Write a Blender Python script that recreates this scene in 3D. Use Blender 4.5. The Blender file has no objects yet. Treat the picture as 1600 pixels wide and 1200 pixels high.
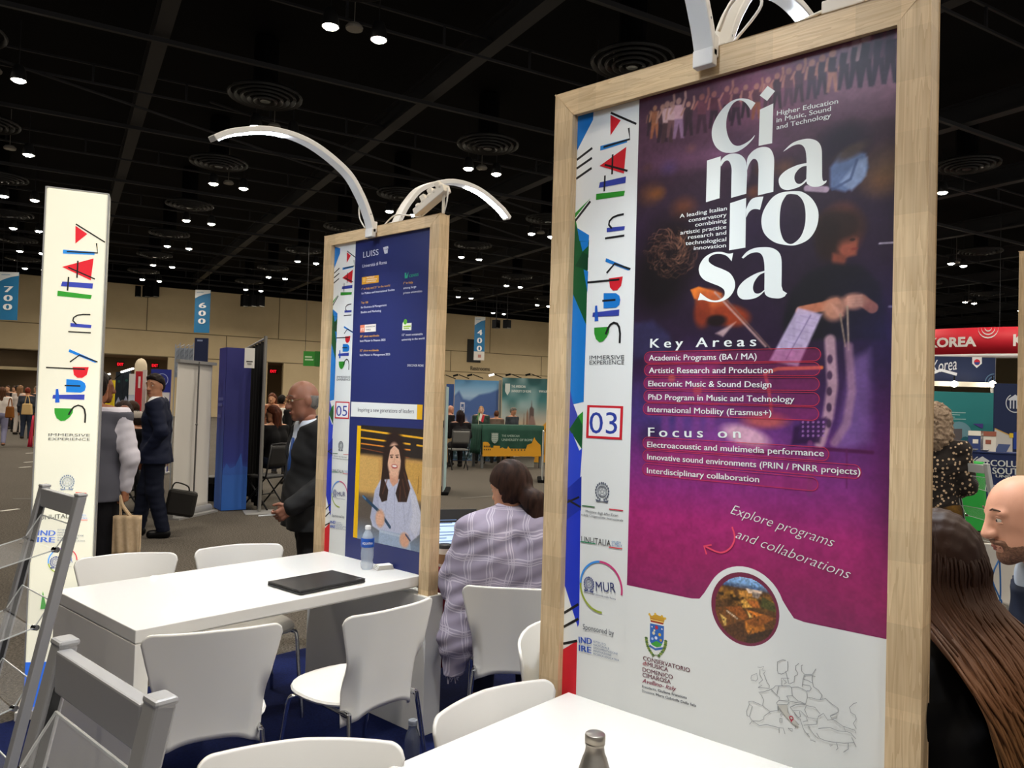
import bpy, math, random
import numpy as np
from mathutils import Vector, Matrix
from mathutils.geometry import tessellate_polygon
random.seed(7); rng = np.random.default_rng(7)
SC = bpy.context.scene; COL = SC.collection

# ------------------------------------------------------------ camera
FPX, YAW, PITCH, ROLL, EYE = 1222.0, math.radians(41.65), math.radians(1.43), math.radians(1.70), 1.60
_f = Vector((math.cos(PITCH)*math.cos(YAW), math.cos(PITCH)*math.sin(YAW), math.sin(PITCH)))
_r = Vector((math.sin(YAW), -math.cos(YAW), 0)); _u = _r.cross(_f)
CR = math.cos(ROLL)*_r + math.sin(ROLL)*_u; CU = -math.sin(ROLL)*_r + math.cos(ROLL)*_u; CF = _f
CAM = Vector((0, 0, EYE))
cam = bpy.data.cameras.new('camera'); cam_ob = bpy.data.objects.new('camera', cam); COL.objects.link(cam_ob)
cam.sensor_fit = 'HORIZONTAL'; cam.sensor_width = 36; cam.lens = 36*FPX/1600
cam.clip_start = .05; cam.clip_end = 400
_m = Matrix((CR, CU, -CF)).transposed().to_4x4(); _m.translation = CAM
cam_ob.matrix_world = _m; SC.camera = cam_ob

# ------------------------------------------------------------ world, exposure
W = bpy.data.worlds.new('world'); SC.world = W; W.use_nodes = True
W.node_tree.nodes['Background'].inputs[0].default_value = (1, .96, .92, 1)
W.node_tree.nodes['Background'].inputs[1].default_value = .40
SC.view_settings.view_transform = 'Standard'; SC.view_settings.look = 'None'
SC.view_settings.gamma = 1; SC.view_settings.use_curve_mapping = False
SC.view_settings.exposure = 0.0
try:
    SC.cycles.max_bounces = 8; SC.cycles.diffuse_bounces = 4; SC.cycles.sample_clamp_indirect = 4
    SC.cycles.use_light_tree = True; SC.cycles.use_denoising = True
except Exception: pass
DOWNLIGHT_W = 80.0

# ------------------------------------------------------------ finding points of the place from the photograph's survey
def ray(x, y): return CR*((x-800)/FPX) - CU*((y-600)/FPX) + CF
def on_z(x, y, z=0.0): d = ray(x, y); return CAM + d*((z-EYE)/d.z)
def at_depth(x, y, D): return CAM + ray(x, y)*D
def to_px(P): q = Vector(P)-CAM; w = q.dot(CF); return 800+FPX*q.dot(CR)/w, 600-FPX*q.dot(CU)/w
HALL = math.radians(-18.37); HA = Vector((math.cos(HALL), math.sin(HALL), 0)); HB = Vector((-math.sin(HALL), math.cos(HALL), 0))
def hall(a, b, z=0.0): return HA*a + HB*b + Vector((0, 0, z))
Z3 = Vector((0, 0, 1))

# ------------------------------------------------------------ materials
def s2l(c): return c/12.92 if c <= .04045 else ((c+.055)/1.055)**2.4
def rgb(h):
    if isinstance(h, str):
        h = h.lstrip('#'); return tuple(s2l(int(h[i:i+2], 16)/255) for i in (0, 2, 4))
    return tuple(h[:3])
MATS = {}
def mat(key, col='#808080', rough=.6, metal=0, emit=0, alpha=1, trans=0, coat=0, spec=.5, ior=1.45, noise=None, bump=None):
    if key in MATS: return MATS[key]
    m = bpy.data.materials.new(key); m.use_nodes = True; nt = m.node_tree; b = nt.nodes['Principled BSDF']
    c = rgb(col)
    b.inputs['Base Color'].default_value = (*c, 1); b.inputs['Roughness'].default_value = rough
    b.inputs['Metallic'].default_value = metal; b.inputs['IOR'].default_value = ior
    b.inputs['Specular IOR Level'].default_value = spec; b.inputs['Coat Weight'].default_value = coat
    b.inputs['Transmission Weight'].default_value = trans; b.inputs['Alpha'].default_value = alpha
    if emit:
        b.inputs['Emission Color'].default_value = (*c, 1); b.inputs['Emission Strength'].default_value = emit
    if noise or bump:
        tc = nt.nodes.new('ShaderNodeTexCoord'); mp = nt.nodes.new('ShaderNodeMapping'); nz = nt.nodes.new('ShaderNodeTexNoise')
        nt.links.new(tc.outputs['Object'], mp.inputs[0]); nt.links.new(mp.outputs[0], nz.inputs['Vector'])
    if noise:                                   # (scale, second colour, stretch)
        sc_, c2, st = noise; c2 = rgb(c2); mp.inputs['Scale'].default_value = st; nz.inputs['Scale'].default_value = sc_
        nz.inputs['Detail'].default_value = 6; nz.inputs['Roughness'].default_value = .65
        cr = nt.nodes.new('ShaderNodeValToRGB'); cr.color_ramp.elements[0].position = .35; cr.color_ramp.elements[1].position = .65
        cr.color_ramp.elements[0].color = (*c, 1); cr.color_ramp.elements[1].color = (*c2, 1)
        nt.links.new(nz.outputs['Fac'], cr.inputs[0]); nt.links.new(cr.outputs[0], b.inputs['Base Color'])
    if bump:
        sc_, st = bump
        if not noise: nz.inputs['Scale'].default_value = sc_
        bp = nt.nodes.new('ShaderNodeBump'); bp.inputs['Strength'].default_value = st; bp.inputs['Distance'].default_value = .01
        nt.links.new(nz.outputs['Fac'], bp.inputs['Height']); nt.links.new(bp.outputs[0], b.inputs['Normal'])
    MATS[key] = m; return m
def M(col, rough=.6, metal=0): return mat(f'surface {col} {rough} {metal}', col, rough, metal)
def wood(key, axis):
    if key in MATS: return MATS[key]
    m = mat(key, '#E3CBA6', .5); nt = m.node_tree; b = nt.nodes['Principled BSDF']
    tc = nt.nodes.new('ShaderNodeTexCoord'); mp = nt.nodes.new('ShaderNodeMapping')
    s = [22, 22, 22]; s[axis] = 1.3; mp.inputs['Scale'].default_value = s
    nz = nt.nodes.new('ShaderNodeTexNoise'); nz.inputs['Scale'].default_value = 1.6; nz.inputs['Detail'].default_value = 3
    wv = nt.nodes.new('ShaderNodeMath'); wv.operation = 'MULTIPLY'; wv.inputs[1].default_value = 9
    fr = nt.nodes.new('ShaderNodeMath'); fr.operation = 'FRACT'
    n2 = nt.nodes.new('ShaderNodeTexNoise'); n2.inputs['Scale'].default_value = 9; n2.inputs['Detail'].default_value = 6
    mp2 = nt.nodes.new('ShaderNodeMapping'); s2 = [5, 5, 5]; s2[axis] = .35; mp2.inputs['Scale'].default_value = s2
    n3 = nt.nodes.new('ShaderNodeTexVoronoi'); mp3 = nt.nodes.new('ShaderNodeMapping'); s3 = [.01, .01, .01]; s3[axis] = 2.2; mp3.inputs['Scale'].default_value = s3
    L = nt.links.new
    L(tc.outputs['Object'], mp.inputs[0]); L(mp.outputs[0], nz.inputs['Vector']); L(nz.outputs['Fac'], wv.inputs[0]); L(wv.outputs[0], fr.inputs[0])
    L(tc.outputs['Object'], mp2.inputs[0]); L(mp2.outputs[0], n2.inputs['Vector'])
    L(tc.outputs['Object'], mp3.inputs[0]); L(mp3.outputs[0], n3.inputs['Vector'])
    cr = nt.nodes.new('ShaderNodeValToRGB'); E = cr.color_ramp.elements
    E[0].color = (*rgb('#DABB90'), 1); E[1].color = (*rgb('#ECD0A6'), 1); E[0].position = 0; E[1].position = .8
    L(fr.outputs[0], cr.inputs[0])
    mx = nt.nodes.new('ShaderNodeMixRGB'); mx.blend_type = 'MULTIPLY'; mx.inputs[0].default_value = .35
    cr2 = nt.nodes.new('ShaderNodeValToRGB'); cr2.color_ramp.elements[0].color = (.55, .5, .45, 1); cr2.color_ramp.elements[0].position = .3; cr2.color_ramp.elements[1].position = .62
    L(n2.outputs['Fac'], cr2.inputs[0]); L(cr.outputs[0], mx.inputs[1]); L(cr2.outputs[0], mx.inputs[2])
    hs = nt.nodes.new('ShaderNodeMixRGB'); hs.blend_type = 'MULTIPLY'; hs.inputs[0].default_value = .22
    L(mx.outputs[0], hs.inputs[1]); L(n3.outputs['Color'], hs.inputs[2]); 
    bw = nt.nodes.new('ShaderNodeRGBToBW'); L(n3.outputs['Color'], bw.inputs[0]); L(bw.outputs[0], hs.inputs[2])
    L(hs.outputs[0], b.inputs['Base Color']); return m
def print_mat():
    m = mat('printed picture', '#ffffff', .45)
    if len(m.node_tree.nodes) < 3:
        a = m.node_tree.nodes.new('ShaderNodeAttribute'); a.attribute_name = 'Print'
        m.node_tree.links.new(a.outputs['Color'], m.node_tree.nodes['Principled BSDF'].inputs['Base Color'])
    return m

# ------------------------------------------------------------ objects
def tag(o, label=None, cat=None, group=None, kind=None):
    for k, v in (('label', label), ('category', cat), ('group', group), ('kind', kind)):
        if v: o[k] = v
    return o
def thing(name, loc, label, cat, group=None, rz=0.0):
    o = bpy.data.objects.new(name, None); COL.objects.link(o); o.empty_display_size = .1
    o.location = loc; o.rotation_euler = (0, 0, rz); return tag(o, label, cat, group)
def under(part, *subs):                         # pieces of a part hang from that part
    for x in subs:
        if x is not None: x.parent = part
def kids(o): return list(o.children)
def copy_tree(o, parent=None):
    c = o.copy(); COL.objects.link(c)
    if parent is not None: c.parent = parent
    for ch in kids(o): copy_tree(ch, c)
    return c
def frame_matrix(o, x, z=None):                # matrix with x axis along x, z up-ish
    x = Vector(x).normalized(); z = Vector(z or Z3); y = z.cross(x).normalized(); z = x.cross(y)
    m = Matrix((x, y, z)).transposed().to_4x4(); m.translation = Vector(o); return m
class MB:
    def __init__(s): s.v = []; s.f = []; s.mi = []; s.cur = 0; s.T = None
    def add(s, vs, fs, mi=None):
        n = len(s.v)
        if s.T is not None: vs = [s.T @ Vector(p) for p in vs]
        s.v += [tuple(p) for p in vs]; s.f += [tuple(i+n for i in f) for f in fs]; s.mi += [s.cur if mi is None else mi]*len(fs); return s
    def box(s, lo, hi, mi=None):
        (a, b, c), (d, e, f) = lo, hi
        return s.add([(a,b,c),(d,b,c),(d,e,c),(a,e,c),(a,b,f),(d,b,f),(d,e,f),(a,e,f)],
                     [(3,2,1,0),(4,5,6,7),(0,1,5,4),(1,2,6,5),(2,3,7,6),(3,0,4,7)], mi)
    def beam(s, p, q, w, h, up=Z3, mi=None):    # box along p->q
        p, q = Vector(p), Vector(q); x = (q-p).normalized(); y = Vector(up).cross(x)
        if y.length < 1e-4: y = Vector((0,1,0)).cross(x)
        y.normalize(); z = x.cross(y); vs = []
        for e in (p, q):
            for a, b in ((-1,-1),(1,-1),(1,1),(-1,1)): vs.append(e + y*(a*w/2) + z*(b*h/2))
        return s.add(vs, [(3,2,1,0),(4,5,6,7),(0,1,5,4),(1,2,6,5),(2,3,7,6),(3,0,4,7)], mi)
    def tube(s, path, r, n=10, mi=None, flat=1.0, up=None):
        P = [Vector(p) for p in path]; k = len(P); R = r if hasattr(r, '__len__') else [r]*k
        vs = []; prev = None
        for i, p in enumerate(P):
            t = (P[min(i+1,k-1)] - P[max(i-1,0)])
            t = t.normalized() if t.length > 1e-9 else Z3
            if prev is None:
                a = Vector(up) if up is not None else (Z3 if abs(t.z) < .9 else Vector((1,0,0)))
            else: a = prev
            x = a - t*a.dot(t)
            if x.length < 1e-6: x = Vector((1,0,0)) - t*t.x
            x.normalize(); prev = x; y = t.cross(x)
            for j in range(n):
                an = 2*math.pi*j/n; vs.append(p + x*(R[i]*math.cos(an)*flat) + y*(R[i]*math.sin(an)))
        fs = [(i*n+j, i*n+(j+1)%n, (i+1)*n+(j+1)%n, (i+1)*n+j) for i in range(k-1) for j in range(n)]
        fs += [tuple(range(n-1,-1,-1)), tuple((k-1)*n+j for j in range(n))]
        return s.add(vs, fs, mi)
    def lathe(s, prof, n=24, o=(0,0,0), mi=None, cap=True):
        o = Vector(o); vs = [o + Vector((r*math.cos(2*math.pi*j/n), r*math.sin(2*math.pi*j/n), z)) for r, z in prof for j in range(n)]
        k = len(prof); fs = [(i*n+j, i*n+(j+1)%n, (i+1)*n+(j+1)%n, (i+1)*n+j) for i in range(k-1) for j in range(n)]
        if cap: fs += [tuple(range(n-1,-1,-1)), tuple((k-1)*n+j for j in range(n))]
        return s.add(vs, fs, mi)
    def ball(s, c, r, n=12, mi=None):
        rx, ry, rz = r if hasattr(r, '__len__') else (r, r, r); c = Vector(c); h = n//2; vs = []
        for i in range(h+1):
            a = math.pi*i/h
            for j in range(n): vs.append(c + Vector((rx*math.sin(a)*math.cos(2*math.pi*j/n), ry*math.sin(a)*math.sin(2*math.pi*j/n), -rz*math.cos(a))))
        return s.add(vs, [(i*n+j, i*n+(j+1)%n, (i+1)*n+(j+1)%n, (i+1)*n+j) for i in range(h) for j in range(n)], mi)
    def grid(s, fn, nu, nv, mi=None):
        vs = [fn(i/nu, j/nv) for j in range(nv+1) for i in range(nu+1)]; w = nu+1
        return s.add(vs, [(j*w+i, j*w+i+1, (j+1)*w+i+1, (j+1)*w+i) for j in range(nv) for i in range(nu)], mi)
    def prism(s, loop, d, mi=None):             # closed 3-D outline swept by vector d
        L = [Vector(p) for p in loop]; n = len(L); d = Vector(d)
        tris = tessellate_polygon([L])
        fs = [tuple(t) for t in tris] + [tuple(n+i for i in reversed(t)) for t in tris] + [(i, (i+1)%n, n+(i+1)%n, n+i) for i in range(n)]
        return s.add(L + [p+d for p in L], fs, mi)
    def build(s, name, mats, parent=None, smooth=None, bevel=None, solid=None, sub=0, loc=None):
        if not isinstance(mats, (list, tuple)): mats = [mats]
        me = bpy.data.meshes.new(name); me.from_pydata(s.v, [], s.f)
        for m in mats: me.materials.append(m)
        if len(mats) > 1: me.polygons.foreach_set('material_index', s.mi)
        me.validate(); me.update()
        if smooth: me.shade_smooth() if smooth is True else me.polygons.foreach_set('use_smooth', [True]*len(me.polygons))
        o = bpy.data.objects.new(name, me); COL.objects.link(o)
        if smooth and smooth is not True: 
            try: me.set_sharp_from_angle(angle=math.radians(smooth))
            except Exception: pass
        if parent is not None: o.parent = parent
        if loc is not None: o.location = loc
        if solid: md = o.modifiers.new('thickness', 'SOLIDIFY'); md.thickness = solid; md.offset = 0
        if bevel: md = o.modifiers.new('bevel', 'BEVEL'); md.width = bevel; md.segments = 2; md.limit_method = 'ANGLE'
        if sub: md = o.modifiers.new('subdivision', 'SUBSURF'); md.levels = sub; md.render_levels = sub
        return o
def arc(c, r, a0, a1, n, ex, ey):
    c, ex, ey = Vector(c), Vector(ex), Vector(ey)
    return [c + ex*(r*math.cos(a0+(a1-a0)*i/n)) + ey*(r*math.sin(a0+(a1-a0)*i/n)) for i in range(n+1)]
def smooth_path(pts, n=8):                      # Catmull-Rom
    P = [Vector(p) for p in pts]; out = []
    for i in range(len(P)-1):
        a, b, c, d = P[max(i-1,0)], P[i], P[i+1], P[min(i+2,len(P)-1)]
        for k in range(n):
            t = k/n; out.append(.5*((2*b)+(c-a)*t+(2*a-5*b+4*c-d)*t*t+(3*b-a-3*c+d)*t**3))
    return out + [P[-1]]
# ------------------------------------------------------------ printed sheets: flat artwork and lettering of real panels
_txt = {}
def glyphs(s, bold=0.0, spacing=1.0, shear=0.0):
    k = (s, bold, spacing, shear)
    if k not in _txt:
        cu = bpy.data.curves.new('lettering', 'FONT'); cu.body = s; cu.size = 1; cu.offset = bold; cu.space_character = spacing; cu.shear = shear
        cu.resolution_u = 3
        ob = bpy.data.objects.new('lettering', cu); COL.objects.link(ob)
        dg = bpy.context.evaluated_depsgraph_get(); me = bpy.data.meshes.new_from_object(ob.evaluated_get(dg))
        vs = np.array([tuple(v.co)[:2] for v in me.vertices]) if len(me.vertices) else np.zeros((0, 2)); fs = [tuple(p.vertices) for p in me.polygons]
        bpy.data.objects.remove(ob); bpy.data.curves.remove(cu); bpy.data.meshes.remove(me)
        _txt[k] = (vs, fs)
    return _txt[k]
CAPH = .729
class Sheet:
    """flat print on a plane: O origin, U right, V up, N towards the reader"""
    def __init__(s, O, U, V=Z3, step=.00002):
        s.O, s.U, s.V = Vector(O), Vector(U).normalized(), Vector(V).normalized(); s.N = s.U.cross(s.V).normalized()
        s.step = step; s.d = step; s.vs = []; s.fs = []; s.mi = []; s.mats = []; s.cols = {}
    def px(s, x, y): d = ray(x, y); P = CAM + d*((s.O-CAM).dot(s.N)/d.dot(s.N)) - s.O; return P.dot(s.U), P.dot(s.V)
    def tr(s, ps, k=1.0, ox=0, oy=0): return [s.px(ox+x/k, oy+y/k) for x, y in ps]      # survey points of a crop -> sheet
    def slot(s, m):
        if m not in s.mats: s.mats.append(m)
        return s.mats.index(m)
    def raw(s, uv, fs, m, lift=True):
        n = len(s.vs); s.vs += [s.O + s.U*float(a) + s.V*float(b) + s.N*s.d for a, b in uv]
        s.fs += [tuple(i+n for i in f) for f in fs]; s.mi += [s.slot(m)]*len(fs)
        if lift: s.d += s.step
    def poly(s, uv, col, rough=.45):
        m = col if not isinstance(col, str) else M(col, rough)
        P = [Vector((a, b, 0)) for a, b in uv]; s.raw(uv, [tuple(t) for t in tessellate_polygon([P])], m)
    def rect(s, u0, v0, u1, v1, col): s.poly([(u0,v0),(u1,v0),(u1,v1),(u0,v1)], col)
    def line(s, uv, w, col, closed=False):
        P = [Vector((a, b)) for a, b in uv]; n = len(P); vs = []; ws = w if hasattr(w, '__len__') else [w]*n
        for i in range(n):
            a, b = (P[i-1], P[(i+1)%n]) if closed else (P[max(i-1,0)], P[min(i+1,n-1)])
            t = (b-a); t = t.normalized() if t.length > 1e-9 else Vector((1,0)); q = Vector((-t.y, t.x))*ws[i]/2
            vs += [P[i]+q, P[i]-q]
        k = n if closed else n-1
        s.raw([tuple(p) for p in vs], [(2*i, 2*i+1, 2*((i+1)%n)+1, 2*((i+1)%n)) for i in range(k)], M(col, .45))
    def disc(s, c, r, col, n=40, ry=None):
        s.poly([(c[0]+r*math.cos(2*math.pi*i/n), c[1]+(ry or r)*math.sin(2*math.pi*i/n)) for i in range(n)], col)
    def ring(s, c, r, w, col, a0=0, a1=360, n=48):
        s.line([(c[0]+r*math.cos(math.radians(a0+(a1-a0)*i/n)), c[1]+r*math.sin(math.radians(a0+(a1-a0)*i/n))) for i in range(n+1)], w, col)
    def text(s, t, p0, p1=None, h=.02, col='#ffffff', bold=0.0, spacing=1.0, px=False, shear=0.0, align='l'):
        """baseline from p0 to p1 (width fitted when p1 is given), cap height h"""
        if px: p0 = s.px(*p0); p1 = s.px(*p1) if p1 else None
        thin = min(bold, 0.0); vs, fs = glyphs(t, thin, spacing, shear)
        if not len(vs): return
        lo, hi = vs[:,0].min(), vs[:,0].max(); sy = h/CAPH; p0 = Vector(p0)
        if p1 is None: sx = sy; ex = Vector((1,0))
        else:
            dlt = Vector(p1)-p0; sx = dlt.length/(hi-lo); ex = dlt.normalized()
        ey = Vector((-ex.y, ex.x)); off = lo if p1 is not None or align == 'l' else (hi if align == 'r' else (lo+hi)/2)
        for k in ((0,) if bold <= 0 else (-.9*bold, .9*bold)): s.raw([tuple(p0 + ex*((x-off+k)*sx) + ey*(y*sy)) for x, y in vs], fs, M(col, .45))
    def vtext(s, t, p0, p1, h, col, bold=0.0):     # sheet coordinates, any direction
        s.text(t, p0, p1, h, col, bold)
    def picture(s, u0, v0, u1, v1, img, mask=None):
        """a printed photograph: img (rows from the top, sRGB 0..1) as a fine coloured grid"""
        H, Wd = img.shape[:2]; n = len(s.vs)
        us = np.linspace(u0, u1, Wd); vv = np.linspace(v1, v0, H)
        O, U, V, N = (np.array(x) for x in (s.O, s.U, s.V, s.N)); base = O + N*s.d
        P = base + vv[:,None,None]*V + us[None,:,None]*U; P = P.reshape(-1, 3)
        s.vs += [tuple(p) for p in P]
        jj, ii = np.mgrid[0:H-1, 0:Wd-1]; a = (jj*Wd+ii).ravel()+n
        q = np.stack([a+Wd, a+Wd+1, a+1, a], 1)
        if mask is not None: q = q[(mask[:-1,:-1]).ravel()]
        s.fs += [tuple(x) for x in q.tolist()]; s.mi += [s.slot(print_mat())]*len(q)
        c = np.clip(img, 0, 1).reshape(-1, 3); s.cols[n] = np.where(c <= .04045, c/12.92, ((c+.055)/1.055)**2.4)
        s.d += s.step
    def build(s, name, parent=None):
        me = bpy.data.meshes.new(name); inv = parent.matrix_world.inverted() if False else None
        O = Vector(parent.location) if parent is not None else Vector((0,0,0)); R = Matrix.Rotation(-(parent.rotation_euler.z if parent is not None else 0), 3, 'Z')
        vs = [R @ (Vector(p)-O) for p in s.vs] if parent is not None else s.vs
        me.from_pydata(vs, [], s.fs)
        for m in s.mats: me.materials.append(m)
        me.polygons.foreach_set('material_index', s.mi)
        if s.cols:
            at = me.color_attributes.new('Print', 'FLOAT_COLOR', 'POINT'); A = np.ones((len(vs), 4), np.float32)
            for n, c in s.cols.items(): A[n:n+len(c), :3] = c
            at.data.foreach_set('color', A.ravel())
        me.update(); o = bpy.data.objects.new(name, me); COL.objects.link(o)
        if parent is not None: o.parent = parent
        return o

class Paint:
    """small painter for the printed photographs; places are given through map (x, y) -> pixel of the canvas"""
    def __init__(s, w, h, fn, col=(0,0,0)):
        s.w, s.h, s.fn = w, h, fn; s.a = np.zeros((h, w, 3)); s.a[:] = s.c(col); s.Y, s.X = np.mgrid[0:h, 0:w].astype(float)
    def c(s, col):
        if isinstance(col, str): col = col.lstrip('#'); return np.array([int(col[i:i+2], 16)/255 for i in (0,2,4)])
        return np.array(col, float)
    def mix(s, m, col, op=1.0): m = np.clip(m*op, 0, 1)[..., None]; s.a = s.a*(1-m) + s.c(col)*m
    def blob(s, x, y, rx, ry, col, op=1.0, soft=.25, rot=0, px=True):
        cx, cy = s.fn(x, y) if px else (x, y); dx, dy = s.X-cx, s.Y-cy
        if rot: t = math.radians(rot); dx, dy = dx*math.cos(t)+dy*math.sin(t), -dx*math.sin(t)+dy*math.cos(t)
        r = np.sqrt((dx/max(rx,.3))**2+(dy/max(ry,.3))**2); s.mix(np.clip((1+soft-r)/(2*soft+1e-6), 0, 1), col, op)
    def poly(s, pts, col, op=1.0, soft=1.0):
        P = [s.fn(x, y) for x, y in pts]; ins = np.zeros((s.h, s.w), bool); n = len(P); dist = np.full((s.h, s.w), 1e9)
        xs = [p[0] for p in P]; ys = [p[1] for p in P]; m = int(soft*3+2)
        x0, x1 = max(0, int(min(xs))-m), min(s.w, int(max(xs))+m); y0, y1 = max(0, int(min(ys))-m), min(s.h, int(max(ys))+m)
        if x1 <= x0 or y1 <= y0: return
        X, Y = s.X[y0:y1, x0:x1], s.Y[y0:y1, x0:x1]; ins = np.zeros(X.shape, bool); dist = np.full(X.shape, 1e9)
        for i in range(n):
            (ax, ay), (bx, by) = P[i], P[(i+1)%n]
            c = ((ay > Y) != (by > Y)) & (X < (bx-ax)*(Y-ay)/(by-ay+1e-12)+ax); ins ^= c
            L = (bx-ax)**2+(by-ay)**2+1e-9; t = np.clip(((X-ax)*(bx-ax)+(Y-ay)*(by-ay))/L, 0, 1)
            dist = np.minimum(dist, np.hypot(X-ax-t*(bx-ax), Y-ay-t*(by-ay)))
        sd = np.where(ins, dist, -dist); k = np.clip(.5+sd/(2*soft), 0, 1)*op; k = k[..., None]
        s.a[y0:y1, x0:x1] = s.a[y0:y1, x0:x1]*(1-k) + s.c(col)*k
    def stroke(s, pts, w, col, op=1.0, soft=.8):
        P = [s.fn(x, y) for x, y in pts]; dist = np.full((s.h, s.w), 1e9)
        for (ax, ay), (bx, by) in zip(P[:-1], P[1:]):
            L = (bx-ax)**2+(by-ay)**2+1e-9; t = np.clip(((s.X-ax)*(bx-ax)+(s.Y-ay)*(by-ay))/L, 0, 1)
            dist = np.minimum(dist, np.hypot(s.X-ax-t*(bx-ax), s.Y-ay-t*(by-ay)))
        s.mix(np.clip(.5+(w/2-dist)/(2*soft), 0, 1), col, op)
    def noise(s, cell, seed=1):
        r = np.random.default_rng(seed); gw, gh = int(s.w/cell)+3, int(s.h/cell)+3; g = r.random((gh, gw))
        x, y = s.X/cell, s.Y/cell; xi, yi = x.astype(int), y.astype(int); fx, fy = x-xi, y-yi; fx = fx*fx*(3-2*fx); fy = fy*fy*(3-2*fy)
        return (g[yi,xi]*(1-fx)+g[yi,xi+1]*fx)*(1-fy)+(g[yi+1,xi]*(1-fx)+g[yi+1,xi+1]*fx)*fy
    def grain(s, cell, amt, seed=1): s.a *= (1+amt*(s.noise(cell, seed)-.5))[..., None]
# ------------------------------------------------------------ the hall
def W2L(o):
    return (Matrix.Translation(o.location) @ Matrix.Rotation(o.rotation_euler.z, 4, 'Z')).inverted()
def wmb(o): b = MB(); b.T = W2L(o); return b            # builder that takes world points for parts of thing o
carpet = mat('grey loop carpet', '#4E4A45', .95, spec=.1, noise=(1, '#4E4A45', (1, 1, 1)))
def carpet_nodes(m, dark, light, rows):
    nt = m.node_tree; b = nt.nodes['Principled BSDF']; L = nt.links.new
    tc = nt.nodes.new('ShaderNodeTexCoord'); mp = nt.nodes.new('ShaderNodeMapping'); mp.inputs['Scale'].default_value = (60, 170, 60)
    mp.inputs['Rotation'].default_value = (0, 0, -HALL)
    n1 = nt.nodes.new('ShaderNodeTexNoise'); n1.inputs['Scale'].default_value = 1; n1.inputs['Detail'].default_value = 3
    n2 = nt.nodes.new('ShaderNodeTexNoise'); n2.inputs['Scale'].default_value = .5; n2.inputs['Detail'].default_value = 4
    L(tc.outputs['Object'], mp.inputs[0]); L(mp.outputs[0], n1.inputs['Vector']); L(tc.outputs['Object'], n2.inputs['Vector'])
    cr = nt.nodes.new('ShaderNodeValToRGB'); cr.color_ramp.elements[0].color = (*rgb(dark), 1); cr.color_ramp.elements[1].color = (*rgb(light), 1)
    cr.color_ramp.elements[0].position = .36; cr.color_ramp.elements[1].position = .66
    mx = nt.nodes.new('ShaderNodeMixRGB'); mx.blend_type = 'MULTIPLY'; mx.inputs[0].default_value = .35
    L(n1.outputs['Fac'], cr.inputs[0]); L(cr.outputs[0], mx.inputs[1]); L(n2.outputs['Fac'], mx.inputs[2]); L(mx.outputs[0], b.inputs['Base Color'])
carpet_nodes(carpet, '#2A2724', '#7E776E', 1)
b = MB(); b.add([hall(-70,-14,0), hall(110,-14,0), hall(110,75,0), hall(-70,75,0)], [(0,1,2,3)])
tag(b.build('floor', carpet), kind='structure')
navy = mat('navy booth carpet', '#131A3C', .95, spec=.1, noise=(90, '#1A2350', (1,1,1)))
b = MB(); b.box((-.9, -2.2, 0), (5.1, 4.28, .008)); tag(b.build('floor_booth_carpet', navy), kind='structure')
lanec = mat('pale aisle carpet', '#6A645C', .95, spec=.1); carpet_nodes(lanec, '#565049', '#A39C92', 1)
seam = mat('carpet seam strip', '#55504A', .9)
for nm, p in (('trim_carpet_joint', [(86,779),(30,850),(34,850),(90,779)]), ('trim_carpet_joint', [(20,779),(86,779),(86,781),(20,781)]),
              ('trim_carpet_joint', [(720,780),(790,775),(790,773),(720,778)])):
    b = MB(); b.prism([on_z(*q, .0) for q in p], (0,0,.004)); tag(b.build(nm, seam), kind='structure')

ceil = mat('black painted deck', '#09090C', .9, spec=.15); steel = mat('black painted steel', '#202126', .7); pale = mat('grey painted steel', '#6A6A6C', .6)
b = MB(); b.add([hall(-70,-14,10.4), hall(-70,75,10.4), hall(110,75,10.4), hall(110,-14,10.4)], [(0,1,2,3)])
tag(b.build('ceiling', ceil), kind='structure')
ZB = 9.3
for i in range(-3, 12):                                  # main girders run away from us
    a = 1.6 + 6.25*i
    b = MB(); b.beam(hall(a, -10, ZB), hall(a, 62, ZB), .32, .05); b.beam(hall(a, -10, ZB+.55), hall(a, 62, ZB+.55), .28, .05); b.beam(hall(a, -10, ZB+.28), hall(a, 62, ZB+.28), .03, .5)
    tag(b.build('ceiling_beam', steel), kind='structure')
for j in range(-2, 7):                                   # strut channels across, with short hangers
    bb = 18.3 + 6.5*j
    b = MB(); b.beam(hall(-30, bb, ZB-.12), hall(75, bb, ZB-.12), .1, .1)
    b.beam(hall(-30, bb+3.1, ZB+.2), hall(75, bb+3.1, ZB+.2), .05, .05); b.beam(hall(-30, bb+3.1, ZB-.25), hall(75, bb+3.1, ZB-.25), .05, .05)
    for k in range(-14, 36): b.beam(hall(k*2.1+.4, bb+3.1, ZB-.25), hall(k*2.1+.4, bb+3.1, ZB+.2), .05, .05, up=HA)
    tag(b.build('ceiling_joist', steel), kind='structure')
for a0, a1 in ((-10,22), (3,40), (20,60)):
    b = MB(); b.tube([hall(a0, 20+a0*.3, ZB-.3), hall(a1, 34+a0*.2, ZB-.3)], .035, 6); tag(b.build('ceiling_conduit', steel), kind='structure')

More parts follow.
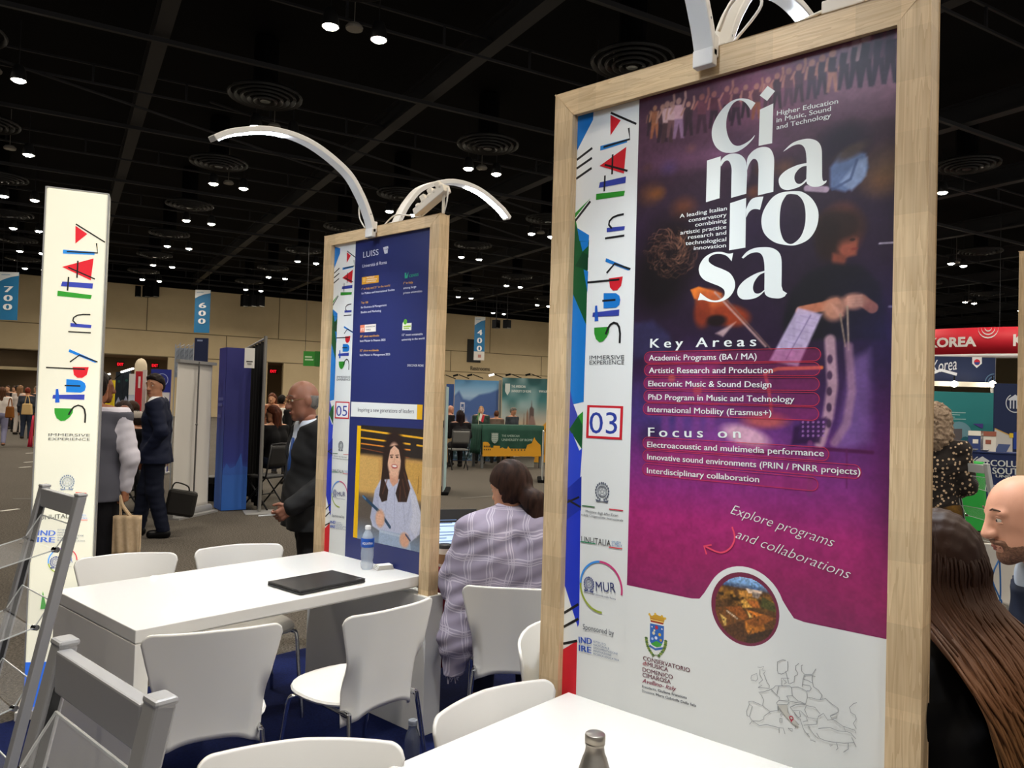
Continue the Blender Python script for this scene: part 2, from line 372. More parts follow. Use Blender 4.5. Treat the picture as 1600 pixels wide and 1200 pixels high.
# downlights, in pairs on the hall's grid, with their lamps
lens = mat('glowing lamp lens', '#FFF3DC', .3, emit=130); rimm = mat('downlight rim', '#1C1C1E', .5, .2)
ZL = 8.6
def lamp_light(name, w, size):
    l = bpy.data.lights.new(name, 'AREA'); l.shape = 'DISK'; l.size = size; l.energy = w; l.color = (1, .90, .76); l.spread = math.radians(150); return l
dl = lamp_light('downlight lamp', DOWNLIGHT_W, .24)
proto = None
def in_frame(P, m=40): 
    if (Vector(P)-CAM).dot(CF) < .5: return False
    x, y = to_px(P); return -m < x < 1600+m and -m < y < 1200
ROWS = ['nearest', 'second', 'third', 'fourth', 'fifth', 'sixth', 'seventh', 'eighth']
def downlight(P, label):
    global proto
    if proto is None:
        t = thing('ceiling_downlight', P, label, 'ceiling light', 'ceiling downlights')
        h = MB(); h.lathe([(.0,.34),(.1,.34),(.14,.22),(.17,.0),(.155,.0),(.14,.05),(0,.05)], 16, cap=False); sh = h.build('lamp_shade', rimm, t, smooth=40)
        m = MB(); m.lathe([(0,.03),(.14,.03),(.12,-.02),(.06,-.045),(0,-.05)], 14, cap=False); under(sh, m.build('lens', lens, t, smooth=True))
        r = MB(); r.tube([(0,0,.34),(0,0,1.4)], .012, 6); r.build('drop_rod', steel, t)
        lo = bpy.data.objects.new('lamp', dl); COL.objects.link(lo); lo.parent = t; lo.location = (0, 0, -.07); proto = t; return t
    t = copy_tree(proto); t.location = P; t['label'] = label; return t
ventm = mat('round vent slats', '#0F0F11', .6)
vproto = None
def vent(P, label):
    global vproto
    if vproto is None:
        t = thing('ceiling_vent', P, label, 'vent', 'round ceiling vents')
        v = MB()
        for k in range(5): r = .16+.15*k; v.lathe([(r+.05,.02+.03*k),(r+.11,-.05+.03*k),(r+.12,-.05+.03*k),(r+.13,.03*k),(r+.07,.06+.03*k)], 30, cap=False)
        v.lathe([(0,-.02),(.12,-.03),(.14,.02),(0,.05)], 20, cap=False); v.build('diffuser', ventm, t, smooth=40)
        d = MB(); d.tube([(0,0,.1),(0,0,1.5)], .3, 14); d.build('duct', ceil, t); vproto = t; return t
    t = copy_tree(vproto); t.location = P; t['label'] = label; return t
spk = None
for j in range(-3, 7):
    for k in range(-2, 9):
        a, bb = 4.63+6.2*k, 14.45+6.5*j
        if k in (-2,) and j < 1: continue
        for s in (-1, 1):
            P = hall(a+s*.48, bb, ZL)
            vis = in_frame(P, 10)
            if not vis and (j > 4 or k > 6): continue
            downlight(P, f'{"left" if s < 0 else "right"} downlight of its pair, row {j+1} back and line {k+3} across the black ceiling' if vis else 'round ceiling downlight outside the picture')
        P = hall(a, bb+.05, ZL+.1)
        if in_frame(P, 60):
            x, y = to_px(P)
            if y < 480:
                vent(hall(a-.55, bb-1.35, ZL+.25), f'round black ceiling vent beside the pair of downlights, row {j+1} back, line {k+3} across')
                if j < 3:
                    g = MB(); g.lathe([(0,0),(.16,0),(.17,.04),(.12,.1),(0,.1)], 16, cap=False); g.tube([(0,0,.1),(0,0,1.2)], .01, 5)
                    tag(g.build('ceiling_speaker', mat('pale speaker grille', '#77746E', .7), loc=P), f'small round ceiling speaker between two downlights, row {j+1} back, line {k+3} across', 'speaker', 'round ceiling speakers')

# back wall with soffit openings
beige = mat('beige wall paint', '#CDBA96', .8, noise=(.25, '#C0AC88', (1,1,1)))
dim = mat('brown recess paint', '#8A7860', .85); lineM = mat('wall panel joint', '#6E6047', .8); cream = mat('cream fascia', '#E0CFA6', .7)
BW = 59.5
def wall_px(x, y, bb=BW):
    d = ray(x, y); P = CAM + d*(bb/d.dot(HB)); return P.dot(HA), P.z
def wslab(mb, a0, a1, z0, z1, b0=BW, t=.4): mb.add([hall(a0,b0,z0), hall(a1,b0,z0), hall(a1,b0,z1), hall(a0,b0,z1), hall(a0,b0+t,z0), hall(a1,b0+t,z0), hall(a1,b0+t,z1), hall(a0,b0+t,z1)],
    [(0,1,2,3),(7,6,5,4),(0,4,5,1),(1,5,6,2),(2,6,7,3),(3,7,4,0)])
zt = 9.05
b = MB(); wslab(b, -60, 110, 4.15, zt)
aL = wall_px(160, 575)[0]; aM = wall_px(262, 575)[0]; aR = wall_px(418, 575)[0]; aS = wall_px(443, 575)[0]; a0 = wall_px(70, 575)[0]
for u, v in ((a0, aL), (aM, aR), (aS, 110)): wslab(b, u, v, 0, 4.15)
tag(b.build('wall_back', beige), kind='structure')
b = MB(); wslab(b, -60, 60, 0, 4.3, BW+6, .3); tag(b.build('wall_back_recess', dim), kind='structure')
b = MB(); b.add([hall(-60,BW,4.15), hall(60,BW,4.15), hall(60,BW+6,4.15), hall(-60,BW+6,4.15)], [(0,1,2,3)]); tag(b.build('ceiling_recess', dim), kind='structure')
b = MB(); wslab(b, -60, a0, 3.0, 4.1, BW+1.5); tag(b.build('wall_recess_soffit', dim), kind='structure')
b = MB(); wslab(b, -60, a0, 2.85, 3.05, BW+1.2, .2); tag(b.build('trim_1', cream), kind='structure')
b = MB()
for z in (5.9, 4.15): wslab(b, -60, 110, z-.03, z+.03, BW-.01, .02)
for a in range(-54, 108, 9): wslab(b, a+1.3-.03, a+1.3+.03, 4.15, 5.9, BW-.01, .02); wslab(b, a+5-.03, a+5+.03, 5.9, zt, BW-.01, .02)
tag(b.build('trim_2', lineM), kind='structure')
b = MB(); wslab(b, -60, 110, 9.0, 10.4, BW-.3, .3); tag(b.build('wall_back_header', ceil), kind='structure')
for nm, aa in (('wall_left', -60), ('wall_right', 104)):
    b = MB(); b.add([hall(aa,-14,0), hall(aa,66,0), hall(aa,66,10.4), hall(aa,-14,10.4)], [(0,1,2,3)]); tag(b.build(nm, beige), kind='structure')
# curved door jamb right of the black curtain, lower grey signs
b = MB(); P = [on_z(0,0)]*0
loop = [hall(aR, BW-.05, 4.15)] + [hall(aR+(aS-aR)*math.sin(t*math.pi/2/6), BW-.05, 4.15-1.6*(1-math.cos(t*math.pi/2/6))) for t in range(7)] + [hall(aS+.2, BW-.05, 2.5), hall(aS+.2, BW-.05, 4.15)]
def far_sign(name, px, bb, m, label, cat, t=.08, texts=(), group=None):
    """flat sign facing down the hall; px = (x0, y0, x1, y1) on the survey photograph"""
    x0, y0, x1, y1 = px; A = wall_px(x0, (y0+y1)/2, bb)[0]; B = wall_px(x1, (y0+y1)/2, bb)[0]; zc = [wall_px((x0+x1)/2, y, bb)[1] for y in (y0, y1)]
    o = thing(name, hall((A+B)/2, bb, zc[1]), label, cat, group, HALL); h = zc[0]-zc[1]; w = (B-A)
    q = MB(); q.box((-w/2, 0, 0), (w/2, t, h)); q.build('panel', m, o, bevel=.01)
    return o, w, h
rl = lamp_light('recess fill lamp', 150, .5)  # added lamps with small glowing fixtures, put in to brighten the dark recess
for i, (aa, bb) in enumerate(((-22, BW+3.6), (-8, BW+.9), (2, BW+3), (8, BW+3), (22, BW+3))):
    t = thing('recess_fill_light', hall(aa, bb, 4.10 if i != 1 else 2.8), 'added round fill light brightening the recess behind the back wall', 'ceiling light', 'added recess fill lights'); m = MB(); m.lathe([(0,0),(.25,0),(.27,.04),(0,.05)], 16); m.build('lens', mat('recess fill lens','#FFF0D8',.4,emit=4), t, smooth=40)
    lo = bpy.data.objects.new('lamp', rl); COL.objects.link(lo); lo.parent = t; lo.location = (0,0,-.06)
exitm = mat('lit red exit letters', '#FF1C2C', .4, emit=1.6)
for k, (x, y) in enumerate(((188,569),(242,571),(427,580),(300,573))[:3]):
    o, w, h = far_sign('exit_sign', (x-6, y-3.6, x+6, y+3.6), BW+5.4 if k < 2 else BW+5.2, mat('exit sign body', '#3A2220', .5),
        ['small red exit sign left of the white column', 'small red exit sign right of the white column', 'small red exit sign right of the black curtain'][k], 'exit sign', group='red exit signs')
    s = Sheet(o.location + HB*(-.02), HA, step=.004)
    vs, fs = glyphs('EXIT', .02); lo, hi = vs[:,0].min(), vs[:,0].max()
    s.raw([((x-(lo+hi)/2)/(hi-lo)*w*.8, h*.2+y/CAPH*h*.6) for x, y in vs], fs, exitm); s.build('lettering', o)
# ------------------------------------------------------------ poster stands of the booth
white = mat('white laminate', '#DEDDDA', .32, coat=.15); board = mat('printed white board', '#E8EAEA', .4)
BLK, RED, GRN, DGR, LBL, IND, NAV = '#1B1B1D', '#C8202C', '#2E8A2B', '#12502A', '#1874C4', '#34409A', '#1E2A80'
wx, wy, wz = (wood(f'pale ash wood grain {i}', i) for i in range(3))
ZBASE = .665
def stand(X, y0, y1, top, rail, post, dep, label, base=True):
    """wooden frame on a white plinth; the print faces -X"""
    t = thing('poster_stand', (X, (y0+y1)/2, 0), label, 'poster stand', 'wooden poster stands'); w = (y1-y0)/2
    for s, nm in ((1, 'left'), (-1, 'right')):
        b = MB(); a, c = s*w, s*(w-post)
        o = -.001
        b.prism([(o,a,ZBASE), (o,c,ZBASE), (o,c,top-rail), (o,a,top)] if s < 0 else [(o,c,ZBASE),(o,a,ZBASE),(o,a,top),(o,c,top-rail)], (dep+.002,0,0))
        b.build('post', wz, t, bevel=.003)
    b = MB(); b.prism([(0,w,top),(0,-w,top),(0,-w+post,top-rail),(0,w-post,top-rail)], (dep,0,0)); b.build('top_rail', wy, t, bevel=.003)
    b = MB(); b.box((.024, -w+post-.004, ZBASE+.02), (dep-.012, w-post+.004, top-rail+.004)); bd = b.build('poster_board', board, t); t['board'] = bd.name
    if base:
        b = MB(); b.box((-.02, -w-.012, .008), (dep+.03, w+.012, ZBASE)); b.build('plinth', white, t, bevel=.003)
    return t
stand2 = stand(1.858, .455, 1.505, 2.552, .072, .068, .06, 'large nearest wooden poster stand with purple concert print and number 03')
stand1 = stand(2.570, 2.784, 3.735, 2.512, .054, .067, .06, 'middle wooden poster stand with navy print of a smiling woman and number 05')
P3 = at_depth(1590, 640, 4.2)
stand3 = stand(P3.x, P3.y-.93, P3.y, 2.5, .06, .067, .06, 'third wooden poster stand cut off at the right edge of the picture')
SH2 = Sheet((1.858+.0235, 0, 0), (0,-1,0)); SH1 = Sheet((2.570+.0235, 0, 0), (0,-1,0))
UL2, UR2, UL1, UR1 = -(1.505-.068), -(.455+.068), -(3.735-.067), -(2.784+.067)

def strip(S, mp, num, decor=True, logo=True, logos=True, k=1.0):
    """the left strip of the stands: mp maps (crop scale, crop origin) points onto sheet S"""
    A = lambda ps: mp(ps, 4, 840, 100); B = lambda ps: mp(ps, 3.75, 860, 380); C = lambda ps: mp(ps, 3.75, 840, 680); D = lambda ps: mp(ps, 4, 840, 900)
    ln = lambda ps, w=.0075: S.line(ps, w*k, BLK)
    if decor:
        S.poly(A([(235,290),(350,288),(347,347),(235,545)]), LBL)
        for a, b in (((225,604),(342,525)), ((222,659),(340,587)), ((220,722),(338,650))): ln(A([a,b]))
        S.poly(A([(330,840),(215,935),(215,965)]), GRN); S.poly(A([(215,960),(250,1030),(215,1020)]), GRN)
        S.poly(A([(215,1005),(248,1025),(275,1185),(322,1100),(318,1210),(215,1210)]), DGR); ln(A([(218,985),(330,858)]))
        S.poly(A([(248,1025),(322,1070),(320,1110),(275,1185)]), LBL)
        S.poly(B([(110,-10),(222,-10),(215,280),(210,480),(110,300)]), DGR); S.poly(B([(175,-10),(222,-10),(222,15),(188,50)]), LBL)
        S.poly(B([(190,50),(222,70),(220,158),(145,135)]), '#0E3B22'); S.poly(B([(195,155),(222,165),(217,290)]), LBL)
        S.poly(B([(100,290),(110,300),(210,480),(195,930),(130,945),(85,860)]), LBL)
        S.poly(B([(90,860),(130,930),(160,1010),(118,1140),(80,1140)]), '#3A45A8'); S.poly(B([(192,985),(190,1080),(163,1010)]), GRN)
        S.poly(B([(163,1010),(190,1070),(186,1210),(100,1090)]), DGR)
        S.poly(C([(170,-10),(205,-10),(245,90),(262,75),(250,250),(170,310)]), '#2B45C4'); S.poly(C([(170,310),(258,240),(255,440),(170,500)]), '#1A2F9E')
        S.poly(C([(170,495),(252,435),(244,1100),(236,1125),(150,880)]), '#2338BE')
        ln(C([(165,392),(245,362)]), .006); ln(C([(180,380),(252,422)]), .006); ln(C([(150,1040),(240,990)])); ln(C([(150,1122),(240,1075)]))
        S.poly(D([(150,455),(248,405),(240,775),(150,745)]), RED); ln(D([(150,420),(248,405)]))
    if logo:
        S.poly(A([(456,318),(520,352),(456,447)]), RED); ln(A([(458,305),(618,375)]), .006)
        S.poly(A([(393,513),(560,468),(560,490),(392,542)]), '#2A7FC8'); ln(A([(412,520),(577,470),(570,400)]), .006)
        S.poly(A([(388,637),(555,518),(540,685)]), RED); ln(A([(420,630),(563,668)]), .006); ln(A([(470,565),(466,690)]), .006)
        S.poly(A([(390,740),(553,703),(550,743),(383,775)]), IND); ln(A([(422,697),(417,797)]), .006)
        S.poly(A([(367,812),(547,792),(540,823),(365,850)]), GRN)
        S.poly(A([(433,1025),(546,1013),(543,1037),(433,1052)]), IND)
        ln(A([(540,938),(500,947),(470,960),(450,982),(446,1005),(465,1028)]), .006); ln(A([(422,1090),(543,1072)]), .006)
        S.poly(B([(327,88),(470,148),(458,160),(323,108)]), LBL); ln(B([(330,175),(377,120),(470,152)]), .006)
        S.poly(B([(343,207),(425,195),(415,250),(392,275),(368,278),(350,260)]), RED); ln(B([(217,230),(405,213)]), .006)
        S.poly(B([(313,293),(385,293),(405,308),(411,332),(405,362),(385,378),(312,382)]), LBL); ln(B([(305,338),(382,332)]), .006)
        S.poly(B([(250,407),(405,388),(403,425),(247,432)]), IND); S.poly(B([(263,367),(275,365),(282,455),(260,458)]), '#1F55B4')
        S.poly(B([(257,495),(348,490),(345,520),(330,552),(308,576),(288,580),(268,562),(258,530)]), GRN)
        ln(B([(325,535),(338,500),(352,478),(372,466),(392,472),(404,492),(409,530),(407,585)]), .007)
        for tx, yy in (('IMMERSIVE', 682), ('EXPERIENCE', 711)):
            p0, p1 = B([(230,yy),(433,yy-2)]); S.text(tx, p0, p1, .0125*k, '#3A3C44')
    if num:
        fr = B([(217,948),(428,955),(420,1152),(210,1140)]); c = Vector((sum(p[0] for p in fr)/4, sum(p[1] for p in fr)/4))
        S.poly(fr, RED); S.poly([tuple(c+(Vector(p)-c)*.86) for p in fr], '#F2F2F2')
        p0, p1 = B([(230,1113),(392,1117)]); S.text(num, p0, p1, .0655*k, '#2C3F9C')
    if logos:
        emblem(S, C([(380,330)])[0], .0245*k, '#5C6270', C([(380,400)])[0])
        a, b = C([(262,412),(337,421)]); S.line([a, b], .0032*k, '#2E6B3A'); a, b = C([(420,432),(503,442)]); S.line([a, b], .0032*k, '#C22A44')
        for tx, q in (('Ministero degli Affari Esteri', [(283,450),(473,478)]), ('e della Cooperazione Internazionale', [(258,470),(503,506)])):
            p0, p1 = C(q); S.text(tx, p0, p1, .0072*k, '#33363E')
        p0, p1 = C([(258,627),(430,652)]); S.text('UNI-ITALIA', p0, p1, .0195*k, '#3A3A3C')
        p0, p1 = C([(436,634),(490,640)]); S.text('STUDY', p0, p1, .008*k, '#4A84B8'); p0, p1 = C([(436,650),(497,657)]); S.text('in ITALY', p0, p1, .008*k, '#4A84B8')
        S.line(C([(254,622),(340,636)]), .003*k, '#2E8A60'); S.line(C([(418,655),(498,665)]), .003*k, '#D03040')
        cc, e = C([(372,890),(372,742)]); r = (Vector(e)-Vector(cc)).length
        S.ring(cc, r, .006*k, '#3E8FE0', 95, 180); S.ring(cc, r, .006*k, '#C83C78', -8, 95); S.ring(cc, r, .006*k, '#9AAA40', 180, 275)
        emblem(S, C([(303,870)])[0], .0185*k, '#3E4A80', None)
        p0, p1 = C([(345,911),(460,921)]); S.text('MUR', p0, p1, .0285*k, '#2C3468'); p0, p1 = C([(274,921),(460,965)]); S.text("Ministero dell'Universit\u00e0 e della Ricerca", p0, p1, .0055*k, '#3C4468')
        p0, p1 = C([(268,1135),(450,1175)]); S.text('Sponsored by', p0, p1, .0165*k, '#4A4E58')
        for tx, q in (('IND', [(262,415),(342,426)]), ('IRE', [(262,466),(338,482)])): p0, p1 = D(q); S.text(tx, p0, p1, .0182*k, '#1F48A8', .03)
        for i, tx in enumerate(('ISTITUTO', 'NAZIONALE', 'DOCUMENTAZIONE', 'INNOVAZIONE', 'RICERCA EDUCATIVA')):
            q = [(352,414+i*19), (352+(78,98,152,112,160)[i], 414+i*19+(78,98,152,112,160)[i]*.27)]; p0, p1 = D(q); S.text(tx, p0, p1, .0060*k, '#4C6288')
def emblem(S, c, r, col, foot):
    c = Vector(c)
    S.ring(tuple(c), r*.66, r*.1, col); S.ring(tuple(c), r*.5, r*.06, col)
    st = [(c.x+r*(.42 if i%2==0 else .17)*math.sin(i*math.pi/5), c.y+r*(.42 if i%2==0 else .17)*math.cos(i*math.pi/5)) for i in range(10)]
    S.line(st, r*.08, col, closed=True)
    for s in (-1, 1):
        for i in range(9):
            a = math.radians(-70+i*19); p = c + Vector((s*math.cos(a)*r*.92, math.sin(a)*r)); S.disc(tuple(p), r*.12, col, 8, r*.17)
    S.poly([(c.x-r*.95,c.y-r*.95),(c.x-r*.2,c.y-r*1.12),(c.x+r*.2,c.y-r*1.12),(c.x+r*.95,c.y-r*.95),(c.x+r*.8,c.y-r*1.3),(c.x,c.y-r*1.2),(c.x-r*.8,c.y-r*1.3)], col)

mp2 = lambda ps, k, ox, oy: SH2.tr(ps, k, ox, oy)
BOT2 = ZBASE+.022
SH2.rect(UL2, BOT2, UR2, 2.479, '#E6E8E6')
strip_r = SH2.px(995, 500)[0]
# clip of the decor at the frame is done by the frame itself standing proud of the print
strip(SH2, lambda ps, k, ox, oy: [(max(u, UL2), v) for u, v in mp2(ps, k, ox, oy)], '03')

# --- concert print
ua, ub = SH2.px(991, 500)[0], UR2; vt = 2.479; vb = (SH2.px(980,915)[1]+SH2.px(1382,996)[1])/2
RES = .0021; cw, chh = int((ub-ua)/RES), int((vt-vb)/RES)
def pxc(x, y): u, v = SH2.px(x, y); return (u-ua)/RES, (vt-v)/RES
pt = Paint(cw, chh, pxc, '#2A1B26')
g = np.linspace(0, 1, chh)[:, None]; xx = np.linspace(0, 1, cw)[None, :]
def grad(stops):
    t = [q[0] for q in stops]; c = np.array([pt.c(q[1]) for q in stops]); return np.stack([np.interp(np.linspace(0,1,chh), t, c[:,i]) for i in range(3)], 1)[:, None, :]
pt.a = grad([(0,'#3A2530'),(.1,'#4A3040'),(.2,'#33222E'),(.3,'#261A2A'),(.45,'#201622'),(.55,'#2A1A34'),(.66,'#4A2862'),(.76,'#7C2E78'),(.85,'#A0286C'),(.93,'#94245E'),(1,'#862458')])*np.ones((chh, cw, 1))
pt.mix(np.clip((xx-.25)*1.5, 0, 1)*np.clip((.155-g)/.06, 0, 1), '#9C7890', .85)
pt.mix(np.clip(1-np.abs(xx-.5)/.3, 0, 1)*np.clip((.13-g)/.06, 0, 1), '#A85878', .75); pt.mix(np.clip((.012-g)/.01, 0, 1)*np.ones_like(xx), '#5A1E38', .8)
pt.mix(np.clip(1-np.abs(g-.15-.03*(xx-.4))/.035, 0, 1)*np.clip(1-np.abs(xx-.35)/.45, 0, 1), '#8E5C80', .7)
pt.mix(pt.noise(60, 3)**2*np.clip((g-.18)*8, 0, 1)*np.clip((.62-g)*6, 0, 1), '#3A2248', .4)
for x, y, w_, c_ in ((1120,200,8,'#1E'),): pass
def dancer(x, y, h, top, leg, skin, arm=0):
    s = .82
    pt.blob(x, y-h*.90, h*.075*s, h*.085*s, skin); pt.poly([(x-h*.13,y-h*.80),(x+h*.13,y-h*.82),(x+h*.10,y-h*.45),(x-h*.10,y-h*.43)], top)
    pt.poly([(x-h*.10,y-h*.46),(x+h*.10,y-h*.47),(x+h*.13,y),(x+h*.05,y),(x,y-h*.35),(x-h*.08,y+h*.02),(x-h*.15,y+h*.02)], leg)
    if arm: pt.stroke([(x+h*.10,y-h*.78),(x+h*.17,y-h*.98),(x+h*.16,y-h*1.12)], h*.055, skin); pt.stroke([(x-h*.11,y-h*.78),(x-h*.2,y-h*.6)], h*.05, skin)
    else: pt.stroke([(x+h*.12,y-h*.76),(x+h*.18,y-h*.5)], h*.05, skin); pt.stroke([(x-h*.11,y-h*.78),(x-h*.16,y-h*.5)], h*.05, skin)
for q in ((1017,212,40,'#2A2226','#241E22','#7A5A48',0),(1024,216,52,'#9A6238','#A8683A','#B08058',0),(1036,222,60,'#3A2A2C','#221A1E','#B58A70',0),(1043,223,66,'#D8B8B4','#3A2A28','#C09880',1),
          (1050,214,56,'#DCBDBC','#6A4C46','#C09880',0),(1061,216,64,'#DDB6BC','#9C7E9E','#C8A08C',1),(1076,212,54,'#2C2024','#2A2024','#C09078',1),(1097,208,62,'#6A3844','#3A2430','#A86858',1),
          (1116,200,58,'#5C2C38','#2E1C26','#C07868',0),(1136,190,56,'#7E4450','#3A2430','#D08878',1),(1150,196,60,'#5A3040','#34202C','#C88474',0),(1165,184,52,'#6A3A44','#2E2028','#D4907C',0),
          (1182,186,56,'#5A2E3A','#A05A38','#D48C78',1),(1200,178,58,'#C07878','#4A2C38','#E09C8C',0),(1214,170,56,'#3E2834','#2C2028','#D8907E',1),(1232,166,60,'#6C4450','#54384A','#C8887A',0),(1248,160,60,'#4A3240','#3A2A36','#D09080',1),
          (1268,155,62,'#3C2A38','#33283A','#D89C88',0),(1284,148,62,'#30283A','#2A2434','#C88878',0),(1300,144,66,'#2C2636','#C08A78','#C8907E',0),(1318,140,70,'#262434','#262434','#8A7080',0),(1336,136,76,'#232534','#222434','#A08290',0),(1352,136,84,'#272B3A','#272B3A','#B8A0A4',0),(1372,132,84,'#2A2E3E','#2A2E3E','#50485A',0),(1390,130,84,'#2C3040','#2C3040','#50485A',0)):
    dancer(*q)
pt.mix(np.clip((.17-g)/.05,0,1)*np.ones_like(xx), '#5A3A50', .28)
for x, y, r, c_ in ((1012,262,6,'#5A3A2A'),(1018,303,14,'#9A5A1E'),(1030,302,8,'#A8621E'),(1068,325,14,'#B05A1A'),(1046,262,10,'#4A3A7A'),(1080,232,6,'#8A5A4A'),(1178,300,8,'#B05E22'),(1225,262,10,'#8A5A30'),(1388,265,26,'#9A7A3A'),(1375,285,14,'#8A5A2A'),(1195,262,9,'#9A5418')):
    pt.blob(x, y, r, r*.8, c_, .42, .8)
# the big flop of hair, left
pt.blob(1048, 395, 44, 46, '#1A1012', .95, .4); pt.blob(1030, 440, 38, 40, '#120C0E', .9, .4)
R = np.random.default_rng(5)
for i in range(230):
    a = R.uniform(0, 6.28); rr = R.uniform(.3, 1.0); x, y = 1048+44*rr*math.cos(a), 392+44*rr*math.sin(a)*.9
    if y > 450: continue
    l = R.uniform(6, 16); b_ = a+1.7+R.uniform(-.7,.7)
    pt.stroke([(x,y),(x+l*math.cos(b_)*.5,y+l*math.sin(b_)*.5+2),(x+l*math.cos(b_+.6),y+l*math.sin(b_+.6)+3)], R.uniform(.5,1.1), ['#6A4434','#8C6048','#4A3026','#A8785C'][R.integers(4)], .38 if y > 375 else .6)
pt.poly([(990,505),(1020,500),(1045,520),(1060,560),(990,560)], '#2E2A4A', .9, 4)
# violin
pt.poly([(1079,452),(1092,447),(1112,453),(1128,458),(1122,470),(1100,470),(1085,466)], '#D8742A', 1, 1); pt.blob(1112, 472, 22, 15, '#B4562A', 1, .25, 25)
pt.blob(1140, 492, 26, 13, '#8A341A', 1, .25, 12); pt.blob(1098, 488, 12, 18, '#7E2E18', .9, .3); pt.blob(1120, 500, 13, 7, '#1A0E10', 1, .3); pt.stroke([(1117,456),(1196,540)], 2.4, '#B08C86', .9); pt.stroke([(1130,462),(1205,545)], 1.6, '#7A5A50', .8); pt.poly([(1118,520),(1150,502),(1130,525)], '#C8A8A8', .8, 1.5)
# conductor in the pale suit, upper right
pt.blob(1316, 225, 26, 22, '#241A2A', .95, .4); pt.poly([(1296,262),(1312,240),(1335,235),(1352,240),(1356,262),(1345,284),(1320,300),(1296,294)], '#5E7096', 1, 2); pt.poly([(1312,285),(1340,250),(1354,246),(1352,275),(1330,298)], '#8A9CC0', .9, 2); pt.stroke([(1338,250),(1328,280),(1300,296)], 3, '#46557A', .8); pt.stroke([(1260,294),(1290,296)], 7, '#B8A0B4', .9); pt.blob(1330, 236, 18, 7, '#4A3A34', .9, .4, -20)
pt.blob(1160, 268, 9, 17, '#8C7080', .9, .4); pt.blob(1158, 262, 8, 8, '#18101A', .9, .3); pt.blob(1162,262,4,3,'#C8B0B0',.8)
# seated player with hands together
pt.blob(1312, 360, 24, 30, '#5E3226', 1, .25); pt.poly([(1318,350),(1340,372),(1337,398),(1318,402),(1300,380)], '#8E4A38', 1, 2); pt.blob(1309, 352, 28, 18, '#2A1A16', 1, .3, 8); pt.blob(1292, 372, 14, 26, '#221512', .95, .3); pt.blob(1331,374,3,1.6,'#2A1512',.9); pt.blob(1334,388,4,1.6,'#7A2E2A',.8); pt.poly([(1300,395),(1322,398),(1318,425),(1298,420)], '#7A3E2E', 1, 2)
pt.poly([(1222,505),(1235,455),(1262,425),(1300,410),(1345,415),(1372,440),(1382,480),(1384,530),(1225,530)], '#17141A', 1, 3)
pt.stroke([(1250,485),(1285,478),(1305,472)], 11, '#A8664C'); pt.blob(1303, 482, 13, 13, '#C08468', 1, .3); pt.stroke([(1362,480),(1345,468),(1330,470)], 12, '#A8664C'); pt.blob(1333, 470, 13, 9, '#C88C70', 1, .3)
for k in range(4): pt.stroke([(1324,464+4*k),(1345,461+5*k)], 2.4, '#D8A084', .8); pt.stroke([(1298+3*k,474+2*k),(1310+2*k,492)], 2.2, '#D09478', .6)
pt.stroke([(1312,490),(1320,540)], 1.6, '#A89070'); pt.stroke([(1323,478),(1325,545)], 2, '#B8A080')
pt.poly([(1246,480),(1284,490),(1246,572),(1202,562)], '#B8A6C6', .95, 1.5); pt.stroke([(1266,492),(1228,560)], 1.2, '#6A5A80', .8)
for k in range(7): pt.stroke([(1250-6*k,492+10*k),(1276-6*k,499+10*k)], .8, '#8A78A0', .6)
pt.stroke([(1373,380),(1402,378)], 1.5, '#C8C0D0'); pt.stroke([(1388,478),(1404,478)], 2, '#B0A8B8')
# stage below: blue-violet haze, drum, music stand, rig
pt.mix(np.clip(1-np.abs(g-.50)/.13, 0, 1)*np.clip((xx-.75)*4, 0, 1), '#2A2460', .6)
pt.blob(1040, 640, 70, 30, '#3A3A78', .6, .8); pt.blob(1085, 600, 26, 40, '#5A3A8A', .5, .8); pt.blob(1150, 690, 60, 24, '#A04AA0', .6, .8)
pt.poly([(1330,560),(1358,545),(1362,690),(1318,700),(1305,700)], '#8A6AAA', .55, 5)
pt.stroke([(1296,530),(1300,600),(1293,650),(1280,690)], 12, '#C49CA8', .8, 2); pt.stroke([(1325,540),(1330,610),(1322,660),(1303,690)], 9, '#A07890', .7, 2)
for k in range(5): pt.blob(1296-.5*k, 560+25*k, 3, 5, '#3A2440', .9)
pt.blob(1165, 680, 30, 12, '#E0B0C0', .85, .3, 14); pt.blob(1195, 655, 26, 9, '#C05A50', .8, .4); pt.poly([(1240,665),(1290,650),(1280,690),(1236,694)], '#2A1238', .85, 2); pt.poly([(1250,655),(1293,652),(1285,680),(1246,684)], '#3A1C4C', .8, 1)
for i in range(5):
    for j in range(4): pt.blob(1254+8*i, 658+7*j, 1.4, 1.4, '#A878B8', .8)
pt.stroke([(1195,582),(1215,575),(1283,573)], 4, '#D87038', .9); pt.stroke([(1195,584),(1200,600),(1205,640)], 4, '#B05048', .8); pt.stroke([(1180,707),(1290,700),(1362,705)], 4, '#4A1440', .9); pt.stroke([(1265,690),(1264,770)], 6, '#7A3A70', .7); pt.stroke([(1322,700),(1322,760)], 2, '#5A1A50', .8)
pt.blob(1018, 685, 16, 20, '#2A2240', .6, .5); pt.blob(1050, 590, 5, 5, '#C08A50', .8); pt.blob(1090, 608, 6, 8, '#C86A58', .7)
for x in (1040, 1062, 1088, 1110): pt.blob(x, 660, 6, 16, '#7A3A80', .6, .5)
pt.mix(np.clip((xx-.88)*9, 0, 1)*np.clip((g-.55)*8, 0, 1)*np.clip((.95-g)*6, 0, 1), '#4A1440', .6)
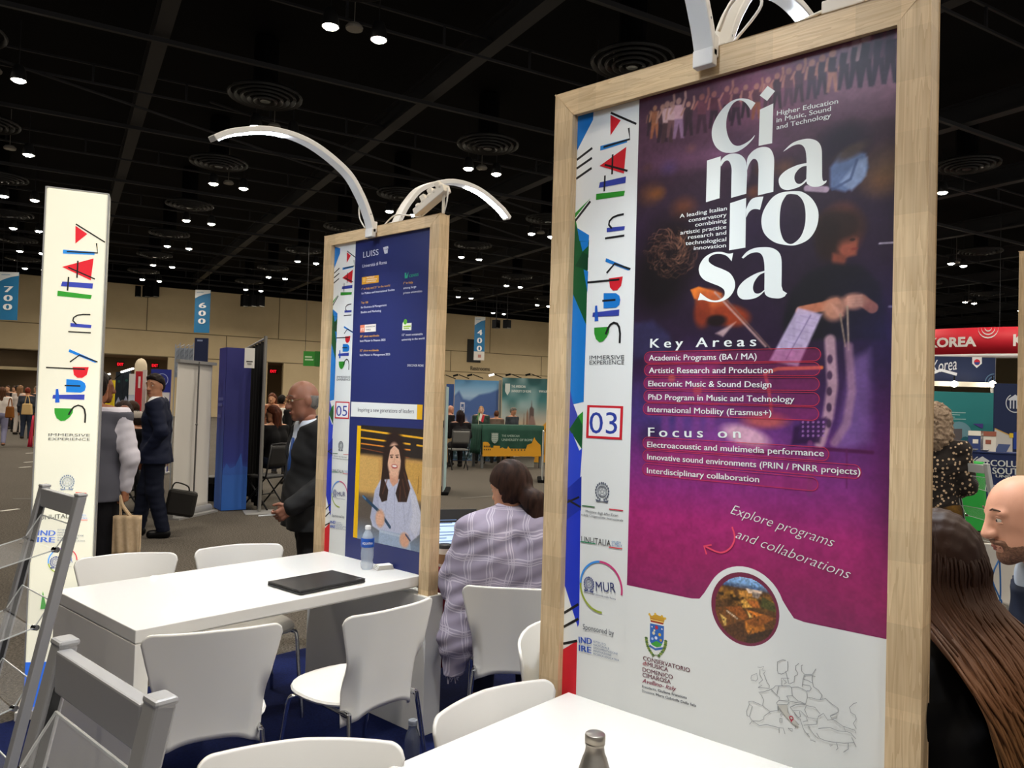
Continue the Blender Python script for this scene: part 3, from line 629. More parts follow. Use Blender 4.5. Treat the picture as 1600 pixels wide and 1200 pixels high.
def pill(x0, x1, y0, y1, dy):
    a, b = SH2.px(x0, y0), SH2.px(x1, y1); h = .0315; r = h/2; v = (a[1]+b[1])/2
    pts = [(a[0]+r*math.cos(math.radians(90+i*15))+r, v+r*math.sin(math.radians(90+i*15))) for i in range(13)] + [(b[0]-r+r*math.cos(math.radians(-90+i*15)), v+r*math.sin(math.radians(-90+i*15))) for i in range(13)]
    return pts
PILLS = [('Academic Programs (BA / MA)',1015,563.5,1183,561.5,1283),('Artistic Research and Production',1015,583,1208,583,1282),('Electronic Music & Sound Design',1014,603.5,1206,605.5,1281),('PhD Program in Music and Technology',1014,624.5,1242,628.5,1281),('International Mobility (Erasmus+)',1013,643.5,1206,650,1280),
         ('Electroacoustic and multimedia performance',1012.5,698.5,1288,713,1296),('Innovative sound environments (PRIN / PNRR projects)',1012.5,717.5,1345,742,1346),('Interdisciplinary collaboration',1012,739,1187,753.5,1279)]
pt.fn = lambda u, v: ((u-ua)/RES, (vt-v)/RES)
for t, x0, y0, x1, y1, xe in PILLS:
    pts = pill(x0-7, xe, y0-5.5, y0-5.5+(y1-y0)/(x1-x0)*(xe-x0), 0); pt.poly(pts, '#A42A60', .42, 1); xm = pts[0][0]*.55+pts[-1][0]*.45
    pt.poly([(min(u, xm), v) for u, v in pts], '#A42A60', .35, 4)
pt.fn = pxc
pt.grain(3, .10, 2); pt.grain(9, .12, 4)
SH2.picture(ua, vb, ub, vt, pt.a)
WHT = '#E9EEEA'
def letters(polys, k, ox, oy, col=WHT):
    for p in polys: SH2.poly(SH2.tr(p, k, ox, oy), col)
def tr_px(*ps): return [SH2.px(*p) for p in ps]
def loop(outer, inner=(), n=5): return [(p.x, p.y) for p in smooth_path([Vector((*q, 0)) for q in outer], n)] + [(p.x, p.y) for p in (smooth_path([Vector((*q, 0)) for q in inner], n) if inner else [])]
# c
letters([loop([(1275,475),(1230,450),(1180,432),(1100,430),(1010,465),(920,550),(850,660),(820,760),(825,850),(860,930),(920,980),(990,995),(1080,985),(1170,930),(1240,860),(1268,815)],
              [(1264,812),(1220,860),(1150,905),(1090,922),(1040,905),(1000,850),(975,770),(970,680),(985,590),(1020,510),(1060,465),(1110,448),(1160,465),(1200,510),(1225,550)]),
         [(1400,298),(1478,352),(1395,455),(1318,398)], [(1320,545),(1460,480),(1447,895),(1307,922)]], 6.667, 990, 90)
# m
letters([[(1062,605),(1148,578),(1140,840),(1055,865)], loop([(1147,640),(1148,610),(1165,585),(1200,565),(1240,561),(1275,572),(1300,600),(1310,640),(1312,700)], [(1215,700),(1215,655),(1206,620),(1190,604),(1170,612),(1150,640)]),
         [(1215,690),(1312,690),(1307,812),(1212,838)]], 4, 840, 100)
letters([loop([(53,790),(55,745),(75,715),(105,695),(140,690),(165,702),(180,740),(180,800)],[(108,800),(105,765),(95,748),(80,748),(64,770),(54,800)]), [(108,790),(180,790),(177,900),(105,917)]], 3, 1150, 0)
# a of "ma"
letters([loop([(222,713),(255,680),(285,663),(330,652),(365,655),(390,670),(403,700),(405,760),(406,830),(412,850),(427,846)],[(425,856),(400,873),(365,877),(342,868),(332,850),(333,780),(330,720),(320,690),(300,678),(270,684),(240,702)]),
         loop([(335,765),(290,775),(240,798),(210,825),(202,850),(212,880),(240,892),(280,884),(310,870),(335,848)],[(333,838),(310,860),(290,862),(277,845),(278,820),(295,795),(315,782),(335,778)])], 3, 1150, 0)
# r
letters([[(650,248),(757,213),(752,545),(643,563)], loop([(756,290),(775,245),(800,217),(835,207),(873,203)],[(850,292),(825,287),(800,290),(775,310),(757,345)])], 4.2875, 990, 260)
# o
oo = smooth_path([Vector((*q,0)) for q in [(255,898),(310,900),(360,935),(388,995),(380,1065),(345,1120),(290,1148),(240,1150),(180,1135),(135,1095),(121,1040),(133,985),(170,930),(210,905),(255,898)]], 5)
oi = smooth_path([Vector((*q,0)) for q in [(258,910),(292,916),(318,948),(328,1000),(324,1060),(305,1110),(272,1141),(245,1142),(222,1120),(208,1070),(208,1005),(216,955),(235,920),(245,912),(258,910)]], 5)
U_ = SH2.tr([(p.x,p.y) for p in oo], 3, 1150, 0); V_ = SH2.tr([(p.x,p.y) for p in oi], 3, 1150, 0); n_ = len(U_)
SH2.raw(U_+V_, [(i, i+1, n_+i+1, n_+i) for i in range(n_-1)], M(WHT, .45))
# s
letters([loop([(670,580),(640,586),(590,574),(530,580),(475,615),(443,670),(445,720),(475,760),(530,785),(580,805),(610,830),(610,868),(580,893),(540,899),(500,885),(450,848)],
              [(433,898),(470,896),(520,908),(580,908),(640,880),(678,825),(680,770),(650,718),(600,690),(545,668),(508,640),(512,610),(545,590),(590,588),(630,603),(660,637)])], 4.2875, 990, 260)
letters([loop([(727,612),(760,575),(800,553),(850,543),(920,545),(970,570),(992,615),(995,700),(994,810),(1003,846),(1029,850)],[(1015,872),(980,885),(930,882),(895,868),(880,840),(880,760),(879,660),(868,605),(845,580),(810,578),(775,590),(738,618)]),
         loop([(882,700),(820,720),(745,765),(704,815),(700,860),(730,890),(790,890),(840,872),(882,835)],[(881,826),(850,850),(818,850),(803,820),(812,775),(845,730),(881,712)])], 4.2875, 990, 260)
SH2.poly(SH2.tr([(100,845),(118,848),(128,880),(152,895),(130,915),(95,920),(60,910),(40,880)], 3.752, 1190, 220), WHT)
# small lettering
def ptx(S, t, a, b, h, col=WHT, bold=.012, **k): S.text(t, a, b, h, col, bold, px=True, **k)
for t, a, b in (('Higher Education',(1214.5,181),(1310,162)),('in Music, Sound',(1214,192),(1299,173.5)),('and Technology',(1214,203),(1299,184))): ptx(SH2, t, a, b, .0125)
for t, a, b in (('A leading Italian',(1063,341),(1136.5,328.5)),('conservatory',(1077,347.5),(1136,338.5)),('combining',(1087,354.5),(1136,347.5)),('artistic practice',(1064,367),(1135.5,357.5)),('research and',(1076,374),(1135.5,366.5)),('technological',(1072,383.5),(1135.5,377)),('innovation',(1085,391),(1135,386.5))): ptx(SH2, t, a, b, .0112)
for t, a, b in (('Key Areas',(1017,543.5),(1182,541)),('Focus on',(1014,682),(1158,684.5))): ptx(SH2, t, a, b, .0265, bold=.02, spacing=1.5)
for t, x0, y0, x1, y1, xe in PILLS:
    sl = (y1-y0)/(x1-x0); pts = pill(x0-7, xe, y0-5.5, y0-5.5+sl*(xe-x0), 0)
    SH2.line(pts, .0012, '#D03848', closed=True)
    ptx(SH2, t, (x0,y0), (x1,y1), .0162)
for t, a, b in (('Explore programs',(1142,802),(1303,855)),('and collaborations',(1150,840),(1328,905))): ptx(SH2, t, a, b, .026, bold=-.012, shear=.35)
ar = smooth_path([Vector((*SH2.px(x,y),0)) for x, y in ((1145,823),(1149,840),(1142,856),(1126,863),(1102,853))], 6); SH2.line([(p.x,p.y) for p in ar], .0045, '#E84C6A'); SH2.line(tr_px((1113,851),(1101,853),(1105,866)), .0045, '#E84C6A')
# white lower field with its bump, round town picture
cx0 = SH2.px(1164, 951); rr = abs(SH2.px(1164, 885)[1]-cx0[1])
base = [(UL2+.20, vb), (cx0[0]-rr*1.30, vb), (cx0[0]-rr*1.1, vb+.010), (cx0[0]-rr*.97, vb+.035)] 
arcp = [(cx0[0]+rr*math.cos(math.radians(a)), cx0[1]+rr*math.sin(math.radians(a))) for a in range(150, 14, -8)]
fl = [(ua, BOT2), (ua, vb), (cx0[0]-rr*1.42, vb), (cx0[0]-rr*1.18, vb+.004), (cx0[0]-rr*1.05, vb+.022)] + [p for p in arcp] + [(cx0[0]+rr*1.06, vb+.022), (cx0[0]+rr*1.2, vb+.004), (cx0[0]+rr*1.45, vb), (ub, vb), (ub, BOT2)]
SH2.poly(fl, '#E6E8E6')
SH2.disc(cx0, rr*.86, '#6E2440', 56)
r3 = rr*.78; nn = int(2*r3/.0019)
tp = Paint(nn, nn, lambda x, y: (nn/2+(SH2.px(x,y)[0]-cx0[0])/.0019, nn/2-(SH2.px(x,y)[1]-cx0[1])/.0019), '#5A3A1E')
gg = np.linspace(0, 1, nn)[:, None]*np.ones((1, nn))
tp.mix(np.clip((.2-gg)*12, 0, 1), '#7EA6D2'); tp.mix(np.clip(1-np.abs(gg-.17)/.05, 0, 1)*tp.noise(14, 1), '#3F66A0', 1.2); tp.mix(np.clip((.08-gg)*10,0,1)*tp.noise(9,8), '#D0DCEA')
tp.mix(np.clip((gg-.2)*9,0,1)*np.clip((.5-gg)*6,0,1)*tp.noise(5,2), '#C48A34', 1.3); tp.mix(np.clip((gg-.24)*9,0,1)*np.clip((.55-gg)*6,0,1)*tp.noise(4,6)**2, '#2C1E10', 1.6)
P_ = lambda ps, c, o=1: tp.poly([(1080+x/6.667, 860+y/6.667) for x, y in ps], c, o, .8)
P_([(205,590),(380,580),(540,720),(290,800),(205,700)], '#6A421E'); P_([(305,645),(375,700),(370,770),(350,770)], '#D8B060'); P_([(360,580),(520,570),(600,690),(540,720)], '#8A4E20'); P_([(580,610),(760,660),(630,695)], '#C8742A'); P_([(585,620),(640,690),(610,690)], '#E8C478')
P_([(520,520),(565,500),(640,590),(540,590)], '#D8A24A'); P_([(565,500),(690,520),(720,590),(640,590)], '#A8602A'); P_([(560,725),(770,660),(880,700),(760,760),(650,790),(570,820)], '#8C5224'); P_([(570,735),(650,790),(600,860),(575,830)], '#C07830'); P_([(650,790),(760,760),(770,840),(600,900)], '#A86628'); P_([(290,800),(540,725),(580,850),(560,980),(400,950)], '#4E3018'); P_([(580,870),(880,800),(820,920),(640,990),(570,980)], '#3A2614')
P_([(500,420),(600,410),(650,480),(510,480)], '#C88A40'); P_([(570,390),(740,420),(740,450),(600,440)], '#DCC0A8'); P_([(640,430),(730,450),(700,500),(640,480)], '#8A7A70'); P_([(740,480),(890,560),(880,640),(720,580)], '#4A4A24')
for k in range(7): P_([(375+17*k,612+13*k),(388+17*k,618+13*k),(384+17*k,632+13*k),(372+17*k,624+13*k)], '#F0E0D0')
for x, y in ((620,645),(655,665),(530,545),(340,700),(250,680),(700,830),(660,845),(690,700),(610,890)): P_([(x,y),(x+14,y+4),(x+13,y+22),(x-1,y+16)], '#2A1A10')
tp.grain(2, .5, 3)
mk = (np.hypot(tp.X-nn/2, tp.Y-nn/2) < nn/2-1)
SH2.picture(cx0[0]-r3, cx0[1]-r3, cx0[0]+r3, cx0[1]+r3, tp.a, mk)
# college crest: crown, shield, wreath
D = lambda ps: SH2.tr(ps, 4, 840, 900)
SH2.poly(D([(703,237),(720,248),(740,236),(765,247),(782,250),(802,262),(790,302),(712,285)]), '#C89A30'); SH2.poly(D([(712,262),(795,282),(790,302),(712,285)]), '#A04028'); SH2.line(D([(712,270),(792,288)]), .003, '#EAD070')
for q in ((704,238),(740,236),(782,250),(802,264)): SH2.disc(D([q])[0], .0035, '#D8B040', 10)
SH2.poly(D([(708,293),(795,312),(793,400),(775,440),(750,444),(722,430),(706,405)]), '#2C62B0'); SH2.poly(D([(712,420),(748,404),(785,425),(770,440),(750,443),(724,430)]), '#3E9A38')
for q, c_, r_ in (((748,320),'#B02838',.007),((730,355),'#D8D0B0',.006),((768,365),'#D8B040',.006),((745,385),'#D8E0F0',.006),((775,400),'#C8A038',.005),((722,390),'#A8C0E8',.005),((720,315),'#E8E8F0',.003),((782,330),'#E8E8F0',.003),((735,338),'#E8D8A0',.004)): SH2.disc(D([q])[0], r_*.75, c_, 10)
SH2.line(D([(703,432),(740,456),(790,450)]), .006, '#3A62A8')
for i in range(9):
    t = i/8
    for ps in (((684-18*math.sin(t*2.4)+t*55, 385+t*105),), ((806+20*math.sin(t*2.4)-t*55, 405+t*90),)): SH2.disc(D(ps)[0], .0052, ('#4A6A34','#7A8A3C')[i%2], 8, .0036)
SH2.line(D([(722,505),(745,490),(768,508)]), .002, '#6A7048')
for t, a, b, h, c_, bo in (('CONSERVATORIO',(665,522),(957,600),.0118,'#5E2A3A',.02),('di',(663,553),(690,560),.0118,'#A02840',.02),('MUSICA',(693,561),(822,597),.0118,'#5E2A3A',.02),('DOMENICO',(662,593),(850,643),.0118,'#5E2A3A',.02),('CIMAROSA',(662,626),(838,673),.0118,'#5E2A3A',.02),('Avellino- Italy',(660,662),(872,716),.0118,'#7A2440',.02),
                           ('Presidente,',(659,694),(750,717),.0072,'#3A3C46',0),('Giuliana Franciosa',(758,719),(938,765),.0072,'#2A2C36',.02),('Direttore,',(659,722),(738,742),.0072,'#3A3C46',0),('Maria Gabriella Della Sala',(746,744),(996,815),.0072,'#2A2C36',.02)):
    p0, p1 = D([a, b]); SH2.text(t, p0, p1, h, c_, bo, shear=.3 if t in ('di','Avellino- Italy') else 0)
# outline map
EU = [[(420,100),(485,75),(520,85)],[(420,100),(418,200),(430,235),(470,243),(505,230),(520,215),(540,205),(543,150),(540,95)],[(520,215),(530,260),(545,320),(550,350),(570,355),(615,335),(620,270),(655,250),(655,225),(632,190),(632,150),(672,118)],[(715,135),(698,150),(705,210),(740,248),(830,245),(872,180)],[(740,255),(720,300),(710,390)],[(725,265),(830,262),(865,272)],[(830,262),(825,300),(840,390),(900,430),(945,490),(920,545)],
 [(720,300),(780,320),(825,345)],[(712,365),(800,380),(815,410),(800,440),(765,440)],[(585,400),(660,395),(700,410),(765,445),(770,520),(750,590),(660,555),(595,495),(585,400)],[(780,515),(915,545),(985,530),(1060,595),(1130,640),(1130,690)],[(530,500),(595,495)],[(530,500),(560,560),(640,575),(750,595)],[(440,380),(560,380),(585,400)],[(440,380),(420,440),(415,490),(445,515),(440,550),(555,560)],[(350,425),(415,490)],[(330,430),(370,410),(400,380),(440,380)],[(330,430),(260,450),(200,455),(235,490),(260,545),(245,610),(335,680),(420,670),(440,660)],
 [(410,580),(440,550)],[(410,580),(425,605),(425,660)],[(425,600),(540,600),(560,570)],[(85,565),(130,560),(245,610)],[(85,565),(90,600),(58,680),(65,730),(95,740),(125,790),(210,795),(260,770),(265,735),(335,685)],[(95,600),(128,620),(95,735)],[(130,790),(210,845),(300,835),(440,870),(490,875),(510,945)],[(440,870),(440,930)],[(95,830),(125,792)],[(195,400),(320,410),(328,375),(300,340),(275,270),(262,240),(280,205),(240,195),(262,155),(215,165),(190,160)],[(195,400),(240,375),(205,350),(250,310),(215,250),(215,190)],[(110,300),(120,260),(180,235),(190,300),(170,325),(110,310)],
 [(540,640),(545,690),(600,760),(640,800),(675,840)],[(430,610),(430,660),(490,700),(560,780),(610,820),(640,850),(625,885)],[(545,875),(600,885),(595,915),(545,875)],[(450,760),(475,760),(475,810),(448,805),(450,760)],[(465,705),(478,720),(465,740),(455,720),(465,705)],[(570,630),(640,600),(760,600)],[(570,630),(610,680),(690,775),(720,870),(740,910),(800,975)],[(610,670),(680,670),(690,740),(660,755),(610,680)],[(690,670),(760,740),(770,790),(720,800)],[(740,660),(760,610),(860,630),(920,705)],[(740,660),(780,750),(890,770),(905,730)],[(730,840),(880,830),(890,770)],[(900,740),(960,700),(1010,780),(1080,775),(1200,860),(1215,915),(1130,905),(1030,865),(900,880)],[(880,930),(915,990),(980,1020),(1060,1035),(1200,1050),(1320,1045)],[(1040,730),(1115,710),(1110,760),(1060,765),(1040,730)],[(1130,690),(1040,730)],[(1350,575),(1310,590),(1265,630),(1280,690),(1330,720),(1345,765),(1310,820),(1345,880)],[(1200,855),(1330,900),(1340,935)],[(1215,910),(1280,930),(1340,1000)],[(1290,980),(1345,1095)],[(1250,1050),(1250,1120),(1195,1155)],[(1030,1070),(1075,1070),(1040,1085)],[(1115,1045),(1130,1110),(1110,1130)],[(560,290),(470,290),(470,370),(490,380)],[(490,300),(530,340),(500,360)],[(805,1010),(870,1035)],[(760,930),(790,940),(770,950)],[(780,850),(850,950),(905,1000)]]
for l in EU: SH2.line(SH2.tr(l, 7.5, 1160, 1020), .0011, '#7A7C80')
SH2.poly(SH2.tr([(425,605),(540,600),(545,690),(675,840),(640,850),(560,780),(490,700)], 7.5, 1160, 1020), '#C8C6BE')
pc = SH2.tr([(586,757)], 7.5, 1160, 1020)[0]; SH2.ring(pc, .0042, .0026, '#A8203C', n=20); SH2.poly([(pc[0]-.003,pc[1]-.004),(pc[0]+.003,pc[1]-.004),(pc[0],pc[1]-.011)], '#A8203C')
under(bpy.data.objects[stand2['board']], SH2.build('poster_print', stand2))

# --- navy print, stand 05
a2, a1 = SH2.px(945, 660), SH1.px(535, 641)
b2, b1 = SH2.px(960, 190)[1], SH1.px(543, 400)[1]
ku = (SH1.px(546,600)[0]-SH1.px(524,600)[0])/(SH2.px(973,660)[0]-SH2.px(917,660)[0])
kv = 1.0
print('strip scale', ku, a2, a1, b2, b1)
KV = (b1-a1[1])/(b2-a2[1])
mp1 = lambda ps, k, ox, oy: [(min(max(a1[0]+(u-a2[0])*ku, UL1), UR1), a1[1]+(v-a2[1])*KV) for u, v in SH2.tr(ps, k, ox, oy)]
SH1.rect(UL1, BOT2, UR1, 2.459, '#E6E8E6'); strip(SH1, mp1, '05', k=.9)
nv = lambda *ps: [SH1.px(*p) for p in ps]
ue = SH1.px(554, 450)[0]
SH1.rect(ue, BOT2, UR1, 2.459, '#272F66')
t1 = lambda t, a, b, h, c='#E8EAF4', bo=0.0: SH1.text(t, SH1.px(480+a[0]/3.75, 320+a[1]/3.75), SH1.px(480+b[0]/3.75, 320+b[1]/3.75), h, c, bo)
t1('LUISS',(330,311),(420,293),.033); t1('Universit\u00e0 di Roma',(325,369),(468,345),.018)
for q in ([(447,250),(476,242),(478,256),(449,264)],[(450,266),(475,260),(473,284),(456,288)],[(455,262),(461,261),(461,288),(456,288)]): SH1.poly(SH1.tr(q, 3.75, 480, 320), '#C8CAD4')
SH1.poly(SH1.tr([(323,425),(422,412),(421,455),(322,468)], 3.75, 480, 320), '#E0A02A')
for i, t in enumerate(('WORLD','UNIVERSITY','RANKINGS')): t1(t,(350,432+i*12),(350+(45,62,55)[i],426+i*12),.0075,'#F6F2E6',.03)
SH1.poly(SH1.tr([(328,430),(344,428),(344,452),(328,455)], 3.75, 480, 320), '#F0C060')
Y_ = '#E8A83A'
for t, a, b, c in (('1\u00b0 in Italy and 21\u00b0 in the world',(321,500),(487,478),Y_),('for Politics and International Studies',(320,526),(514,503),'#D8DAE8'),('Top 100',(318,580),(359,577),Y_),('for Business & Management',(317,608),(467,593),'#D8DAE8'),('Studies and Marketing',(317,636),(435,626),'#D8DAE8'),
                   ('20\u00b0 place worldwide',(312,777),(424,772),Y_),('best Master in Finance 2025',(312,804),(461,797),'#E4E6F0'),('32\u00b0 place worldwide',(311,860),(421,858),Y_),('best Master in Management 2025',(311,886),(488,882),'#E4E6F0'),
                   ('1\u00b0 in Italy',(567,466),(622,460),Y_),('among large',(566,495),(641,485),'#D8DAE8'),('private universities',(566,523),(676,511),'#D8DAE8'),('12\u00b0 most sustainable',(558,769),(680,763),'#E4E6F0'),('university in the world',(557,797),(690,788),'#E4E6F0'),('DISCOVER MORE',(590,947),(685,949),'#E4E6F0')):
    t1(t, a, b, .0115, c, .012)
SH1.poly(SH1.tr([(314,706),(406,698),(405,742),(313,749)], 3.75, 480, 320), '#ECE4DC'); SH1.poly(SH1.tr([(314,706),(340,704),(339,747),(313,749)], 3.75, 480, 320), '#E08060'); t1('FT',(317,742),(336,740),.018,'#FFF0E0',.02); t1('FINANCIAL',(345,720),(402,716),.008,'#33303A',.02); t1('TIMES',(345,738),(375,736),.008,'#33303A',.02)
SH1.poly(SH1.tr([(575,400),(583,398),(585,418),(598,392),(590,430),(575,432)], 3.75, 480, 320), '#2A9A78'); t1('CENSIS',(600,426),(655,416),.014,'#2A9A78',.02)
SH1.poly(SH1.tr([(562,695),(575,672),(590,695),(615,692),(613,735),(560,735)], 3.75, 480, 320), '#E6E8D8'); SH1.disc(SH1.px(480+578/3.75,320+686/3.75), .014, '#5AA832', 16); SH1.poly(SH1.tr([(568,710),(610,707),(610,716),(568,719)], 3.75, 480, 320), '#A0C040'); SH1.poly(SH1.tr([(568,723),(600,721),(600,727),(568,729)], 3.75, 480, 320), '#8AB038')
SH1.poly(SH1.tr([(262,104),(680,122),(676,209),(258,190)], 3.75, 480, 600), '#E8EAE8'); SH1.poly(SH1.tr([(648,120),(680,122),(676,209),(645,207)], 3.75, 480, 600), '#E8B020')
SH1.text('Inspiring a new generations of leaders', SH1.px(480+300/3.75, 600+161/3.75), SH1.px(480+628/3.75, 600+172/3.75), .022, '#23263A', .008)
SH1.poly(SH1.tr([(297,243),(324,245),(298,903),(272,897)], 3.75, 480, 600), '#F0BC10')
q0, q1 = SH1.px(565, 666), SH1.px(661, 863); uu0, uu1, w0, w1 = q0[0], UR1, (SH1.px(659,864)[1]+SH1.px(560,841)[1])/2, (SH1.px(565,665)[1]+SH1.px(665,670)[1])/2
G_ = .0017; gw, gh = int((uu1-uu0)/G_), int((w1-w0)/G_)
gp = Paint(gw, gh, lambda x, y: ((SH1.px(480+x/3.75,600+y/3.75)[0]-uu0)/G_, (w1-SH1.px(480+x/3.75,600+y/3.75)[1])/G_), '#C89A58')
gy = np.linspace(0,1,gh)[:,None]*np.ones((1,gw)); kk = gw/(375*.98)
gp.mix(np.clip((.27-gy)*30,0,1), '#2C2522'); gp.mix(np.clip((gy-.56)*14,0,1), '#5A5048'); gp.mix(np.clip((gy-.8)*6,0,1), '#7A8AA0')
for a, b, c, w_ in (((320,268),(695,320),'#F0B428',7),((320,315),(605,352),'#F0AE24',6),((320,348),(605,386),'#E08A30',5),((645,358),(695,366),'#F0B428',6),((320,375),(600,432),'#8A4A28',3)): gp.stroke([a,b], w_*kk, c)
gp.poly([(310,420),(420,440),(420,640),(310,630)], '#D8B068', .6, 2); gp.poly([(560,455),(690,470),(690,690),(560,660)], '#CDA050', .7, 2); gp.stroke([(655,540),(650,640)], 3*kk, '#8A6428')
gp.blob(510, 440, 62*kk, 105*kk, '#2A1C1A', 1, .12); gp.poly([(450,420),(470,360),(512,335),(550,360),(572,480),(606,600),(590,690),(530,690),(520,560),(470,690),(425,650),(440,560)], '#2C1D1A', 1, 1.5)
gp.poly([(372,780),(400,620),(432,560),(490,555),(520,575),(540,555),(600,560),(640,650),(676,780),(660,880),(600,930),(590,900),(430,860),(385,830)], '#BFC2D8', 1, 2)
gp.poly([(432,600),(420,700),(440,830),(400,830),(376,780),(400,620)], '#A9ADC8', .7, 3); gp.poly([(600,600),(640,660),(672,790),(640,900),(600,840),(620,760)], '#D4D4E2', .7, 3); gp.stroke([(515,590),(512,860)], 3*kk, '#A4A8C4')
for a, b in (((470,640),(455,800)),((560,640),(575,820)),((610,680),(590,790)),((410,660),(430,780))): gp.stroke([a,b], 4*kk, '#A0A4C2', .6, 2)
gp.poly([(425,850),(600,885),(610,975),(420,930)], '#9FB0C8', 1, 2); gp.stroke([(430,860),(595,900)], 8*kk, '#B8C4D4')
gp.poly([(482,520),(540,520),(535,575),(505,600),(488,570)], '#D49C80', 1, 2); gp.blob(512, 445, 38*kk, 62*kk, '#E4B498', 1, .12, -3)
gp.poly([(455,560),(478,440),(490,385),(512,360),(470,370),(450,430),(436,560),(424,650),(440,690),(470,680),(478,620)], '#2E1F1B', 1, 1.5); gp.poly([(512,358),(540,385),(552,450),(548,540),(520,640),(535,690),(585,690),(606,610),(575,500),(570,420),(552,360)], '#301F1A', 1, 1.5)
for a, b in (((445,640),(470,560)),((580,660),(560,560)),((600,620),(570,520)),((545,680),(548,600))): gp.stroke([a,b], 6*kk, '#6A4030', .7, 2)
for x in (497, 529): gp.blob(x, 428, 7*kk, 3*kk, '#3A241C', 1); gp.stroke([(x-9,417),(x+9,415)], 3*kk, '#4A3026')
gp.stroke([(513,432),(510,455),(516,458)], 2.5*kk, '#C08468'); gp.blob(514, 482, 17*kk, 8*kk, '#B04A48', 1, .2); gp.blob(514, 480, 13*kk, 4*kk, '#F4ECE6', 1, .2)
gp.stroke([(335,660),(430,750),(487,836)], 12*kk, '#20405E'); gp.blob(430, 785, 26*kk, 32*kk, '#D8A488', 1, .2); gp.stroke([(330,655),(345,672)], 7*kk, '#4A78A0')
for k in range(4): gp.stroke([(412,762+16*k),(445,770+15*k)], 8*kk, '#E2B296', .9)
gp.blob(572, 912, 26*kk, 26*kk, '#D8A488', 1, .2, 30); gp.stroke([(580,880),(605,915)], 7*kk, '#3A3E58')
gp.grain(3, .1, 3)
SH1.picture(uu0, w0, uu1, w1, gp.a); under(bpy.data.objects[stand1['board']], SH1.build('poster_print', stand1))
# flat plain back print of the third stand
SH3 = Sheet((P3.x+.0235, 0, 0), (0,-1,0)); SH3.rect(-(P3.y-.067), BOT2, -(P3.y-.863), 2.44, '#273066'); under(bpy.data.objects[stand3['board']], SH3.build('poster_print', stand3))
for t_ in (stand1, stand2, stand3): del t_['board']
# ------------------------------------------------------------ light tower
def yaw_of(d): return math.atan2(d.y, d.x)
LB0 = on_z(36, 1122, .0); LB0 = Vector((LB0.x, LB0.y, 0))
zt_ = EYE + (LB0-CAM).dot(CF)/1.0*0 ; 
def z_on_vertical(P, x, y): d = ray(x, y); k = Vector((P.x, P.y)).dot(Vector((CR.x, CR.y)))*0; t = (Vector((P.x,P.y)).length)/Vector((d.x,d.y)).length; return EYE + d.z*t
LBH = z_on_vertical(LB0, 78, 293)
R_ = on_z(169, 304, LBH); dirr = Vector((R_.x-LB0.x, R_.y-LB0.y, 0)); LBW = min(dirr.length, .36); dirr.normalize()
print('light tower', LB0, LBH, dirr, LBW)
lb = thing('light_tower', LB0, 'tall white backlit tower with vertical Study in Italy lettering at the left', 'light tower', rz=yaw_of(dirr))
lit = mat('backlit fabric', '#F1EED8', .6, emit=.5)
b = MB(); b.box((0, 0, .05), (LBW, .12, LBH)); lbx = b.build('lightbox', lit, lb, bevel=.008)
b = MB(); b.box((-.03,-.06,.008), (LBW+.03,.2,.05)); b.build('base_plate', white, lb, bevel=.004)
b = MB(); b.box((-.006,-.004,.05),(0,.124,LBH+.004)); b.box((LBW,-.004,.05),(LBW+.006,.124,LBH+.004)); b.box((0,.0,LBH),(LBW,.124,LBH+.006)); b.build('edge_profile', mat('silver profile','#BDBDBD',.35,.6), lb)
SL = Sheet(LB0 - Vector((-dirr.y, dirr.x, 0))*.0012, dirr)
Q = SL.px
LW = '#1B1B1D'
tA, tB = Q(118.7, 350), Q(94, 658)                    # tip of the y and the foot of the S on the tower
sA, sB = SH2.tr([(458,305)], 4, 840, 100)[0], SH2.tr([(290,580)], 3.75, 860, 380)[0]
kv = (tA[1]-tB[1])/(sA[1]-sB[1]); kx = (Q(164,382)[0]-Q(72,573)[0])/(SH2.tr([(618,375)],4,840,100)[0][0]-SH2.tr([(217,230)],3.75,860,380)[0][0])
x0_ = Q(72,573)[0]; xs_ = SH2.tr([(217,230)],3.75,860,380)[0][0]
mpl = lambda ps, k, ox, oy: [(x0_+(u-xs_)*kx, tB[1]+(v-sB[1])*kv) for u, v in SH2.tr(ps, k, ox, oy)]
def lit_copy(S):                                       # inks on the lit fabric glow with it
    for i, m in enumerate(S.mats):
        c = m.node_tree.nodes['Principled BSDF'].inputs['Base Color'].default_value; 
        k = 'backlit '+m.name
        if k not in MATS:
            n = m.copy(); n.name = k; p = n.node_tree.nodes['Principled BSDF']; p.inputs['Emission Color'].default_value = c; p.inputs['Emission Strength'].default_value = .8; MATS[k] = n
        S.mats[i] = MATS[k]
strip(SL, mpl, None, decor=False, logos=False, k=1.15)
emblem(SL, Q(105,753), .032, '#7A8494', None)
SL.line([Q(118,769.5), Q(135,770.5)], .004, '#D04040'); SL.text('Affari Esteri', Q(112,778), Q(133,780), .008, '#4A4E58'); SL.text('Internazionale', Q(108,784), Q(134,785), .008, '#4A4E58')
SL.text('UNI-ITALIA', Q(62,812), Q(118,809), .024, '#33343A'); SL.text('STUDY', Q(120,806), Q(135,806.5), .009, '#2F7ACB'); SL.text('IN ITALY', Q(119,810.5), Q(137,811), .009, '#2F7ACB'); SL.line([Q(119,812.5), Q(137,812.5)], .003, '#C83040')
SL.text('IND', Q(59,836.5), Q(86,837), .027, '#2A5FC0', .03); SL.text('IRE', Q(58,847), Q(85,847.5), .027, '#2A5FC0', .03)
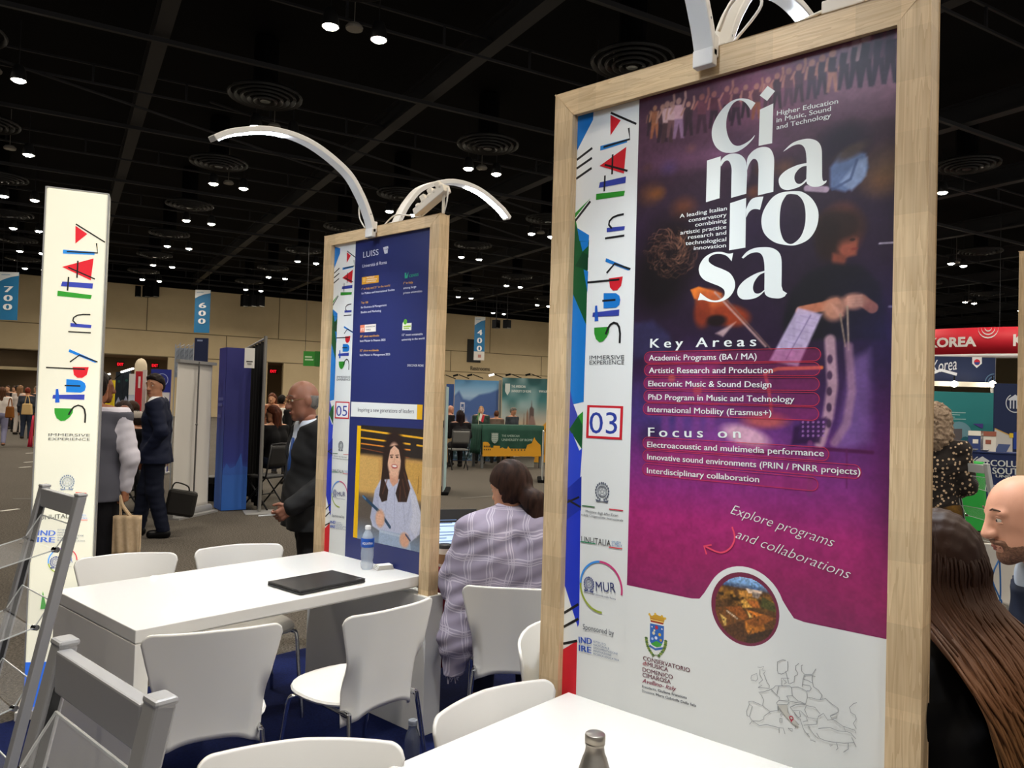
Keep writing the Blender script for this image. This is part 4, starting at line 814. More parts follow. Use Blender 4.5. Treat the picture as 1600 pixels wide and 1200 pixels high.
for i, t in enumerate(('ISTITUTO','NAZIONALE','DOCUMENTAZIONE','INNOVAZIONE','RICERCA EDUCATIVA')): SL.text(t, Q(90,829+i*4.1), Q(90+(22,27,41,32,43)[i],830+i*4.1), .0085, '#4A5A78')
cM = Q(98,876); rM = abs(Q(98,858)[1]-cM[1])*1.08
SL.ring(cM, rM, .005, '#3E8FE0', 120, 190); SL.ring(cM, rM, .005, '#C83C50', 0, 60); SL.ring(cM, rM, .005, '#9AAA40', 190, 265); SL.ring(cM, rM, .005, '#8A60C0', 60, 120)
emblem(SL, Q(87,878), .025, '#3E4A80', None); SL.text('MUR', Q(95,881), Q(114,879), .030, '#33509C'); SL.line([Q(80,886), Q(112,885)], .002, '#6A7090')
SL.poly([Q(67,923), Q(73,951), Q(63,952)], GRN); SL.poly([(.0,.05),(.0,.27),(LBW,.25),(LBW,.05)], '#2F63C8')
lit_copy(SL); under(lbx, SL.build('lightbox_print', lb))

# ------------------------------------------------------------ tables
def table(X0, X1, Xe, Y0, Y1, label, Z=.75):
    t = thing('meeting_table', ((X0+X1)/2, (Y0+Y1)/2, 0), label, 'table', 'white booth tables'); b = wmb(t)
    b.box((X0,Y0,.702),(X1,Y1,Z)); b.build('table_top', white, t, bevel=.003)
    b = wmb(t); b.box((X0,Y0,.008),(X0+.052,Y1,.6975)); b.build('leg', white, t, bevel=.002)
    b = wmb(t); b.box((X0+.003,Y0+.004,.6975),(X1-.004,Y1-.004,.702)); b.build('joint_strip', mat('pale joint','#BDBBB6',.5), t)
    return t
table(1.228, 2.592, 0, 2.856, 3.662, 'white slab-ended meeting table with closed laptop and water bottle')
table(.50, 1.880, 0, .530, 1.412, 'white meeting table in the right foreground with a metal bottle')
table(2.665, 4.1, 0, 2.90, 3.62, 'white meeting table behind the navy print, where the shawled woman works')
table(1.955, 2.85, 0, .78, 1.40, 'white meeting table hidden behind the large concert print')

# ------------------------------------------------------------ chairs
shell = mat('white plastic shell', '#E8E5DF', .35, coat=.1); chrome = mat('polished chrome', '#C9CACC', .12, 1.0)
def make_chair():
    t = thing('shell_chair', (0,0,0), 'white chair', 'chair', 'white shell chairs of the booth')
    b = MB(); n = 28
    def sp(r, z, k=1.0): return [(r*math.copysign(abs(math.cos(a))**.82, math.cos(a)), r*math.copysign(abs(math.sin(a))**.82, math.sin(a))*k, z) for a in [2*math.pi*i/n for i in range(n)]]
    L = [sp(.19,.425), sp(.212,.434), sp(.217,.443), sp(.212,.451), sp(.19,.452), sp(.12,.444), sp(.05,.441)]; vs = [p for l in L for p in l]
    fs = [(i*n+j, i*n+(j+1)%n, (i+1)*n+(j+1)%n, (i+1)*n+j) for i in range(len(L)-1) for j in range(n)] + [tuple(range(n-1,-1,-1)), tuple((len(L)-1)*n+j for j in range(n))]
    b.add([(x,y+.035,z) for x,y,z in vs], fs); b.build('seat', shell, t, smooth=50)
    b = MB()
    def f(i, j):
        u = math.sin((2*i-1)*math.pi/2)*.55+(2*i-1)*.45; v = 1-(1-j)**1.25; au = abs(u)
        w = np.interp(v, [0,.2,.4,.55,.7,.85,1], [.172,.174,.179,.186,.199,.214,.228])
        zb = .362+.056*(1-au**3); zt = .80+.006*(1-au) - .034*(1-math.sqrt(max(0,1-max(0,(au-.85)/.15)**2)))
        z = zb+(zt-zb)*v; x = u*w; y = -.186-.064*max(0,(z-.42)/.38)**1.3
        y += 1.0*x*x*(.35+.65*v)
        q_ = min(1, max(0, (.66-v)/.34)); y += max(0, (au-.76)/.24)**1.2*.045*q_*q_*(3-2*q_)
        return (x, y, z)
    b.grid(f, 44, 26); b.build('backrest', shell, t, smooth=True, solid=.009, bevel=None)
    b = MB(); b.tube([(-.17,-.17,.415),(-.16,.1,.42),(.16,.1,.42),(.17,-.17,.415)], .009, 8); b.build('under_frame', chrome, t, smooth=40)
    for s in (-1, 1):
        b = MB(); b.tube(smooth_path([(s*.14,.10,.421),(s*.195,.13,.421),(s*.212,.145,.395),(s*.218,.17,.25),(s*.232,.215,.008)], 5), .0095, 10, up=(0,1,0)); b.build('leg', chrome, t, smooth=40)
        b = MB(); b.tube(smooth_path([(s*.168,-.12,.421),(s*.170,-.172,.42),(s*.175,-.185,.38),(s*.205,-.245,.008)], 5), .0095, 10, up=(0,1,0)); b.build('leg', chrome, t, smooth=40)
    return t
chair0 = make_chair(); first = [True]
def place_chair(ctr_top, rot, label):
    t = chair0 if first[0] else copy_tree(chair0); first[0] = False
    o = Matrix.Rotation(rot, 3, 'Z') @ Vector((0,-.245,0)); t.location = (ctr_top[0]-o.x, ctr_top[1]-o.y, 0); t.rotation_euler.z = rot; t['label'] = label; return t
def chair_px(a, b, front, label, z=.797):
    A, B = on_z(*a, z), on_z(*b, z); d = B-A; rot = math.atan2(d.y, d.x) + (math.pi if front else 0); return place_chair((A+B)/2, rot, label)
chair_px((227,1000),(442,978), False, 'white shell chair seen from behind at the laptop table, nearest the brochure racks')
chair_px((548,970),(690,935), False, 'white shell chair seen from behind beside the plinth of the navy print')
chair_px((120,872),(272,862), True, 'white shell chair across the laptop table, beside the light tower')
chair_px((298,858),(442,848), True, 'white shell chair across the laptop table, nearest the man in grey suit')
chair_px((313,1172),(628,1150), True, 'white shell chair at the bottom edge of the picture, left of the foreground table')
place_chair((1.60,1.485), math.pi-.06, 'white shell chair pushed in at the far side of the foreground table')
c3 = on_z(722, 918, .797); dC = Vector((.62,-.78,0)); place_chair(c3+dC*.225, math.atan2(dC.y, dC.x), 'white shell chair under the woman in the lilac shawl')
chairD = place_chair((2.16, 1.80), math.pi+.35, 'white shell chair under the person in the cream jacket')

# ------------------------------------------------------------ arched lamps
lampm = mat('white painted aluminium', '#E4E2DE', .35); led = mat('cool white diodes', '#E8F2FF', .3, emit=160); screw = mat('steel screw', '#8C8C8C', .35, 1)
def arch_lamp(X, Y, Z, s, label):
    t = thing('arched_lamp', (X, Y, Z), label, 'lamp', 'arched lamps on the wooden frames')
    pts = smooth_path([(0,0,-.045),(-.028,0,.03),(-.09,0,.135),(-.19,0,.235),(-.40,0,.318),(-.61,0,.322),(-.80,0,.262),(-.895,0,.205)], 8)
    P = [Vector((p.x*s, 0, p.z)) for p in pts]; n = len(P)
    def rail(i0, i1, w, h, off):
        vs = []
        for i in range(i0, i1+1):
            tn = (P[min(i+1,n-1)]-P[max(i-1,0)]).normalized(); nn = Vector((-tn.z*s, 0, tn.x*s)) if True else None
            if nn.z < 0: nn = -nn
            c = P[i]+nn*off
            for a, b_ in ((-1,-1),(1,-1),(1,1),(-1,1)): vs.append(c+Vector((0,a*w/2,0))+nn*(b_*h/2))
        k = i1-i0+1; fs = [(i*4+j, i*4+(j+1)%4, (i+1)*4+(j+1)%4, (i+1)*4+j) for i in range(k-1) for j in range(4)]+[(3,2,1,0),tuple((k-1)*4+j for j in range(4))]
        return vs, fs
    b = MB(); b.add(*rail(0, n-1, .056, .026, 0)); arm = b.build('arm', lampm, t, bevel=.003, smooth=35)
    b = MB(); 
    i0, i1 = int(n*.66), int(n*.93); step = 1
    for i in range(i0, i1): 
        v, f = rail(i, i+1, .030, .006, -.0160); c = sum(v, Vector())/8; b.add([c+(p-c)*.8 for p in v], f)
    under(arm, b.build('led_strip', led, t))
    b = MB(); b.box((-.022 if s > 0 else -.006, -.0285, -.075), (.006 if s > 0 else .022, .0285, -.03)); b.box((-.014,-.0285,-.05),(.014,.0285,.008)); b.build('clamp', lampm, t, bevel=.003)
    la = bpy.data.lights.new('arch lamp light', 'AREA'); la.shape = 'RECTANGLE'; la.size = .28; la.size_y = .03; la.energy = 15; la.color = (.84,.92,1); la.spread = math.radians(95)
    lo = bpy.data.objects.new('lamp', la); COL.objects.link(lo); lo.parent = t; lo.location = (-.72*s, 0, .262); lo.rotation_euler = (0, -.10*s, 0)
    b = MB(); b.ball((-.03*s,-.024,.04), .006, 8); b.build('screw', screw, t)
    return t
arch_lamp(2.555, 3.292, 2.525, 1, 'arched white lamp on the navy stand reaching left over the laptop table')
arch_lamp(2.655, 3.235, 2.535, -1, 'arched white lamp on the navy stand reaching away to the right')
arch_lamp(1.842, .989, 2.570, 1, 'arched white lamp base at the top front of the large concert stand')
arch_lamp(1.945, 1.010, 2.590, -1, 'arched white lamp curving behind the top of the large concert stand')
cab = mat('white cable', '#DAD6CE', .5)
def cable(pts, label, r=.004, m=cab, grp='white lamp cables'):
    b = MB(); b.tube(smooth_path(pts, 7), r, 7); o = b.build('cable', m, None, smooth=True); return tag(o, label, 'cable', grp)
cable([(2.56,3.36,2.513),(2.555,3.40,2.57),(2.545,3.39,2.63),(2.545,3.33,2.61),(2.556,3.315,2.60)], 'white cable loop at the left of the lamp on the navy stand')
cable([(2.60,3.25,2.517),(2.60,3.16,2.56),(2.61,3.05,2.545),(2.61,2.97,2.528),(2.615,2.91,2.57)], 'white cable running along the top of the navy stand to the socket strip')
cable([(2.6,2.80,2.60),(2.60,2.77,2.64),(2.595,2.765,2.58),(2.6,2.79,2.517)], 'white cable falling behind the socket strip at the corner of the navy stand')
cable([(1.87,.93,2.555),(1.885,.86,2.64),(1.9,.90,2.70),(1.92,.96,2.69),(1.93,1.0,2.63)], 'white cable loop between the two lamps of the concert stand')
cable([(1.88,.80,2.556),(1.875,.66,2.575),(1.88,.60,2.575),(1.88,.54,2.585)], 'white cable along the top right of the concert stand')
b = MB(); Ps, Pe = Vector((2.60,2.99,2.545)), Vector((2.60,2.775,2.64)); b.beam(Ps, Pe, .05, .04)
for k in range(5): c = Ps.lerp(Pe, .12+.19*k); b.ball(c+Vector((-.012,0,.02)), (.018,.017,.016), 10); 
for k in range(3): c = Ps.lerp(Pe, .3+.25*k); b.beam(c+Vector((0,0,.015)), c+Vector((-.005,.02,.055)), .03, .03)
for k in range(2): c = Ps.lerp(Pe, .1+.8*k); b.beam(c, Vector((c.x, c.y, 2.512)), .012, .012)
tag(b.build('socket_strip', mat('ivory plastic','#D8CFC0',.5), None, bevel=.004), 'white socket strip propped on the top corner of the navy stand', 'socket strip')
b = MB(); b.beam((1.885,.585,2.556),(1.885,.52,2.60),.05,.035); b.beam((1.885,.70,2.556+.017),(1.885,.60,2.556+.017),.04,.034); tag(b.build('plug_adapter', mat('ivory plastic','#D8CFC0',.5), None, bevel=.004), 'white plug adapter on the top right of the concert stand', 'adapter')

# ------------------------------------------------------------ brochure racks
alu = mat('satin grey aluminium', '#A9AAAD', .42, .35); acryl = mat('clear acrylic', '#F4F6F8', .04, alpha=.09, spec=.6); acedge = mat('acrylic cut edge', '#DDE2E4', .15, alpha=.75); dark = mat('dark slot', '#2A2B2E', .5)
def rack(X, Y0, Y1, H, lean, label, mirror=1, m=alu):
    t = thing('brochure_rack', (X, (Y0+Y1)/2, 0), label, 'brochure rack', 'acrylic brochure racks'); w = (Y1-Y0)/2
    B = lambda z, y, dx=0: Vector((-lean*(1-z/H)*mirror + dx*mirror, y, z))
    for s in (1, -1):
        b = MB(); b.beam(B(.008,s*w), B(H,s*w), .028, .036, up=(0,1,0)); up_ = b.build('upright', m, t, bevel=.004)
        b = MB(); b.beam(B(.02,s*(w-.0175)), B(H-.06,s*(w-.0175)), .012, .006, up=(0,1,0)); under(up_, b.build('slot', dark, t))
        b = MB(); b.box((-.016,s*w-.0195,H-.004),(.016,s*w+.0195,H+.007)); under(up_, b.build('end_cap', m, t, bevel=.005))
    b = MB(); b.beam(B(H-.036,-w+.017), B(H-.036,w-.017), .022, .062, up=(0,0,1)); b.build('top_rail', m, t, bevel=.003)
    for k in range(5):
        z = H-.17-.235*k
        if z < .15: break
        b = MB()
        p = B(z, 0, -.03); o = Vector((-.20*mirror, 0, -.05)); u = Vector((-.055*mirror, 0, .15))
        b.beam(p+Vector((.02*mirror,0,.01)), p+o, .003, 2*w-.045, up=(0,1,0)) if False else None
        def pane(a, c, t_=.003): 
            x = (c-a); nrm = Vector((x.z,0,-x.x)).normalized()*t_/2; q = w-.022
            b.add([a+nrm+Vector((0,-q,0)), a+nrm+Vector((0,q,0)), c+nrm+Vector((0,q,0)), c+nrm+Vector((0,-q,0)), a-nrm+Vector((0,-q,0)), a-nrm+Vector((0,q,0)), c-nrm+Vector((0,q,0)), c-nrm+Vector((0,-q,0))], [(0,1,2,3),(7,6,5,4),(0,4,5,1),(1,5,6,2),(2,6,7,3),(3,7,4,0)])
            for y in (-q, q): b.beam(a+Vector((0,y,0)), c+Vector((0,y,0)), .0034, .0034, mi=1)
            b.beam(c+Vector((0,-q,0)), c+Vector((0,q,0)), .0036, .0036, mi=1)
        pane(p, p+o); pane(p+o+Vector((-.0015*mirror,0,.0025)), p+o+Vector((-.012*mirror,0,.05))); pane(p+Vector((.004*mirror,0,.003)), p+Vector((.05*mirror,0,.075)))
        tr_ = b.build('acrylic_tray', [acryl, acedge], t)
        for s in (1, -1):
            b = MB(); b.tube([B(z, s*(w-.0178), -.02), B(z, s*(w-.034), -.028)], .009, 10); under(tr_, b.build('knob', chrome, t, smooth=40))
    return t
r1 = rack(.455, .978, 1.303, 1.215, .26, 'grey aluminium brochure rack with clear trays in the bottom left corner')
r2 = rack(.968, 2.693, 3.022, 1.265, .26, 'grey aluminium brochure rack with clear trays in front of the light tower')
PW = at_depth(1514, 731, 5.75)
wr = rack(0, -.165, .165, 1.265, .26, 'white brochure rack behind the bald man, in front of the green cloth', m=mat('white aluminium','#C4C8CA',.4,.2)); wr.location = (PW.x, PW.y, 0); wr.rotation_euler.z = math.radians(142)

# ------------------------------------------------------------ things on the tables
lapm = mat('black laptop shell', '#1B1B1D', .42); 
L0 = [on_z(*p, .77) for p in ((423,908),(465,925),(567,905),(523,889))]; cc = sum(L0, Vector())/4; rl = math.atan2((L0[2]-L0[1]).y, (L0[2]-L0[1]).x)
lp = thing('laptop', (cc.x, cc.y, .75), 'closed black laptop lying on the white table', 'laptop', rz=rl)
b = MB(); b.box((-.178,-.124,.0025),(.178,.124,.013)); b.build('base', lapm, lp, bevel=.003)
b = MB(); b.box((-.178,-.124,.0137),(.178,.124,.021)); lid_ = b.build('lid', lapm, lp, bevel=.003)
b = MB(); b.box((.135,-.113,.0208),(.165,-.106,.0213)); under(lid_, b.build('badge', mat('grey lettering','#9A9A9C',.4), lp))
b = MB()
for k in range(3): b.box((-.17+.03*k,-.1248,.006),(-.152+.03*k,-.1238,.010))
b.build('port', dark, lp)
b = MB()
for x in (-.15,.15):
    for y in (-.1,.1): b.box((x-.01,y-.006,0),(x+.01,y+.006,.003))
b.build('rubber_foot', dark, lp)
water = mat('clear water bottle plastic', '#DCEAF8', .05, alpha=.38, spec=.9); blueL = mat('blue bottle label', '#1E56B8', .4)
bp = on_z(573, 889, .75)
bt = thing('water_bottle', (bp.x, bp.y, .75), 'clear plastic water bottle with blue label on the white table', 'bottle')
b = MB(); b.lathe([(0,.004),(.024,0),(.030,.008),(.032,.03),(.029,.045),(.032,.06),(.0325,.085),(.031,.10),(.0325,.135),(.031,.152),(.024,.175),(.014,.192),(.0125,.200),(0,.2)], 28); b.build('bottle_body', water, bt, smooth=60)
b = MB(); b.lathe([(.0329,.112),(.0333,.116),(.0336,.15),(.0325,.156)], 28, cap=False); lab_ = b.build('bottle_label', blueL, bt, smooth=60)
b = MB(); b.lathe([(0,.198),(.0145,.198),(.0148,.214),(.013,.217),(0,.217)], 20); b.build('cap', mat('white bottle cap','#EDEFF2',.4), bt, smooth=40)
s_ = MB(); vs, fs = glyphs('AQUAFINA', .02); lo, hi = vs[:,0].min(), vs[:,0].max(); th0 = math.atan2(-bp.y, -bp.x)
s_.add([(.0341*math.cos(th0-.85+(x-lo)/(hi-lo)*1.7), .0341*math.sin(th0-.85+(x-lo)/(hi-lo)*1.7), .127+y*.0165) for x, y in vs], fs); under(lab_, s_.build('lettering', M('#F2F6FF'), bt))
npk = on_z(599, 889, .75); q = thing('paper_napkin', (npk.x, npk.y, .75), 'small white folded napkin behind the water bottle', 'napkin', rz=-.3)
b = MB(); 
for k in range(4): b.box((-.045+.003*k,-.03,.001+.006*k),(.045-.002*k,.03-.003*k,.006+.006*k))
b.build('folded_paper', mat('white paper','#EFEDE8',.8), q, bevel=.002)
bm = mat('brushed bottle aluminium', '#A9A39A', .32, .9)
pb = on_z(929, 1290, .75); pb = at_depth(930, 1150, 1.56)
def alu_bottle(P, label, m, capm, h=1.0, name='metal_bottle'):
    t = thing(name, P, label, 'bottle'); b = MB()
    b.lathe([(0,.004),(.030,0),(.034,.006),(.034,.105),(.032,.125),(.025,.148),(.020,.160),(.0185,.170),(.0185,.176),(0,.176)], 32); b.build('bottle_body', m, t, smooth=50)
    b = MB(); b.lathe([(0,.176),(.0195,.176),(.0205,.179),(.0195,.181),(.0205,.183),(.0205,.194),(.0195,.197),(.017,.1985),(0,.1985)], 32); b.build('cap', capm, t, smooth=40); return t
mb_ = alu_bottle((pb.x, pb.y, .75), 'brushed metal bottle with screw cap on the foreground table', bm, mat('satin cap aluminium','#B4AEA4',.3,.9))
fb = on_z(643, 1196, .008)
fb_ = alu_bottle((fb.x, fb.y, .008), 'clear bottle with grey cap standing on the navy carpet under the chair', mat('smoky clear plastic','#B8BCC4',.08,trans=.85), mat('grey cap','#8A8C92',.4), name='floor_bottle')
# behind the navy print: open laptop, paper cup, red cloth
lt = thing('open_laptop', (*on_z(712,872,.752).xy, .75), 'open laptop with bright document on screen in front of the shawled woman', 'laptop', rz=math.radians(-28))
b = MB(); b.box((-.17,-.12,0),(.17,.12,.016)); b.build('keyboard_base', mat('dark keyboard','#2B2D33',.5), lt, bevel=.003)
b = MB(); b.add([(-.17,.118,.016),(.17,.118,.016),(.17,.185,.24),(-.17,.185,.24),(-.17,.128,.016),(.17,.128,.016),(.17,.193,.24),(-.17,.193,.24)], [(3,2,1,0),(4,5,6,7),(0,1,5,4),(1,2,6,5),(2,3,7,6),(3,0,4,7)]); b.build('lid', lapm, lt)
scr = mat('lit laptop screen', '#BFD8F4', .3, emit=.55); b = MB(); T_ = lambda u, v: (-.16+.32*u, .1185+.067*v-.0012, .022+.212*v-.0)
b.add([T_(0,.03),T_(1,.03),T_(1,1),T_(0,1)], [(0,1,2,3)]); sc_ = b.build('screen', scr, lt)
b = MB()
for k in range(9): v = .75-.075*k; w_ = (.5,.42,.55,.2,.5,.46,.3,.52,.4)[k]; p = [T_(.15,v),T_(.15+w_,v),T_(.15+w_,v+.02),T_(.15,v+.02)]; b.add([(x,y-.0008,z) for x,y,z in p], [(0,1,2,3)])
b.add([(x,y-.0008,z) for x,y,z in (T_(0,.92),T_(1,.92),T_(1,1),T_(0,1))], [(0,1,2,3)], 1); under(sc_, b.build('screen_text', [M('#6A86B4'), M('#2F4FA8')], lt))
cu = thing('paper_cup', (*on_z(694,886,.75).xy, .75), 'paper coffee cup with dark lid beside the open laptop', 'cup')
b = MB(); b.lathe([(0,0),(.028,0),(.039,.10),(.037,.10),(0,.09)], 24); b.build('cup_body', mat('white paper cup','#D8CFC2',.6), cu, smooth=40)
b = MB(); b.lathe([(.0305,.02),(.0365,.07),(.0372,.07),(.0312,.02)], 24, cap=False); b.build('sleeve', mat('brown sleeve','#8A6A4A',.7), cu, smooth=40)
b = MB(); b.lathe([(0,.099),(.041,.099),(.041,.106),(.036,.116),(.034,.112),(0,.112)], 24); b.build('lid', mat('black cup lid','#1E1C1C',.4), cu, smooth=40)
b = MB(); b.grid(lambda u, v: (2.70+.75*u, 2.893-.012*math.sin(u*26)*v, .753-.5*v), 40, 6); b.grid(lambda u, v: (2.70+.75*u, 2.893+.25*v, .7535), 6, 3)
tag(b.build('table_cloth', mat('dark red cloth','#6E1226',.85), None, smooth=True, solid=.003), 'dark red cloth hanging over the edge of the table behind the navy print', 'cloth')
# ------------------------------------------------------------ neighbouring booths
def face_cam(P): d = Vector((CAM.x-P.x, CAM.y-P.y, 0)).normalized(); return Vector((-d.y, d.x, 0))*1.0     # right-hand direction of a panel that faces us
def zof(y, x, D): return EYE + ((at_depth(x, y, D)).z - EYE)
alum = mat('dull aluminium foot', '#A9A9A9', .45, .4); blackm = mat('black fabric', '#121214', .9, spec=.1); whitef = mat('white banner fabric', '#DAD6D0', .7)
def gradient_img(stops, h=40, w=6, seed=0, amt=.0):
    t = [q[0] for q in stops]; c = np.array([[int(q[1][i:i+2],16)/255 for i in (1,3,5)] for q in stops])
    a = np.stack([np.interp(np.linspace(0,1,h), t, c[:,i]) for i in range(3)], 1)[:,None,:]*np.ones((h,w,1)); return a
def panel(name, x0, x1, ytop, D, label, cat, m, z0=.0, turn=0.0, th=.03, foot=True, group=None, D1=None):
    """upright panel seen between survey columns x0..x1 with its top at row ytop"""
    A, B = at_depth(x0, (ytop+640)/2, D), at_depth(x1, (ytop+640)/2, D1 or D); A.z = B.z = 0
    u = (B-A).normalized(); w = (B-A).length; h = at_depth((x0+x1)/2, ytop, (D+(D1 or D))/2).z
    t = thing(name, A, label, cat, group, math.atan2(u.y, u.x))
    b = MB(); b.box((0,0,z0 if not foot else .04),(w,th,h)); b.build('panel', m, t)
    if foot: b = MB(); b.box((-.02,-.09,0),(w+.02,.12,.05)); b.build('foot', alum, t, bevel=.015)
    S = Sheet(A - Vector((-u.y,u.x,0))*.001, u, step=.0012); return t, S, w, h
# white roll-up banner seen from behind, with its support pole
A, B = on_z(268,812), on_z(327,799); u = (B-A).normalized(); w = (B-A).length
t = thing('rollup_banner', A, 'white roll-up banner seen from behind with its support pole, beside the man in navy suit', 'banner', rz=math.atan2(u.y,u.x)); hb = 2.03
b = MB(); b.grid(lambda i, j: (.02+(w-.04)*i+.006*math.sin(9*j+3*i), .02+.015*math.sin(3.1*i)*(1-j)+.004*math.sin(11*i+4*j), .07+(hb-.07)*j), 24, 24); b.build('fabric', whitef, t, smooth=True, solid=.003)
b = MB(); b.tube([(-.02,.02,.05),(w+.02,.02,.05)], .055, 12); b.box((-.02,-.12,0),(w+.02,.10,.025)); b.build('foot', alum, t, smooth=40)
b = MB(); b.tube([(w*.48,-.035,.05),(w*.5,-.03,hb)], .011, 8); b.ball((w*.49,-.033,1.2), .018, 8); b.build('support_pole', mat('dark steel pole','#6A6866',.4,.7), t, smooth=40)
b = MB(); b.box((0,-.03,hb-.03),(w,.03,hb+.01)); b.build('top_rail', alum, t)
# blue tower
C0, C1 = on_z(345,799), on_z(384,797); u = (C1-C0).normalized(); w = (C1-C0).length; n_ = Vector((-u.y,u.x,0))
hT = 2.26; t = thing('printed_tower', C0, 'tall navy to bright blue printed tower beside the black curtain', 'display tower', rz=math.atan2(u.y,u.x))
b = MB(); b.box((0,0,.01),(w,.38,hT)); b.build('cover', M('#2A2A78',.7), t)
S = Sheet(C0-n_*.002, u, step=.002); gr = [(0,'#2C2C74'),(.45,'#272A6C'),(.7,'#2A3484'),(.78,'#3260B4'),(1,'#2C62B8')]
S.picture(0,.01,w,hT,gradient_img(gr,120,12)); pk = [(0,.55+.0),(w*.15,.66),(w*.3,.58),(w*.5,.62),(w*.72,.80),(w*.8,.62),(w,.60),(w,.50),(0,.50)]; S.poly(pk,'#3158AC'); S.build('front_print', t)
S = Sheet(C0-u*.002+n_*.38, -n_, step=.002); S.picture(0,.01,.38,hT,gradient_img([(0,'#38388C'),(.4,'#3A4294'),(.75,'#3A62B4'),(1,'#2E5CB0')],80,10))
for k, (v, ww) in enumerate(((1.52,.42),(1.44,.36),(1.28,.3),(1.74,.06))): S.rect(.05,v,.05+ww*.6,v+.045,'#5E66B0')
S.build('side_print', t)
# black pipe-and-drape wall
Q0 = on_z(405,801); Q1 = at_depth(381, 617, 13.4); Q1.z = 0; u = (Q1-Q0); w = u.length; u.normalize(); n_ = Vector((-u.y,u.x,0))
t = thing('black_drape', Q0, 'black curtain hanging on a metal pole behind the man in grey suit', 'curtain', rz=math.atan2(u.y,u.x)); hd = 2.40
b = MB(); b.grid(lambda i, j: (.05+(w-.05)*i, .035*math.sin(i*46)*(1.1-.4*j)-.02, .03+(hd-.05)*j), 90, 6); b.build('curtain', blackm, t, smooth=True, solid=.004)
b = MB(); b.tube([(0,0,.02),(0,0,hd+.03)], .024, 12); b.build('pole', mat('brushed pole','#8E8C88',.4,.6), t, smooth=40)
b = MB(); b.box((-.2,-.2,0),(.2,.2,.012)); b.build('base_plate', alum, t, bevel=.004)
b = MB(); b.tube([(0,0,hd),(w,0,hd)], .018, 8); b.build('cross_bar', alum, t)
sg = at_depth(390,560,10.55); t = thing('paper_sign', (sg.x,sg.y,sg.z-.13), 'white booth number card pinned to the top of the black curtain', 'sign', rz=math.atan2(face_cam(sg).y, face_cam(sg).x)); b = MB(); b.box((-.065,0,0),(.065,.006,.27)); b.build('card', M('#DEDCD8'), t); S = Sheet(Vector(t.location)-Vector((0,0,0)), face_cam(sg), step=.004)
S.rect(-.04,.08+S.O.dot(S.V)*0,.04,.095,'#444'+'444'); S.rect(-.03,.05,.03,.062,'#444444'); S.build('lettering', t)
bb_ = on_z(331,781); t = thing('black_case', (bb_.x,bb_.y,0), 'black case on the floor between white banner and blue tower', 'case', rz=.5); b = MB(); b.box((-.16,-.12,.0),(.16,.12,.34)); b.build('case_body', blackm, t, bevel=.02); b = MB(); b.box((-.17,-.13,.26),(.17,.13,.36)); b.build('lid', mat('black plastic','#1A1A1C',.4), t, bevel=.015)
# banners in the distance, left
def tall(name, x0, x1, yt, D, label, col, **k): return panel(name, x0, x1, yt, D, label, 'banner', M(col,.7), **k)
t, S, w, h = tall('display_banner', 235, 266, 577, 15.5, 'royal blue TEC banner with ring of stars behind the man in navy suit', '#232F8A'); S.rect(w*.02,.05,w*.98,h*.78,'#D6D6DA'); cx = (w*.56,h*.90)
S.ring(cx,.12,.012,'#B8C4EC',n=30); S.text('TEC',(cx[0]-.06,cx[1]-.025),(cx[0]+.06,cx[1]-.025),.055,'#DCE4FA',.02); S.rect(w*.75,h*.6,w*.95,h*.62,'#7A7A84'); S.rect(w*.75,h*.56,w*.92,h*.575,'#7A7A84'); S.build('banner_print', t)
t, S, w, h = tall('display_banner', 211, 221, 580, 15.0, 'narrow red banner with white lettering beside the white column', '#B8222E'); 
S.rect(w*.45,h*.84,w*.8,h*.95,'#E8D8D6')
for k in range(7): S.rect(w*.15,h*(.62-.075*k),w*(.5+.08*(k%3)),h*(.635-.075*k),'#E6C8C8')
S.build('banner_print', t)
t, S, w, h = tall('display_banner', 221.5, 228, 578, 15.2, 'narrow white banner right of the red banner', '#D2CCC8'); S.rect(w*.3,h*.3,w*.6,h*.6,'#9A9CB0'); S.build('banner_print', t)
t, S, w, h = tall('display_banner', 201, 210.5, 584, 16.2, 'pale blue and white banner left of the red banner', '#C4CCDC'); S.rect(w*.1,h*.1,w*.5,h*.6,'#6A7EB0'); S.rect(0,h*.78,w,h,'#E4E2DE'); S.build('banner_print', t)
for k, (a, c, yt, lab) in enumerate(((180,191,581,'black display panel with pale figures, left one, next to the yellow banner'),(191.5,203,579,'black display panel with pale figures, right one, next to the pale blue banner'))):
    t, S, w, h = tall('exhibit_board', a, c, yt, 16.5, lab, '#16202A'); S.poly([(w*.1,h*.60),(w*.9,h*.60),(w*.85,h*.68),(w*.5,h*.74),(w*.15,h*.68)], '#9A9EB4'); S.disc((w*.5,h*.9), w*.2, '#1E4A44', 12)
    for i in range(14): S.rect(w*(.12+.06*i), h*(.25+.05*((i*7)%4)), w*(.14+.06*i), h*(.50-.04*((i*5)%3)), '#6A6E80')
    S.build('panel_print', t)
t, S, w, h = tall('exhibit_board', 158, 178.5, 594, 19.0, 'bright yellow display panel right of the light tower', '#E6C81E'); S.text('AND',(w*.12,h*.86),(w*.62,h*.86),.10,'#3A3420',.03); S.rect(w*.15,h*.78,w*.6,h*.79,'#8A7A20'); S.rect(w*.15,h*.74,w*.5,h*.748,'#8A7A20'); S.rect(w*.78,0,w*.8,h,'#B8A018'); S.build('panel_print', t)
cp = at_depth(217.5,640,30); t = thing('round_column', (cp.x,cp.y,0), 'pale round column with domed top behind the red banner', 'column'); b = MB(); b.lathe([(.22,0),(.22,2.55),(.21,2.68),(.17,2.8),(.1,2.88),(0,2.92)], 20); b.build('shaft', mat('cream column','#D8C8AC',.6), t, smooth=50)
